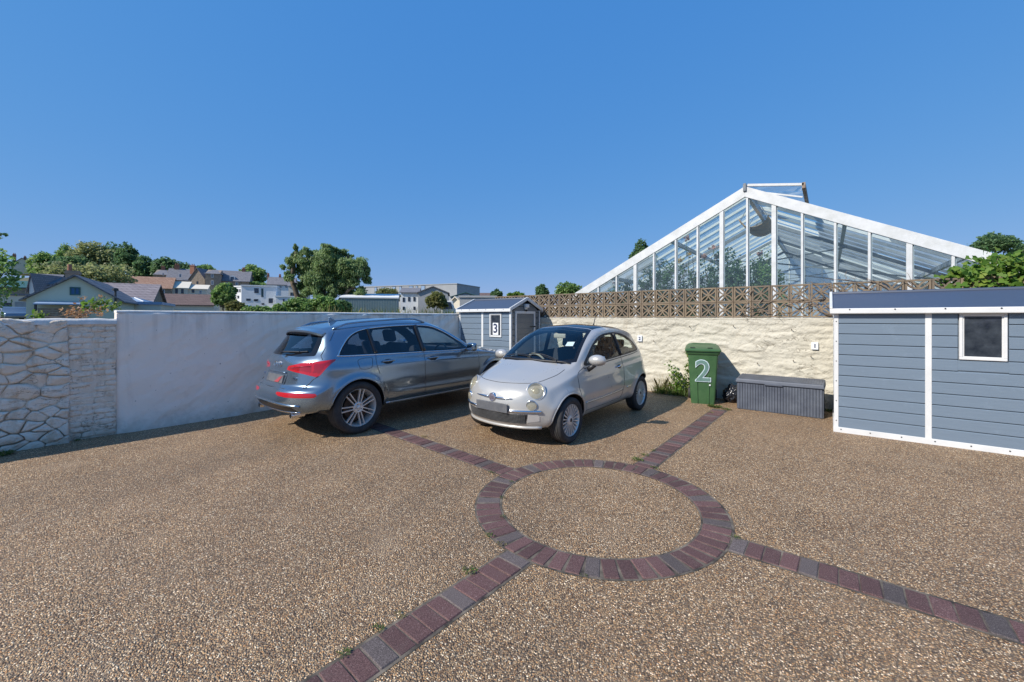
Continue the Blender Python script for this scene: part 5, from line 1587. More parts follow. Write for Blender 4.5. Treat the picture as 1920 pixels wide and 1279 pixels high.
        # B-pillar
        c.line([c.side_pt(-.425-.03*(k/8), 1.345-.35*k/8, sg, .002) for k in range(9)], .026, 'pillar', M['trim'], t)
        # mirror
        bm = bmesh.new(); bmesh.ops.create_uvsphere(bm, u_segments=24, v_segments=14, radius=1)
        for v in bm.verts:
            v.co = Vector((v.co.x*.125, (v.co.y if v.co.y > -.35 else -.35)*.085, v.co.z*.078))
        me = bpy.data.meshes.new('door_mirror'); bm.to_mesh(me); bm.free()
        for p in me.polygons: p.use_smooth = True
        mo = link('door_mirror', me, t, P); mo.location = (sg*.865, .60, 1.015); mo.rotation_euler = (0, 0, R(-6*sg))
        soft_box('mirror_glass', (.19, .006, .115), M['chrome'], mo, (0, -.031, 0), bev=.002)
        ar = MB().tube([(sg*.735, .63, .885), (sg*.79, .625, .92), (sg*.835, .61, .955)], [.038, .034, .030], 10).build('mirror_arm', M['trim'], mo, smooth=True)
        ar.matrix_parent_inverse = (Matrix.Translation(mo.location) @ Matrix.Rotation(R(-6*sg), 4, 'Z')).inverted()
        # headlamp: round, raked back into the wing
        nrm = Vector((sg*.45, .78, .42)).normalized()
        hp = c.front_pt(sg*.535, .705) - nrm*.016
        rot = nrm.to_track_quat('Z', 'Y')
        def hl(name, mb, mat, par, **kw):
            mb.v = [tuple(rot @ Vector(v) + hp) for v in mb.v]; return mb.build(name, mat, par, **kw)
        ho = hl('headlamp', MB().lathe([(-.09, .116), (.002, .116), (.014, .112), (.016, .105), (.006, .102), (-.05, .09), (-.075, .05), (-.08, 0)], 36, 'Z'), M['chrome'], t, smooth=True)
        hl('headlamp_lens', MB().lathe([(.010, .1045), (.026, .092), (.040, .068), (.047, .036), (.050, 0.0)], 36, 'Z'), M['glass_lens'], ho, smooth=True)
        hl('headlamp_projector', MB().lathe([(-.04, .052), (.010, .050), (.022, .040), (.030, .02), (.032, 0)], 28, 'Z'), M['glass_lens'], ho, smooth=True)
        hl('headlamp_bezel', MB().lathe([(-.10, .122), (.008, .122), (.013, .117), (.004, .112)], 36, 'Z'), P, ho, smooth=True)
        # lower lamp
        fp = c.front_pt(sg*.525, .535); nrm = Vector((sg*.45, .88, -.05)).normalized(); rot = nrm.to_track_quat('Z', 'Y')
        hp = fp
        mb = MB().lathe([(-.04, .068), (.004, .068), (.010, .062), (-.01, .055), (-.03, .02), (-.03, 0)], 28, 'Z'); mb.v = [(a*1.0, b*.82, d) if False else (a, b, d) for (a, b, d) in mb.v]
        fo = hl('fog_lamp', mb, M['chrome'], t, smooth=True)
        hl('fog_lens', MB().lathe([(.004, .060), (.016, .05), (.024, .025), (.026, 0)], 28, 'Z'), M['glass_lens'], fo, smooth=True)
        # lower corner vent panels
        q4 = [c.front_pt(sg*a, b, .005) for (a, b) in ((.475, .325), (.60, .345), (.605, .405), (.585, .430), (.49, .432))]
        MB().add(q4, [tuple(range(5))]).build('corner_panel', M['alu'], part('bumper'))
    # bonnet shut line
    bl = [(-.60, 1.02), (-.585, 1.20), (-.51, 1.42), (-.44, 1.525), (-.30, 1.605), (-.15, 1.64), (0, 1.65), (.15, 1.64), (.30, 1.605), (.44, 1.525), (.51, 1.42), (.585, 1.20), (.60, 1.02)]
    c.line([c.top_pt(a, b, .0005) for (a, b) in spline(bl, 6)], .0036, 'shut_line', gapm, part('bonnet'))
    # nose details
    for sg in (-1, 1):
        pts = [c.front_pt(sg*a, .600+.006*(a-.06)*4, .010) for a in np.linspace(.062, .30, 9)]
        c.line(pts, [.013, .014, .014, .013, .012, .010, .008, .006, .003], 'nose_bar', M['chrome'], t, n=8)
        pts = [c.front_pt(sg*a, .462, .008) for a in np.linspace(.26, .62, 13)]
        c.line(pts, .017, 'bumper_bar', M['chrome'], part('bumper'), n=8)
    M['badge'] = simple('enamel_badge', (.12,.09,.12), (.20,.20,.26), 30, .2)
    bp = c.front_pt(0, .600, .004)
    bd = MB().lathe([(-.02, .056), (.010, .056), (.014, .050), (.012, .046)], 28, 'Y', bp).build('badge_rim', M['chrome'], t, smooth=True)
    MB().lathe([(.010, .047), (.013, .03), (.014, 0)], 28, 'Y', bp).build('badge_face', M['badge'], bd, smooth=True)
    for k in range(4):
        MB().bar((bp.x-.021+.014*k, bp.y+.016, bp.z-.02), (bp.x-.019+.014*k, bp.y+.016, bp.z+.022), .004, .003).build('badge_letter_stroke', M['chrome'], bd)
    pl = [c.front_pt(a, b, .030) for (a, b) in ((-.26, .435), (.26, .435), (.26, .545), (-.26, .545))]
    yv = sum(p.y for p in pl)/4+.01
    MB().box(-.262, .262, yv-.02, yv, .432, .545).build('number_plate', M['plate'], part('bumper'), .004, 1)
    gr = MB()
    for k in range(7):
        zz = .312+.0165*k
        p = [c.front_pt(a, zz, .004) for a in np.linspace(-.455, .455, 31)]; gr.tube(p, .0032, 5)
    for k in range(47):
        xx = -.455+.91*k/46; p = [c.front_pt(xx, b, .004) for b in (.308, .36, .418)]; gr.tube(p, .0032, 5)
    M['mesh_grey'] = simple('grille_grey', (.07,.07,.07), (.11,.11,.11), 6, .5)
    go = gr.build('grille_mesh', M['mesh_grey'], part('bumper')); go['kind'] = 'stuff'
    c.line([c.front_pt(a, .250+.01*(abs(a)/.6)**2, .004) for a in np.linspace(-.60, .60, 25)], .020, 'lip', M['trim'] if False else P, part('bumper'), n=8)
    # bonnet crease
    # screen wipers
    for (x0, x1) in ((-.42, .10), (.02, .52)):
        pts = [c.top_pt(x0+(x1-x0)*k/8, .905-.03*math.sin(math.pi*k/8)-.045*(k/8), .018) for k in range(9)]
        wo = c.line(pts, .007, 'wiper', M['trim'], t)
        c.line([c.top_pt(x0-.02, .965, .02), c.top_pt(x0+.02, .93, .03), c.top_pt((x0+x1)/2, .885, .03)], .009, 'wiper_arm', M['trim'], wo)
    c.line([c.top_pt(a, .965-.10*(abs(a)/.6)**2, .002) for a in np.linspace(-.60, .60, 21)], .016, 'scuttle', M['trim'], t)
    # aerial
    p = c.top_pt(0, -.92)
    MB().tube([p, p+Vector((0, -.03, .05)), p+Vector((0, -.12, .24))], [.016, .008, .003], 8).build('aerial', M['trim'], t, smooth=True)
    # permit sticker on the windscreen, held inside the glass
    stk = [c.top_pt(a, b, -.006) for (a, b) in ((-.36, .62), (-.47, .59), (-.455, .50), (-.35, .53))]
    MB().add(stk, [(0, 1, 2, 3)]).build('permit_sticker', M['card'], part('glass_windscreen'))
    stk = [c.top_pt(a, b, -.006) for (a, b) in ((.365, .64), (.45, .615), (.448, .59), (.363, .615))]
    for yw in (1.15, -1.15):
        for sg in (1, -1):
            make_wheel('wheel', t, (sg*.700, yw, .292), .293, .185, .203, 20, sg < 0, style='multi')
    for sx in (.35, -.35): seat(t, sx, -.18, .52, M['seat'], .60)
    bb = soft_box('rear_bench', (1.1, .45, .15), M['seat'], t, (0, -.88, .58)); soft_box('seat_back', (1.1, .12, .5), M['seat'], bb, (0, -.25, .25), (R(14), 0, 0))
    for sx in (-.32, .32): soft_box('headrest', (.24, .08, .15), M['seat'], bb, (sx, -.34, .54), (R(10), 0, 0))
    soft_box('dashboard', (1.24, .42, .28), M['seat_cream'], t, (0, .62, .80), bev=.09)
    soft_box('dash_top', (1.22, .36, .05), M['seat'], t, (0, .70, .935), bev=.02)
    steering(t, (.34, .34, .87), M['seat_cream'], .175)
    soft_box('rear_mirror', (.22, .03, .07), M['seat_cream'], t, (0, .19, 1.31), bev=.014)
white_car()
# ------------------------------------------------------------------ glasshouse behind the wall
GY = 10.5
def greenhouse():
    ap = on_y(1397, 350, GY); le = on_y(1080, 549, GY); re = on_y(1920, 491, GY)
    sl = (ap.z-le.z)/(ap.x-le.x); sr = (ap.z-re.z)/(re.x-ap.x)
    zE = 1.45
    xl = ap.x-(ap.z-zE)/sl; xr = ap.x+(ap.z-zE)/sr
    Ly = 13.0
    t = thing('greenhouse', 'large old white timber greenhouse with glazed gable behind the block wall', 'greenhouse', (ap.x, GY, -.3))
    AZ = ap.z+.3; EZ = zE+.3; XL = xl-ap.x; XR = xr-ap.x
    def roof_z(x): return AZ + (x*sl if x < 0 else -x*sr)
    D = .21
    # gable barge boards
    for (xe, s, lab) in ((XL, sl, 'left'), (XR, -sr, 'right')):
        u = Vector((1, 0, s)).normalized(); nn = Vector((-u.z, 0, u.x))
        if nn.z < 0: nn = -nn
        a = Vector((0, 0, AZ)); b = Vector((xe, 0, EZ))
        k = D
        low_a = Vector((0, 0, AZ-k/abs(nn.z))); low_b = b - nn*k
        mb = MB().prism([(a.x, a.z), (b.x, b.z), (low_b.x, low_b.z), (low_a.x, low_a.z)], 'Y', -.03 if lab == 'left' else -.034, .03)
        mb.build('barge_board', M['white_wood'], t, .004, 1)
    MB().box(-.032, .032, -.07, -.02, AZ-.12, AZ+.06).build('finial', M['iron_grey'], t, .01, 1)
    thin = [1096, 1122, 1156, 1226, 1267, 1308, 1401, 1504, 1566, 1630, 1787, 1880, 1985, 2110]; thick = [1191, 1353, 1451, 1705]
    bars = sorted([(on_y(p, 520, GY).x-ap.x, .042) for p in thin]+[(on_y(p, 520, GY).x-ap.x, .085) for p in thick])
    under = lambda x: roof_z(x) - D/math.cos(math.atan(sl if x < 0 else sr))
    for (x, w) in bars:
        z1 = under(x) + .01
        if z1 < 1.0: continue
        MB().box(x-w/2, x+w/2, -.02, .045, .7, z1).build('glazing_bar', M['white_wood'], t, .004, 1)
        MB().box(x+w/2-.001, x+w/2+.022, .012, .04, .7, z1-.012).build('glazing_rebate', M['glass_edge'], t)
    for (a, wa), (b, wb) in zip(bars, bars[1:]):
        x0, x1 = a+wa/2, b-wb/2
        if x0 < 0 < x1: poly = [(x0, .7), (x1, .7), (x1, under(x1)), (0, under(0)), (x0, under(x0))]
        else: poly = [(x0, .7), (x1, .7), (x1, under(x1)), (x0, under(x0))]
        if min(p[1] for p in poly[2:]) < .75: continue
        MB().prism(poly, 'Y', .018, .022).build('pane', M['glass_house'], t)
    MB().box(XL, XR, -.03, .06, .0, .70).build('gable_base', M['white_wood'], t)
    # roof: glazing bars down the slopes, panes, purlins
    nb = 20; st = Ly/nb
    rnd = random.Random(4)
    for side, xe, s in ((-1, XL, sl), (1, XR, sr)):
        for k in range(nb+1):
            y = .05 + st*k
            MB().bar((0, y, AZ-.03), (xe, y, EZ-.03), .035, .06).build('roof_bar', M['white_wood'], t)
        for k in range(nb):
            y0 = .07+st*k; y1 = .03+st*(k+1)
            for j in range(5):
                f0, f1 = j/5, (j+1)/5
                if rnd.random() < (.10 if side > 0 else .04): continue
                xa, xb = xe*f0, xe*f1; za, zb = AZ+(EZ-AZ)*f0-.002+.006, AZ+(EZ-AZ)*f1+.012
                m = M['glass_white'] if (side > 0 and rnd.random() < .85) or (side < 0 and j >= 2 and rnd.random() < .55) else M['glass_house']
                MB().add([(xa, y0, za), (xb, y0, zb-.006), (xb, y1, zb-.006), (xa, y1, za)], [(0, 1, 2, 3)]).build('roof_pane', m, t)
        for f in (.28, .55, .82):
            MB().box(xe*f-.035, xe*f+.035, .05, Ly, AZ+(EZ-AZ)*f-.16, AZ+(EZ-AZ)*f-.065).build('purlin', M['white_wood'], t)
        MB().box(xe-.05, xe+.05, 0, Ly, EZ-.16, EZ-.02).build('eaves_plate', M['white_wood'], t)
        for k in range(0, nb+1, 2):
            MB().box(xe-.035, xe+.035, st*k+.01, st*k+.08, 0, EZ-.16).build('wall_post', M['white_wood'], t)
        MB().box(xe-.004, xe+.0, .06, Ly, .5, EZ-.16).build('side_glazing', M['glass_house'], t)
    MB().box(-.04, .04, -.02, Ly, AZ-.16, AZ+.03).build('ridge_beam', M['white_wood'], t)
    # slender iron trusses
    for y in (3.2, 6.6, 10.0):
        tr = MB()
        for xe, s in ((XL, sl), (XR, sr)):
            tr.bar((0, y, AZ-.20), (xe, y, EZ-.12), .05, .08)
            tr.bar((xe*.62, y, AZ+(EZ-AZ)*.62-.18), (0, y, AZ-1.35), .035, .035)
            tr.bar((xe*.30, y, AZ+(EZ-AZ)*.30-.18), (0, y, AZ-1.35), .03, .03)
            tr.bar((xe*.62, y, AZ+(EZ-AZ)*.62-.18), (xe*.95, y, EZ-.5), .03, .03)
        tr.bar((XL*.62, y, AZ+(EZ-AZ)*.62-.2), (XR*.62, y, AZ+(EZ-AZ)*.62-.2), .03, .03)
        tr.build('roof_truss', M['iron_grey'], t)
    for y in (3.2, 6.6, 10.0):
        for x in (XL*.62, XR*.62):
            MB().box(x-.04, x+.04, y-.04, y+.04, 0, AZ+(EZ-AZ)*.62-.14).build('inner_post', M['white_wood'], t)
    for z in (1.05, 1.42, 1.8, 2.25):
        w = max(.5, (AZ-z)/sl*.9)
        MB().tube([(-w, .25, z), (-w*.3, .25, z-.015), (w*.4, .25, z-.02), (w, .25, z)], .006, 5).build('training_wire', M['chrome'], t)
    # far gable
    MB().prism([(XL, EZ), (XR, EZ), (0, AZ)], 'Y', Ly, Ly+.01).build('far_gable', M['glass_white'], t)
    for k in range(-8, 9):
        x = k*.62; z1 = roof_z(x)-.1
        if z1 > .5: MB().box(x-.02, x+.02, Ly-.04, Ly-.002, 0, z1).build('far_glazing_bar', M['white_wood'], t)
    # open ridge vent
    o1 = on_y(1507, 346, GY)
    vx, vz = o1.x-ap.x, o1.z+.3
    v0 = Vector((.05, 0, AZ+.02)); v1 = Vector((vx, 0, vz))
    Lv = 2.4
    vt = MB().bar(v0+Vector((0, .0, 0)), v1+Vector((0, .0, 0)), .06, .05).build('vent_frame', M['white_wood'], t)
    MB().bar(v0+Vector((0, Lv, 0)), v1+Vector((0, Lv, 0)), .06, .05).build('vent_rail', M['white_wood'], vt)
    MB().bar(v1+Vector((0, -.03, -.02)), v1+Vector((0, Lv, -.02)), .06, .12).build('vent_edge', M['old_wood'], vt)
    for k in range(4):
        y0 = .04+Lv*k/4; y1 = Lv*(k+1)/4
        MB().add([v0+Vector((0, y0, 0)), v1+Vector((0, y0, 0)), v1+Vector((0, y1, 0)), v0+Vector((0, y1, 0))], [(0, 1, 2, 3)]).build('vent_pane', M['glass_house'], vt)
    MB().bar((.12, .02, AZ-.12), (vx-.02, .02, roof_z(vx)+.12), .03, .03).build('vent_stay', M['white_wood'], vt)
    return t
M['iron_grey'] = simple('grey_iron', (.12,.14,.16), (.20,.22,.24), 6, .7)
M['glass_edge'] = simple('old_putty', (.34,.42,.44), (.26,.33,.36), 8, .4)
greenhouse()
def curved_sheet():
    M['rust_sheet'] = simple('rusty_sheet', (.62,.36,.14), (.40,.26,.14), 4, .8, .3, 20)
    p = on_y(1412, 418, GY+1.6)
    mb = MB(); n = 14; R0 = .34
    for y in (0, 1.6):
        for r in (R0, R0-.012):
            for k in range(n+1):
                a = R(190+160*k/n); mb.v.append((r*math.cos(a), y, r*math.sin(a)*.9+.2))
    m = n+1
    for k in range(n):
        mb.f += [(k, k+1, 2*m+k+1, 2*m+k), (m+k, 3*m+k, 3*m+k+1, m+k+1), (k, m+k, m+k+1, k+1), (2*m+k, 2*m+k+1, 3*m+k+1, 3*m+k)]
    mb.f += [(0, 2*m, 3*m, m), (n, m+n, 3*m+n, 2*m+n)]
    t = thing('hanging_trough', 'rusty brown curved trough hanging below the greenhouse ridge', 'trough', (p.x, p.y, p.z))
    mb.build('trough', M['rust_sheet'], t, smooth=True)
    for y in (.2, 1.4):
        MB().tube([(-R0*.95, y, .12), (-.02, y, .72)], .008, 5).build('hanger', M['iron_grey'], t)
        MB().tube([(R0*.95, y, .12), (.02, y, .72)], .008, 5).build('hanger', M['iron_grey'], t)
curved_sheet()
def rose_bush(px, pyt, Y, w, name_lab, flowers):
    p = on_y(px, pyt, Y); base = Vector((p.x, Y, -.3)); H = p.z+.3
    t = thing('rose_bush', name_lab, 'rose bush', base, 0, 'rose bushes inside the greenhouse')
    mb = MB()
    for k in range(6):
        limb(mb, (random.uniform(-.2, .2), 0, 0), (random.uniform(-w, w)*.8, random.uniform(-.4, .5), H*random.uniform(.7, .98)), .022, .006, .06)
    mb.build('stem', M['bark'], t, smooth=True)
    bl = [(random.uniform(-w, w)*.7, random.uniform(-.3, .4), H*random.uniform(.45, .82), w*.55, .5, H*.20) for _ in range(7)]
    foliage('foliage', bl, 6500, .085, M['leaf_mid'] if random.random() < .5 else M['leaf_dark'], t, 30, .3, .4, .6)
    for (fx, fy, m) in flowers:
        q = on_y(fx, fy, Y-.35); q = q-base
        P = np.array([[q.x, q.y, q.z]]) + RNG.normal(size=(26, 3))*.035
        V, F = leaf_mesh(P, .075, .6, .9); np_mesh('flower', V, F, M[m], t)
        MB().tube([(q.x, q.y, q.z-.03), (q.x*.9, q.y+.2, q.z-.45)], [.006, .009], 5).build('flower_stem', M['leaf_mid'], t)
rose_bush(1180, 500, GY+1.5, .55, 'low sparse rose bush nearest the left slope of the greenhouse', [(1148, 527, 'pink')])
rose_bush(1250, 470, GY+1.4, .75, 'leafy rose bush with yellow flowers behind left greenhouse panes', [(1292, 477, 'yellow'), (1275, 488, 'yellow'), (1288, 446, 'pink')])
rose_bush(1330, 458, GY+1.3, .75, 'tall rose bush with pink flowers behind the wide greenhouse bar', [(1338, 464, 'pink'), (1345, 482, 'pink'), (1320, 480, 'pink')])
rose_bush(1420, 470, GY+1.7, .60, 'reddish rose bush under the hanging trough in the greenhouse', [(1425, 475, 'pink')])

# ------------------------------------------------------------------ climbers and weeds
def dry_vine():
    t = thing('dry_vine', 'leafless brown vine stems trailing over the pierced concrete blocks', 'vine', on_y(1560, 596, BY+.04))
    o = Vector(t.location); rnd = random.Random(9)
    starts = [(1560, 594, 1480, 545), (1560, 594, 1500, 560), (1556, 580, 1520, 528), (1570, 575, 1460, 590), (1545, 560, 1400, 575), (1430, 560, 1390, 598), (1410, 545, 1395, 590), (1600, 560, 1545, 528), (1680, 548, 1625, 522), (1720, 545, 1690, 522), (1500, 565, 1370, 596), (1640, 545, 1580, 524)]
    for (a, b, c, d) in starts:
        p = on_y(a, b, BY-.02)-o; q = on_y(c, d, BY-.05)-o
        mb = MB(); pts = limb(mb, p, q, .011, .004, .10, 7, 6)
        for _ in range(4):
            s = pts[rnd.randint(2, 6)]; limb(mb, s, s+Vector((rnd.uniform(-.3, .2), rnd.uniform(-.06, .02), rnd.uniform(-.15, .2))), .005, .002, .12, 4, 5)
        mb.build('stem', M['twig'], t, smooth=True)
dry_vine()
def big_leaves(P, size, mat, name, parent):
    """lobed leaves of seven corners"""
    n = len(P); rng = RNG
    nrm = rng.normal(size=(n, 3))*.65 + np.array([.25, -.75, .75]); nrm /= np.linalg.norm(nrm, axis=1)[:, None]
    d = rng.normal(size=(n, 3)) + np.array([0, -.2, -.8]); d -= nrm*(d*nrm).sum(1)[:, None]; d /= np.linalg.norm(d, axis=1)[:, None]
    s = np.cross(nrm, d); S = size*rng.uniform(.55, 1.3, n)[:, None]
    out = [P]
    prof = [(-.15, .0, 0), (-.28, .42, .06), (.12, .52, .10), (.28, .30, .03), (.62, .0, -.08), (.28, -.30, .03), (.12, -.52, .10), (-.28, -.42, .06)]
    V = np.stack([P + d*S*a + s*S*b + nrm*S*(c-.04) for (a, b, c) in prof], 1).reshape(-1, 3)
    F = np.arange(8*n).reshape(-1, 8)
    return np_mesh(name, V, F, mat, parent)
def vine_shrub():
    b = on_y(1850, 545, BY+.2)
    t = thing('vine_shrub', 'bright green leafy vine piled on the wall above the long shed', 'vine', (b.x, b.y, 1.6))
    bl = []
    for (px, py, w, h) in ((1795, 523, .22, .18), (1825, 508, .25, .22), (1862, 503, .28, .24), (1905, 508, .3, .26), (1880, 520, .3, .2), (1950, 506, .34, .28), (2010, 512, .34, .28), (1872, 492, .12, .10), (1840, 525, .3, .18), (1920, 525, .35, .22)):
        p = on_y(px, py, BY+.12)-Vector(t.location); bl.append((p.x, p.y, p.z, w, .30, h))
    P = crown_points(bl, 1500, 20, RNG, .5, .5)
    big_leaves(P, .085, M['leaf_bright'], 'foliage', t)
    mb = MB()
    for k in range(7):
        q = bl[k]; limb(mb, (random.uniform(-.3, .5), .1, .35), (q[0], q[1], q[2]), .014, .005, .06)
    q = on_y(1872, 484, BY+.1)-Vector(t.location); limb(mb, (bl[2][0], bl[2][1], bl[2][2]), q, .006, .003, .04)
    mb.build('stem', M['twig'], t, smooth=True)
vine_shrub()
def wall_creeper():
    p0 = at_depth(190, 588, 6.1)
    t = thing('wall_creeper', 'green and dry orange creeper spilling over the join of the left walls', 'creeper', (p0.x, p0.y, 1.55))
    o = Vector(t.location)
    W = lambda px, py, Z: at_depth(px, py, Z)-o
    P1 = []; P2 = []
    for (px, py, Z, r, n, dry) in ((172, 569, 6.2, .07, 40, 0), (160, 575, 6.15, .06, 26, 0), (192, 566, 6.25, .06, 30, 0), (205, 572, 6.25, .07, 36, 0), (214, 577, 6.2, .05, 20, 0), (180, 577, 6.1, .07, 30, 0),
                                (140, 583, 5.95, .07, 46, 1), (152, 590, 5.85, .07, 40, 1), (130, 588, 5.85, .06, 34, 1), (165, 585, 6.0, .06, 30, 1), (187, 582, 6.0, .05, 22, 1), (188, 590, 5.9, .03, 14, 1), (154, 558, 6.2, .03, 10, 1), (192, 556, 6.3, .03, 10, 1), (70, 592, 5.6, .05, 24, 2), (80, 594, 5.6, .04, 14, 2)):
        c = W(px, py, Z); q = np.array(c) + RNG.normal(size=(n, 3))*r*np.array([.9, .9, .6])
        (P2 if dry == 1 else P1).append(q)
    big_leaves(np.concatenate(P1), .055, M['leaf_bright'], 'foliage', t)
    V, F = leaf_mesh(np.concatenate(P2), .05, .4, .6); np_mesh('dry_foliage', V, F, M['leaf_dry'], t)
    mb = MB()
    for (a, b) in (((125, 594), (215, 575)), ((150, 594), (192, 556)), ((140, 594), (155, 557)), ((170, 590), (172, 566)), ((60, 597), (150, 588))):
        limb(mb, W(a[0], a[1], 5.95), W(b[0], b[1], 6.15), .006, .003, .08)
    mb.build('stem', M['twig'], t, smooth=True)
wall_creeper()
def weed(px, py, size, n, label, dry=False, pos=None):
    p = pos if pos is not None else on_ground(px, py)
    P = np.zeros((n, 3)); a = RNG.uniform(0, 6.28, n); r = size*np.sqrt(RNG.uniform(0, 1, n))
    P[:, 0] = np.cos(a)*r; P[:, 1] = np.sin(a)*r*.7; P[:, 2] = RNG.uniform(.004, size*.28, n)
    D = np.stack([np.cos(a), np.sin(a), np.full(n, .35)], 1)
    V, F = leaf_mesh(P, size*.38, 1.2, .42, D=D)
    o = np_mesh('weed', V, F, M['grass_dry'] if dry else M['grass'])
    o.location = (p.x, p.y, p.z+.006)
    return tag(o, label, 'weed', 'weeds in the joints of the paving')
weed(881, 1073, .055, 60, 'green weed tuft beside the near left brick arm')
weed(918, 1006, .045, 40, 'green weed at the left foot of the brick ring near the arm')
weed(941, 1022, .04, 34, 'yellowish weed where near left arm meets the ring', True)
weed(942, 935, .035, 30, 'weed on the inner left edge of the brick ring')
weed(943, 971, .035, 34, 'weed lower on the inner left edge of the brick ring')
weed(921, 888, .04, 30, 'weed below the far left brick arm by the ring')
weed(958, 905, .035, 30, 'weed inside the ring next to the far left arm')
weed(1196, 864, .07, 80, 'bushy weed left of the far right brick arm')
weed(1210, 855, .05, 50, 'weed just above the bushy one on the far right arm')
weed(1224, 846, .04, 36, 'small weed highest beside the lower far right arm')
weed(1228, 879, .05, 40, 'weed in the angle right of the far right arm')
weed(1376, 1009, .045, 40, 'weed in the angle above the right brick arm')
weed(1095, 1082, .03, 26, 'tiny weed below the near edge of the ring')
weed(752, 1157, .04, 40, 'pale weed along the near left arm, halfway down', True)
weed(710, 1182, .04, 44, 'weed along the near left arm, lower down')
weed(645, 1228, .04, 44, 'dark weed along the near left arm near the bottom')
weed(795, 820, .05, 40, 'dry weed on the far left arm beside the grey car', True)
weed(10, 853, .10, 130, 'green weed at the foot of the rubble wall, far left')
weed(145, 827, .05, 60, 'small weed at the foot of the rubble wall near its brick end')
weed(1340, 764, .12, 160, 'low spreading weed in front of the green bin')
weed(1362, 769, .08, 80, 'weed between the bin and the storage box front')
weed(1332, 775, .06, 50, 'small weed at the top of the far right brick arm', True)
weed(1557, 772, .10, 120, 'green weed between storage box and long shed')
def wall_weeds():
    p = on_ground(1262, 742)
    base = Vector((p.x, p.y, 0))
    n = 900
    P = np.zeros((n, 3)); P[:, 0] = RNG.uniform(-.42, .38, n); P[:, 1] = RNG.uniform(-.05, .45, n); 
    g = grass_blades(P, .20, .012, M['grass'], 'grass_patch'); g.location = (p.x, p.y+.05, gz(0, p.y)+.004)
    tag(g, 'green grass growing at the wall foot beside the bin', 'grass', kind='stuff')
    n = 240; P = np.zeros((n, 3)); P[:, 0] = RNG.uniform(-.42, -.05, n); P[:, 1] = RNG.uniform(.1, .5, n)
    g = grass_blades(P, .42, .010, M['grass_dry'], 'dry_grass_patch', lean=.2); g.location = (p.x, p.y+.05, gz(0, p.y)+.004)
    tag(g, 'tall dry grass stalks at the wall foot behind the white car', 'grass', kind='stuff')
    t = thing('tall_weed', 'leafy upright weed climbing the cream wall left of the bin', 'weed', (p.x+.08, BY-.22, gz(0, 8.5)))
    mb = MB(); pts = []
    for (x, h) in ((.0, .42), (-.20, .62), (.16, .45), (.02, .34), (-.08, .5)):
        ps = limb(mb, (x*.4, .02, 0), (x, random.uniform(-.02, .04), h), .007, .003, .05); pts += ps[1:]
    q = on_y(1288, 658, BY-.16)-Vector(t.location); ps = limb(mb, (.22, .04, 0), (q.x+.02, .05, q.z), .007, .003, .05, 9); pts += ps[1:]; pts += [a.lerp(b, .5) for a, b in zip(ps, ps[1:])]
    mb.build('stem', M['leaf_mid'], t, smooth=True)
    P = np.concatenate([np.array(a)+RNG.normal(size=(11, 3))*.035 for a in pts]); V, F = leaf_mesh(P, .07, .8, .55); np_mesh('foliage', V, F, M['leaf_bright'], t)
wall_weeds()
# ------------------------------------------------------------------ the town beyond the walls
def fm(name, c, c2=None, **kw): 
    M[name] = simple(name, c, c2, **kw); return M[name]
fm('far_green_render', (.56,.585,.46), (.62,.64,.51), scale=.8, rough=.9); fm('far_white', (.74,.75,.75), (.68,.69,.70), scale=.7, rough=.8); fm('far_cream', (.64,.58,.47), (.70,.64,.53), scale=.8, rough=.9)
fm('far_stone', (.22,.175,.135), (.34,.275,.21), scale=2.5, rough=.95, bump=.6, bscale=3, bdist=.1); fm('far_brick', (.26,.11,.07), (.34,.17,.11), scale=4, rough=.9)
fm('far_grey_clad', (.30,.31,.32), (.36,.37,.38), scale=.6, rough=.7); fm('far_green_clad', (.23,.30,.30), (.27,.34,.34), scale=.5, rough=.6); fm('far_dark', (.03,.035,.04), (.05,.055,.06), scale=2, rough=.5)
fm('far_pane', (.03,.05,.09), (.06,.09,.14), scale=1, rough=.08); fm('far_blue', (.02,.10,.24), (.03,.13,.30), scale=2, rough=.4); fm('far_teal', (.03,.10,.10), (.04,.13,.13), scale=1, rough=.6)
fm('far_flat_blue', (.20,.30,.45), (.28,.38,.52), scale=1, rough=.5)
def tile_mat(name, a, b, rows, cols, depth=.05):
    t = NT(name); tc = t.n('ShaderNodeTexCoord')
    br = t.n('ShaderNodeTexBrick'); br.inputs['Scale'].default_value = 1.0; br.inputs['Brick Width'].default_value = cols; br.inputs['Row Height'].default_value = rows
    br.inputs['Mortar Size'].default_value = .02; br.inputs['Color1'].default_value = hexcol(a); br.inputs['Color2'].default_value = hexcol(b); br.inputs['Mortar'].default_value = hexcol(tuple(x*.45 for x in a))
    cb = t.n('ShaderNodeCombineXYZ'); sp = t.n('ShaderNodeSeparateXYZ'); t.l(tc.outputs['Object'], sp.inputs[0])
    ad = t.n('ShaderNodeMath', operation='ADD'); t.l(sp.outputs[0], ad.inputs[0]); t.l(sp.outputs[1], ad.inputs[1])
    t.l(ad.outputs[0], cb.inputs[0]); t.l(sp.outputs[2], cb.inputs[1]); t.l(cb.outputs[0], br.inputs['Vector'])
    c = t.mix(t.ramp(t.noise(.6, 6, .7, tc.outputs['Object']), [(.4, 0.), (.7, .5)]), br.outputs['Color'], tuple((x+y)*.5*.8+.02 for x, y in zip(a, b)))
    t.col(c); t.set(Roughness=.85); t.bump(br.outputs['Fac'], -.4, depth); return t.m
M['slate'] = tile_mat('slate_roof', (.16,.16,.18), (.23,.225,.24), .28, .35); M['slate_purple'] = tile_mat('purple_slate_roof', (.22,.185,.195), (.29,.25,.255), .26, .4)
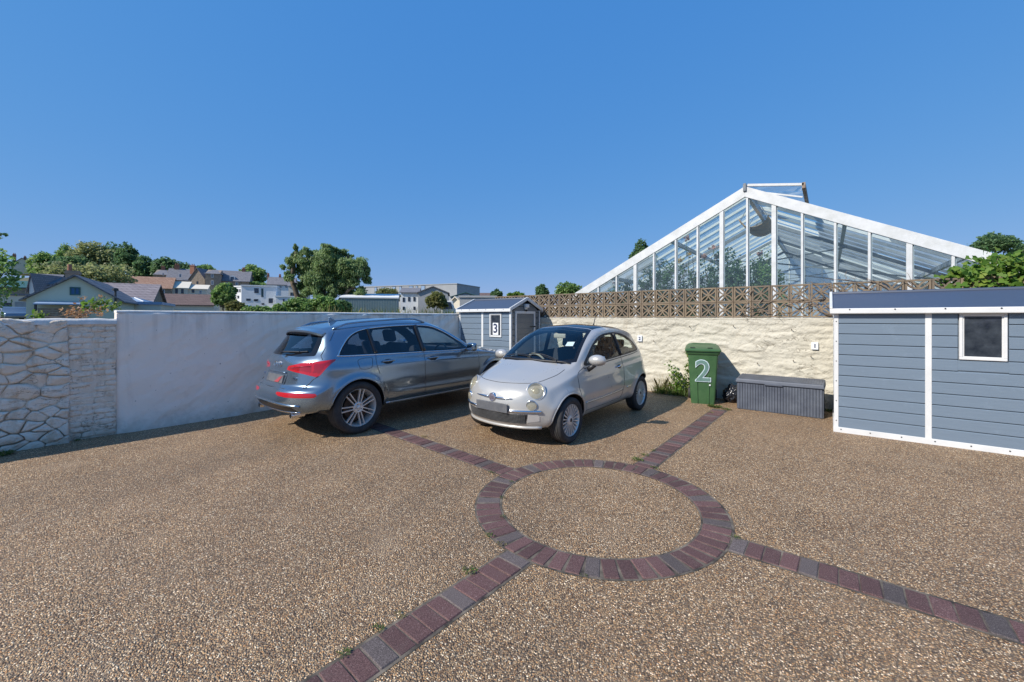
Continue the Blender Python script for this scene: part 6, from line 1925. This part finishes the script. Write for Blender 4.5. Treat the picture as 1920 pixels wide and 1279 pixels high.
M['pantile'] = tile_mat('pantile_roof', (.30,.16,.10), (.42,.26,.18), .33, .3); M['brown_tile'] = tile_mat('brown_tile_roof', (.13,.085,.075), (.18,.12,.105), .3, .34)
def frame_at(px, Z): 
    xc = (px-960)/FPX*Z
    return xc
def house(name, label, cat, px0, px1, pe, pr, Z, d=7.0, mode='along', wall='far_cream', roof='slate', wins=(), chims=(), yaw=None, group=None, hip=0.0, base_px=None, gableless=False, oh=.25):
    """px0..px1 front face, pe eaves row, pr ridge row (or top), on ground at depth Z"""
    pm = (px0+px1)/2; xc = frame_at(pm, Z); tn = (pm-960)/FPX
    if yaw is None: yaw = -.75*math.atan(tn)
    kf = math.cos(yaw)-tn*math.sin(yaw); w = (px1-px0)/FPX*Z/kf
    zg = terrain_h(*to_world(xc, Z, 0).xy) - .6
    ze = EYE+(HORIZON-pe)/FPX*Z
    o = to_world(xc, Z, zg)
    t = thing(name, label, cat, o, YAW+yaw, group)
    H = ze-zg
    zr_ = (EYE+(HORIZON-pr)/FPX*(Z+(d/2*math.cos(yaw) if mode == 'along' else 0)))-zg
    W = M[wall]; RF = M[roof]
    if mode == 'flat':
        MB().box(-w/2, w/2, 0, d, 0, H).build('wall', W, t)
        MB().box(-w/2-.12, w/2+.12, -.12, d+.12, H, H+.22).build('roof', RF, t)
    elif mode == 'along':
        MB().box(-w/2, w/2, 0, d, 0, H).prism([(0, H), (d, H), (d/2, zr_-.05)], 'X', -w/2+.002, w/2-.002).build('wall', W, t)
        s = (zr_-H)/(d/2); th = .14
        if hip:
            mb = MB(); hx = hip*w/2
            e0 = H-.05
            mb.add([(-w/2-oh, -oh, e0), (w/2+oh, -oh, e0), (w/2+oh, d+oh, e0), (-w/2-oh, d+oh, e0), (-w/2+hx, d/2, zr_), (w/2-hx, d/2, zr_)], [(0, 1, 5, 4), (1, 2, 5), (2, 3, 4, 5), (3, 0, 4), (0, 3, 2, 1)])
        else:
            mb = MB().prism([(-oh, H-s*oh), (d/2, zr_), (d+oh, H-s*oh), (d+oh, H-s*oh+th), (d/2, zr_+th), (-oh, H-s*oh+th)], 'X', -w/2-oh, w/2+oh)
        mb.build('roof', RF, t)
    else:
        MB().prism([(-w/2, 0), (w/2, 0), (w/2, H), (0, zr_), (-w/2, H)], 'Y', 0, d).build('wall', W, t)
        s = (zr_-H)/(w/2); th = .12
        MB().prism([(-w/2-oh, H-s*oh+.02), (0, zr_+.02), (w/2+oh, H-s*oh+.02), (w/2+oh, H-s*oh+th), (0, zr_+th+.02), (-w/2-oh, H-s*oh+th)], 'Y', -oh, d+oh).build('roof', RF, t)
    m = FPX/Z
    for (px, py, ww, hh, fr, pn) in wins:
        x = (px-pm)/m/kf; z = EYE+(HORIZON-py)/(FPX/(Z+x*math.sin(yaw)))-zg; a, b = ww/m/2/kf, hh/m/2; f = min(.09, a*.3)
        mb = MB()
        for (x0, x1, z0, z1) in ((x-a, x+a, z-b, z-b+f), (x-a, x+a, z+b-f, z+b), (x-a, x-a+f, z-b+f, z+b-f), (x+a-f, x+a, z-b+f, z+b-f), (x-f*.35, x+f*.35, z-b+f, z+b-f)):
            mb.box(x0, x1, -.05, .05, z0, z1)
        q = mb.build('window', M[fr], t)
        MB().box(x-a+f*.5, x+a-f*.5, -.02, .03, z-b+f*.5, z+b-f*.5).build('pane', M[pn], q)
    for ch in chims:
        px, pt, ww, hh = ch[:4]; yy = ch[5] if len(ch) > 5 else (d/2 if mode == 'along' else .6)
        Zc = Z+yy*math.cos(yaw); xo = xc-yy*math.sin(yaw); tq = (px-960)/FPX
        x = (tq*Zc-xo)/(math.cos(yaw)-tq*math.sin(yaw)); mm = FPX/(Zc+x*math.sin(yaw)); zt = EYE+(HORIZON-pt)/mm-zg; a = ww/mm/2/kf; h = hh/mm
        mt = M[ch[4]] if len(ch) > 4 else M['far_brick']
        c = MB().box(x-a, x+a, yy-a*.8, yy+a*.8, zt-h-1.2, zt).box(x-a*1.12, x+a*1.12, yy-a*.92, yy+a*.92, zt-.22, zt-.08).build('chimney', mt, t)
        for k in ((-.45, .45) if mt is not M['far_stone'] else (-.5,)):
            MB().lathe([(zt-.01, .13), (zt+.45, .11), (zt+.45, .07)], 10, 'Z', (x+a*k, yy, 0)).build('chimney_pot', M['far_brick'], c)
    return t
w_ = 'far_white'; pn = 'far_pane'
green_house = house('gable_house', 'pale green gabled house with small blue window above the rubble wall', 'house', 53, 229, 562, 519, 27, 9, 'gable', 'far_green_render', 'slate', [(141, 546, 20, 15, 'far_teal', 'far_blue')], [(137, 508, 25, 6, 'far_stone', 3.2)])
def canopy():
    t = green_house; m = FPX/27*1.42
    x0, x1 = (74-141)/m, (160-141)/m; zg = t.location.z; z = EYE+(HORIZON-569)/(FPX/27)-zg
    MB().hexa([(x0, -.9, z-.12), (x1, -.9, z-.12), (x1, .05, z+.04), (x0, .05, z+.04), (x0, -.9, z-.05), (x1, -.9, z-.05), (x1, .05, z+.12), (x0, .05, z+.12)]).build('canopy', M['far_flat_blue'], t)
    for x in (x0+.1, x1-.1): MB().box(x-.05, x+.05, -.85, -.75, 0, z-.1).build('canopy_post', M['far_dark'], t)
    for k in range(9):
        zz = z-.35-.13*k
        MB().box(x0+.15, x1-.15, -.62, -.58, zz-.10, zz).build('screen_plank', M['old_wood'] if k < 5 else M['far_dark'], t)
    a = (220-141)/m
    MB().tube([(a, -.15, z-.3), (a, -.15, z+.9)], .06, 8).lathe([(z+.9, .16), (z+1.05, .16), (z+1.1, .04)], 10, 'Z', (a, -.15, 0)).build('flue', M['far_dark'], t)
canopy()
house('slate_barn', 'long low building with weathered purple slate roof beside the green house', 'building', 150, 284, 566, 534, 37, 8, 'along', 'far_stone', 'slate_purple')
house('flat_roof_building', 'low flat roofed pale building with blue edge above the rendered wall', 'building', 222, 302, 571, 569, 33, 6, 'flat', 'far_cream', 'far_flat_blue')
def skylight():
    xc = frame_at(252, 34.5); p = to_world(xc, 34.5, EYE+(HORIZON-567)/FPX*34.5); w = 41/FPX*34.5/2; h = 8.5/FPX*34.5
    t = thing('roof_lantern', 'small pyramid roof lantern on the flat roofed building', 'skylight', p, YAW+.4)
    MB().box(-w, w, -w, w, -.2, .05).build('kerb', M['far_white'], t)
    MB().add([(-w, -w, .05), (w, -w, .05), (w, w, .05), (-w, w, .05), (0, 0, h)], [(0, 1, 4), (1, 2, 4), (2, 3, 4), (3, 0, 4)]).build('pane', M['far_flat_blue'], t)
    for (a, b) in ((-w, -w), (w, -w), (w, w), (-w, w)): MB().tube([(a, b, .06), (0, 0, h+.02)], .05, 6).build('hip_bar', M['far_white'], t)
skylight()
house('garage_block', 'cream flat roofed garage with grey door at the left edge', 'garage', -30, 60, 554, 552, 44, 6, 'flat', 'far_cream', 'slate', [(42, 573, 28, 14, 'far_grey_clad', 'far_grey_clad'), (14, 575, 16, 14, 'far_dark', 'far_pane')])
house('stone_outbuilding', 'dark teal roofed stone building behind the garage', 'building', -20, 58, 539, 528, 68, 7, 'along', 'far_stone', 'far_teal')
house('white_gable_house', 'narrow white gable end with slate roof left of the green house', 'house', 55, 64, 533, 514, 58, 9, 'gable', 'far_white', 'slate', yaw=.2)
house('slate_cottage', 'slate roofed cottage behind the white gable end', 'house', 60, 104, 533, 516, 60, 7, 'along', 'far_teal', 'slate')
house('hilltop_house', 'cream hilltop house with two chimneys among the left trees', 'house', 20, 62, 497, 484, 150, 9, 'gable', 'far_cream', 'slate', [(46, 498, 4, 5, w_, pn)], [(27, 477, 6, 7), (47, 482, 5, 8)])
house('pantile_barn', 'long barn with orange pantile roof below the hill trees', 'barn', 222, 322, 540, 520, 92, 9, 'along', 'far_stone', 'pantile', [(305, 546, 10, 8, w_, pn), (283, 546, 5, 9, w_, pn)])
house('cottage_annexe', 'low cream annexe with dark windows beside the pantile barn', 'house', 318, 352, 540, 529, 96, 7, 'along', 'far_cream', 'far_cream', [(331, 546, 5, 9, 'far_dark', pn), (342, 546, 5, 9, 'far_dark', pn)])
house('cream_lean_to', 'cream single storey wing in front of the stone houses', 'house', 351, 388, 542, 535, 98, 6, 'along', 'far_cream', 'far_cream', [(362, 546, 5, 6, 'far_dark', pn), (376, 548, 5, 7, w_, pn)])
house('hipped_stone_house', 'small hipped stone house with brick chimney beside the hill trees', 'house', 288, 314, 515, 506, 122, 9, 'along', 'far_stone', 'slate', [(306, 515, 3, 5, w_, pn)], [(306, 501, 7, 8)], hip=.6)
house('tall_chimney_house', 'stone house with tall brick chimney left of the gabled stone house', 'house', 312, 356, 525, 505, 118, 9, 'along', 'far_stone', 'slate', [(338, 517, 4, 6, w_, pn)], [(332, 497, 9, 14)])
house('gabled_stone_house', 'stone house with pointed gable and chimney in the middle of the group', 'house', 355, 384, 523, 503, 112, 9, 'gable', 'far_stone', 'slate', [(370, 530, 3, 5, 'far_dark', pn)], [(362, 498, 8, 8, 'far_brick', .8)], yaw=.1)
house('stone_tower_house', 'three storey stone house with hipped roof and white windows', 'house', 385, 412, 513, 506, 110, 8, 'along', 'far_stone', 'slate', [(398, 517, 5, 7, w_, pn), (398, 530, 5, 8, w_, pn), (391, 547, 5, 8, w_, pn)], hip=.7)
dh = house('dormer_house', 'slate roofed stone house with white dormer right of the stone tower', 'house', 410, 467, 527, 509, 114, 9, 'along', 'far_stone', 'slate', [(444, 532, 5, 7, w_, pn), (425, 533, 5, 6, w_, pn)], [(457, 504, 6, 8)])
def dormer():
    m = FPX/115; x = (435-438.5)/m/1.2; zg = dh.location.z; z = EYE+(HORIZON-522)/m-zg
    q = MB().prism([(x-.6, z-.7), (x+.6, z-.7), (x+.6, z+.4), (x, z+.8), (x-.6, z+.4)], 'Y', .35, 3.0).build('dormer', M['far_white'], dh)
    MB().box(x-.42, x+.42, .31, .345, z-.45, z+.35).build('pane', M['far_pane'], q)
dormer()
house('brown_roof_barn', 'low building with dark brown tiled roof in front of the stone houses', 'barn', 284, 402, 572, 553, 66, 8, 'along', 'far_cream', 'brown_tile')
wh = house('white_modern_house', 'white cubic modern house with dark windows', 'house', 453, 518, 537, 536, 80, 9, 'flat', 'far_white', 'far_white', [(481, 545, 8, 9, 'far_dark', pn), (492, 549, 4, 16, 'far_dark', 'far_teal'), (466, 562, 8, 4, 'far_dark', pn), (480, 563, 8, 4, 'far_dark', pn), (508, 564, 8, 9, 'far_dark', pn), (493, 570, 5, 3, 'far_dark', pn)])
house('white_modern_wing', 'white side wing of the modern house with slit windows', 'house', 439, 455, 538, 537, 80.5, 8, 'flat', 'far_white', 'far_white', [(446, 545, 2.2, 6, 'far_dark', pn), (450, 545, 2.2, 6, 'far_dark', pn), (443, 545, 2.2, 6, 'far_dark', pn), (447, 557, 3, 5, 'far_dark', pn)], yaw=-.35)
house('white_terrace_wing', 'low white terrace wing between modern house and willow', 'house', 517, 560, 557, 556, 79, 6, 'flat', 'far_white', 'far_white', [(532, 563, 3, 5, 'far_dark', pn)])
house('white_cottage', 'white cottage with slate roof and two chimneys left of the willow', 'house', 501, 552, 534, 521, 112, 8, 'along', 'far_white', 'slate', [(526, 538, 5, 5, w_, pn), (537, 538, 5, 5, w_, pn), (515, 537, 4, 4, w_, pn)], [(503, 515, 4, 10), (525, 517, 4, 6)])
house('cream_villa', 'cream villa wall partly hidden by the willow', 'house', 541, 575, 537, 530, 95, 8, 'along', 'far_cream', 'slate', [(550, 553, 3, 9, 'far_dark', pn), (546, 553, 3, 9, 'far_dark', pn)])
def ribbed_shed():
    px0, px1, Z = 640, 746, 48
    t = house('metal_store', 'grey green corrugated metal store right of the willow', 'store', px0, px1, 559, 553, Z, 9, 'along', 'far_green_clad', 'far_white', oh=.15)
    tn = ((px0+px1)/2-960)/FPX; ya = -.75*math.atan(tn); w = (px1-px0)/FPX*Z/(math.cos(ya)-tn*math.sin(ya)); H = EYE+(HORIZON-559)/FPX*Z-t.location.z
    n = 34; mb = MB()
    for k in range(n): mb.box(-w/2+w*(k+.2)/n, -w/2+w*(k+.55)/n, -.06, 0, .3, H-.12)
    o = mb.build('cladding_ribs', M['far_green_clad'], t); o['kind'] = 'stuff'
ribbed_shed()
def warehouse():
    t = house('warehouse', 'long grey warehouse with blue glazed panels behind the metal store', 'warehouse', 676, 852, 536, 530, 118, 14, 'flat', 'far_grey_clad', 'far_grey_clad', yaw=-.38)
    m = FPX/118
    for (px, wpx) in ((694, 6), (711, 8), (735, 8), (749, 5), (772, 9), (784, 5), (797, 9)):
        x = (px-764)/m*1.05; H = EYE+(HORIZON-536)/m-t.location.z
        q = MB().box(x-wpx/m/2, x+wpx/m/2, -.08, .02, H-2.6, H-.1).build('window', M['far_dark'], t); MB().box(x-wpx/m/2+.1, x+wpx/m/2-.1, -.12, -.081, H-2.5, H-.2).build('pane', M['far_flat_blue'], q)
warehouse()
house('workshop', 'white workshop front with three windows and roof vent pipe', 'workshop', 752, 784, 549, 541, 66, 9, 'along', 'far_white', 'slate', [(757, 562, 4, 8, 'far_dark', pn), (767, 561, 4, 8, 'far_dark', pn), (777, 561, 4, 8, 'far_dark', pn), (757, 578, 4, 6, 'far_dark', pn), (777, 578, 4, 6, 'far_dark', pn)])
house('workshop', 'grey corrugated workshop gable behind the young tree', 'workshop', 784, 840, 549, 538, 65, 10, 'gable', 'far_grey_clad', 'slate')
house('green_roof_barn', 'barn with dark green roof beyond the workshop', 'barn', 846, 900, 557, 549, 80, 8, 'gable', 'far_grey_clad', 'far_teal')
house('stone_shed', 'low grey rendered shed behind the small garden shed', 'shed', 862, 930, 558, 557, 46, 6, 'flat', 'far_grey_clad', 'far_grey_clad')
house('stone_shed_end', 'cream stone end wall of the low grey shed', 'shed', 846, 863, 566, 558, 47, 5, 'gable', 'far_cream', 'far_cream', yaw=-.3)
house('distant_roof', 'far white and brown roofs at the horizon near the block wall', 'house', 878, 922, 556, 550, 130, 8, 'along', 'far_cream', 'brown_tile')
# small far vehicles
def far_car(label, px, py, Z, wpx, mat, yaw, van=False):
    p = at_depth(px, py, Z); L = wpx/FPX*Z
    t = thing('parked_van' if van else 'parked_car', label, 'van' if van else 'car', p, YAW+yaw)
    h = 1.9 if van else 1.42; s = L/2
    zg = 0
    prof = [(-s, .35), (-s, .8), (-s*.9, .95), (-s*.55, h*.97), (-s*.2, h), (s*.25, h*.97), (s*.55, .98), (s*.95, .82), (s, .6), (s, .35)] if not van else [(-s, .4), (-s, h*.95), (-s*.9, h), (s*.45, h), (s*.7, 1.15), (s, .95), (s, .4)]
    MB().prism(prof, 'Y', -.85, .85).build('body', M[mat], t, .12, 3, angle=40)
    MB().prism([(-s*.72, 1.0), (-s*.50, h*.92), (-s*.2, h*.94), (s*.22, h*.92), (s*.46, 1.02)], 'Y', -.862, .862).build('window', M['far_pane'], t)
    for (x, y) in ((-s*.6, -.78), (s*.62, -.78), (-s*.6, .78), (s*.62, .78)):
        MB().lathe([(-.1, .2), (-.1, .31), (.1, .31), (.1, .2)], 18, 'Y', (x, y, .31)).build('wheel', M['rubber'], t)
    return t
fm('car_silver', (.16,.21,.26), (.20,.25,.30), scale=1, rough=.25, metal=.5)
c0 = at_depth(28, 600, 38)
far_car('silver hatchback parked by the garage at the left edge', 24, 604, 38, 82, 'car_silver', -.5)
far_car('white van roof showing over the wall near the workshop', 842, 598, 44, 26, 'far_white', .2, True)
far_car('white car shape standing in for a pale upturned boat below the modern house', 458, 601, 36, 46, 'far_white', .3)  # car model used in place of a pale upturned boat

# ------------------------------------------------------------------ trees and shrubs
def tree(name, label, px, top, base, Z, wpx, mat, n=2600, size=.5, lobes=9, group=None, cat='tree', flat=.5, trunk=True, clumps=22, seed=0, cs=.34, zbase=None):
    rnd = random.Random(seed*13+int(px))
    xc = frame_at(px, Z); m = FPX/Z
    zt = EYE+(HORIZON-top)/m; zb = EYE+(HORIZON-base)/m
    zg = terrain_h(*to_world(xc, Z, 0).xy) if zbase is None else zbase
    zg = min(zg, zb)
    t = thing(name, label, cat, to_world(xc, Z, zg), YAW, group)
    H = zt-zg; hb = zb-zg; W = wpx/m/2; ch = zt-zb
    bl = []
    for k in range(int(lobes*1.7)):
        a = rnd.uniform(0, 6.28); r = math.sqrt(rnd.random())*.62
        x, y = math.cos(a)*r*W, math.sin(a)*r*W*.8
        hz = hb+ch*(.25+.55*rnd.random())*(1-.45*r*r)
        s = rnd.uniform(.36, .52)
        s *= .8; bl.append((x*1.15, y, hz, W*s, W*s, min(W*s*.95, ch*.40)))
    bl.append((0, 0, hb+ch*.66, W*.5, W*.5, ch*.34)); bl.append((-W*.5, 0, hb+ch*.42, W*.45, W*.4, ch*.34)); bl.append((W*.5, 0, hb+ch*.42, W*.45, W*.4, ch*.34))
    foliage('crown', bl, int(n*2.2), size*.95, M[mat], t, int(clumps*2.4), .35, cs*1.15, .75)
    mb = MB()
    r0 = max(.06, W*.07)
    tp = limb(mb, (0, 0, -.3), (rnd.uniform(-.1, .1)*W, 0, hb+ch*.45), r0, r0*.5, .03)
    for b in bl[:5]: limb(mb, tp[3], (b[0], b[1], b[2]), r0*.45, r0*.12, .06)
    mb.build('trunk', M['bark'], t, smooth=True)
    return t
g1 = 'trees on the hill'
tree('hill_tree', 'pale round tree at the left end of the hill wood', 86, 472, 522, 150, 66, 'leaf_mid', 3000, .9, group=g1)
tree('hill_tree', 'small flat topped tree showing above the hill wood', 122, 457, 500, 158, 34, 'leaf_mid', 1500, .8, group=g1)
tree('hill_tree', 'broad tallest tree in the middle of the hill wood', 175, 452, 516, 155, 96, 'leaf_olive', 4200, .9, group=g1)
tree('hill_tree', 'dark tree right of the tallest one on the hill', 208, 456, 520, 160, 60, 'leaf_dark', 3000, .9, group=g1)
tree('hill_tree', 'dark upright tree near the right end of the hill wood', 238, 455, 525, 150, 50, 'leaf_dark', 3000, .9, group=g1)
tree('hill_tree', 'dark blue green tree sloping down the right of the hill', 270, 477, 526, 150, 52, 'leaf_dark', 2600, .9, group=g1)
tree('hill_tree', 'last dark tree of the hill wood above the stone houses', 312, 485, 520, 150, 60, 'leaf_dark', 2600, .9, group=g1)
tree('hill_tree', 'dark lower tree beneath the tallest hill tree', 140, 478, 530, 146, 70, 'leaf_dark', 2800, .9, group=g1)
tree('hill_tree', 'small tree between two chimneys of the stone houses', 350, 494, 520, 150, 34, 'leaf_dark', 1400, .9, group=g1)
tree('hill_tree', 'thin tree line behind the gabled stone house', 382, 498, 515, 155, 44, 'leaf_mid', 1200, .9, group=g1)
tree('olive_tree', 'wide olive green tree directly behind the green house chimney', 158, 494, 546, 78, 152, 'leaf_olive', 5200, .55, 14)
tree('round_tree', 'dome shaped tree behind the dormer house', 471, 495, 534, 135, 54, 'leaf_mid', 3200, .7)
tree('hedge_tree', 'low hedge on the slope below the dome shaped tree', 482, 528, 540, 118, 52, 'leaf_mid', 1400, .6, 6)
tree('bush', 'dark green bush beside the white modern house', 419, 531, 575, 62, 44, 'leaf_mid', 3000, .38, cat='bush')
tree('bush', 'upright green shrub top above the brown roof', 428, 531, 556, 66, 28, 'leaf_mid', 1400, .38, cat='bush')
tree('bush', 'yellow green bush below the white modern house', 442, 563, 590, 34, 34, 'leaf_yellow', 1800, .2, cat='bush')
tree('bush', 'low hedge along the wall below the modern house', 485, 575, 592, 32, 60, 'leaf_mid', 1800, .2, cat='bush')
tree('bush', 'yellowish bush behind the metal store roof', 728, 540, 566, 75, 48, 'leaf_yellow', 2200, .4, cat='bush')
tree('young_tree', 'light green young tree in front of the workshop gable', 818, 545, 582, 42, 42, 'leaf_yellow', 2600, .26)
tree('bush', 'bushy shrub left of the willow foot', 555, 558, 594, 40, 60, 'leaf_mid', 2600, .26, cat='bush')
tree('bush', 'dense green shrub under the middle of the willow', 605, 556, 594, 41, 72, 'leaf_mid', 3000, .26, cat='bush')
tree('bush', 'dark shrub under the right side of the willow', 640, 562, 594, 42, 44, 'leaf_dark', 2000, .26, cat='bush')
tree('bush', 'small shrub nearest the modern house at the wall', 522, 570, 594, 38, 28, 'leaf_mid', 1300, .24, cat='bush')
tree('distant_tree', 'small dark round tree above the corner shed roof', 931, 543, 560, 70, 22, 'leaf_dark', 1100, .4)
tree('distant_tree', 'pointed conifer peeping over the block wall', 1017, 534, 560, 62, 28, 'leaf_dark', 1400, .35)
tree('distant_tree', 'wide dark tree at the foot of the greenhouse slope', 1066, 528, 562, 60, 52, 'leaf_mid', 2000, .35)
tree('distant_tree', 'dark tree behind the left slope of the greenhouse', 1203, 449, 520, 44, 46, 'leaf_dark', 2400, .3)
tree('pine_tree', 'flat topped pine behind the right slope of the greenhouse', 1868, 440, 470, 46, 80, 'leaf_dark', 3000, .3, flat=.3)
tree('pine_tree', 'second pine at the right edge behind the greenhouse', 1925, 455, 490, 47, 60, 'leaf_dark', 2000, .3)
tree('climber_tuft', 'leafy shoots rising above the pierced wall behind the corner shed', 970, 548, 572, 12.2, 44, 'leaf_bright', 500, .10, 5, cat='shrub', cs=.3, zbase=-.3)
def left_tree():
    Z = 13.0
    t = thing('overhanging_tree', 'leafy branches reaching in from the left edge', 'tree', to_world(frame_at(-110, Z), Z, -.3), YAW)
    o = Vector((frame_at(-110, Z), 0)); m = FPX/Z
    L = lambda px, py, dy=0: Vector(((px+110)/m, dy, EYE+(HORIZON-py)/m+.3))
    bl = [(*L(-40, 520), .9, .8, .8), (*L(-10, 500), .5, .5, .3), (*L(8, 510), .35, .4, .22), (*L(2, 535), .4, .4, .35), (*L(14, 490), .25, .3, .12), (*L(18, 528), .28, .3, .12), (*L(-60, 560), .9, .8, .7), (*L(-70, 480), .9, .8, .7), (*L(-5, 482), .3, .3, .14)]
    foliage('crown', bl, 2600, .13, M['leaf_mid'], t, 40, .3, .35, .6)
    bl = [(*L(2, 441), .16, .2, .07), (*L(-14, 446), .25, .2, .1)]
    foliage('sprig', bl, 130, .11, M['leaf_dark'], t, 10, .3, .5, .6)
    mb = MB(); tp = limb(mb, (0, 0, 0), L(-90, 520), .16, .10, .03)
    for q in ((-40, 520), (8, 510), (2, 441), (-70, 480), (18, 528), (14, 490)): limb(mb, tp[4], L(*q), .05, .012, .06)
    mb.build('trunk', M['bark'], t, smooth=True)
left_tree()
def willow():
    Z = 50.0; m = FPX/Z; pc = 610
    t = thing('willow_tree', 'large ivy clad willow with several leaning trunks beyond the grey car', 'tree', to_world(frame_at(pc, Z), Z, -.3), YAW)
    L = lambda px, py, dy=0.0: Vector(((px-pc)/m, dy, EYE+(HORIZON-py)/m+.3))
    mb = MB()
    r = lambda a, b, r0, r1, w=.05: limb(mb, a, b, r0*.72, r1*.6, w, 7, 8)
    trunks = []
    a = r(L(572, 594), L(546, 525), .55, .42, .03); b = r(L(546, 525), L(556, 470), .42, .2, .03); trunks += [a, b]
    r(L(549, 520), L(536, 505), .2, .08)
    c = r(L(608, 596), L(606, 545), .55, .45, .03); d = r(L(606, 545), L(600, 490), .4, .15, .04); trunks += [c, d]
    e = r(L(620, 596), L(622, 530), .5, .4, .03); f = r(L(622, 530), L(655, 478), .35, .10, .04); trunks += [e, f]
    g = r(L(620, 580), L(660, 540), .35, .25, .05); h = r(L(660, 540), L(685, 500), .22, .08, .05)
    r(L(606, 550), L(580, 480), .3, .1, .04); r(L(622, 535), L(690, 545), .22, .08, .05)
    mb.build('trunk', M['bark'], t, smooth=True)
    blobs = []
    spec = [(556, 466, 6, 8), (552, 478, 9, 9), (545, 490, 11, 9), (542, 505, 8, 9), (556, 495, 6, 12), (538, 505, 6, 5), (548, 520, 9, 10), (556, 535, 10, 10),
            (578, 476, 11, 10), (572, 492, 13, 11), (585, 490, 14, 13), (592, 505, 15, 12), (575, 512, 13, 10), (600, 478, 12, 9), (612, 470, 13, 9), (625, 468, 14, 9), (640, 473, 14, 8), (650, 480, 10, 6), (620, 485, 15, 10), (606, 495, 14, 13),
            (606, 515, 14, 14), (590, 525, 13, 12), (568, 530, 10, 9), (622, 510, 10, 12), (640, 500, 12, 10), (655, 498, 13, 11), (668, 490, 11, 9), (683, 494, 12, 11), (690, 508, 9, 10), (672, 510, 13, 12), (655, 515, 12, 9), (685, 522, 10, 10), (668, 530, 12, 8), (640, 525, 9, 10), (680, 545, 12, 8), (676, 556, 10, 6), (690, 560, 6, 4), (632, 545, 9, 10), (600, 545, 10, 14), (585, 548, 12, 10), (556, 555, 10, 8), (620, 555, 10, 10),
            (592, 495, 22, 22), (618, 492, 24, 20), (640, 492, 20, 14), (666, 506, 22, 18), (600, 522, 24, 22), (630, 518, 18, 20), (655, 528, 18, 14), (575, 502, 16, 18), (560, 510, 10, 16), (620, 540, 22, 16), (585, 540, 18, 14), (645, 545, 16, 12)]
    rnd = random.Random(3)
    for (px, py, w, h) in spec:
        q = L(px, py, rnd.uniform(-1.4, 1.4)); blobs.append((q.x, q.y, q.z, w/m, w/m*.9, h/m))
    foliage('crown', [(b_[0]*.94, b_[1], b_[2], b_[3]*.92, b_[4], b_[5]*.95) for b_ in blobs], 90000, .34, M['leaf_willow'], t, 30, .05, .52, .34, dirv=(0, 0, .55))
    foliage('ivy', [(b_[0], b_[1]*.4, b_[2], b_[3]*.55, b_[4]*.5, b_[5]*.9) for b_ in (blobs[1], blobs[2], blobs[4], blobs[6], blobs[7], blobs[20], blobs[23], blobs[37], blobs[38])], 3200, .22, M['leaf_dark'], t, 9, .2, .5, .7)
willow()
def wall_top_grass():
    n = 1500; P = np.zeros((n, 3))
    for i in range(n):
        s = RNG.uniform(3.2, 7.3); p = WA + WD*s
        off = RNG.uniform(.45, 1.3); P[i] = (p.x-WNRM.x*off, p.y-WNRM.y*off, 1.40)
    g = grass_blades(P[:1100], .50, .018, M['grass'], 'bank_grass', lean=.25); tag(g, 'grass growing behind the far end of the rendered wall', 'grass', kind='stuff')
    g = grass_blades(P[1100:], .52, .016, M['grass_dry'], 'bank_dry_grass', lean=.25); tag(g, 'dry stalks behind the far end of the rendered wall', 'grass', kind='stuff')
    a = WA + WD*2.6; b = WA+WD*7.5; n_ = WNRM
    MB().add([(a.x-n_.x*.37, a.y-n_.y*.37, -.3), (b.x-n_.x*.37, b.y-n_.y*.37, -.3), (b.x-n_.x*2.2, b.y-n_.y*2.2, -.3), (a.x-n_.x*2.2, a.y-n_.y*2.2, -.3),
              (a.x-n_.x*.37, a.y-n_.y*.37, 1.42), (b.x-n_.x*.37, b.y-n_.y*.37, 1.42), (b.x-n_.x*1.4, b.y-n_.y*1.4, 1.40), (a.x-n_.x*1.4, a.y-n_.y*1.4, 1.40)],
             [(0, 3, 2, 1), (4, 5, 6, 7), (0, 1, 5, 4), (1, 2, 6, 5), (2, 3, 7, 6), (3, 0, 4, 7)]).build('earth_bank', M['terrain']).update_tag()
    tag(bpy.data.objects['earth_bank'], kind='structure')
wall_top_grass()
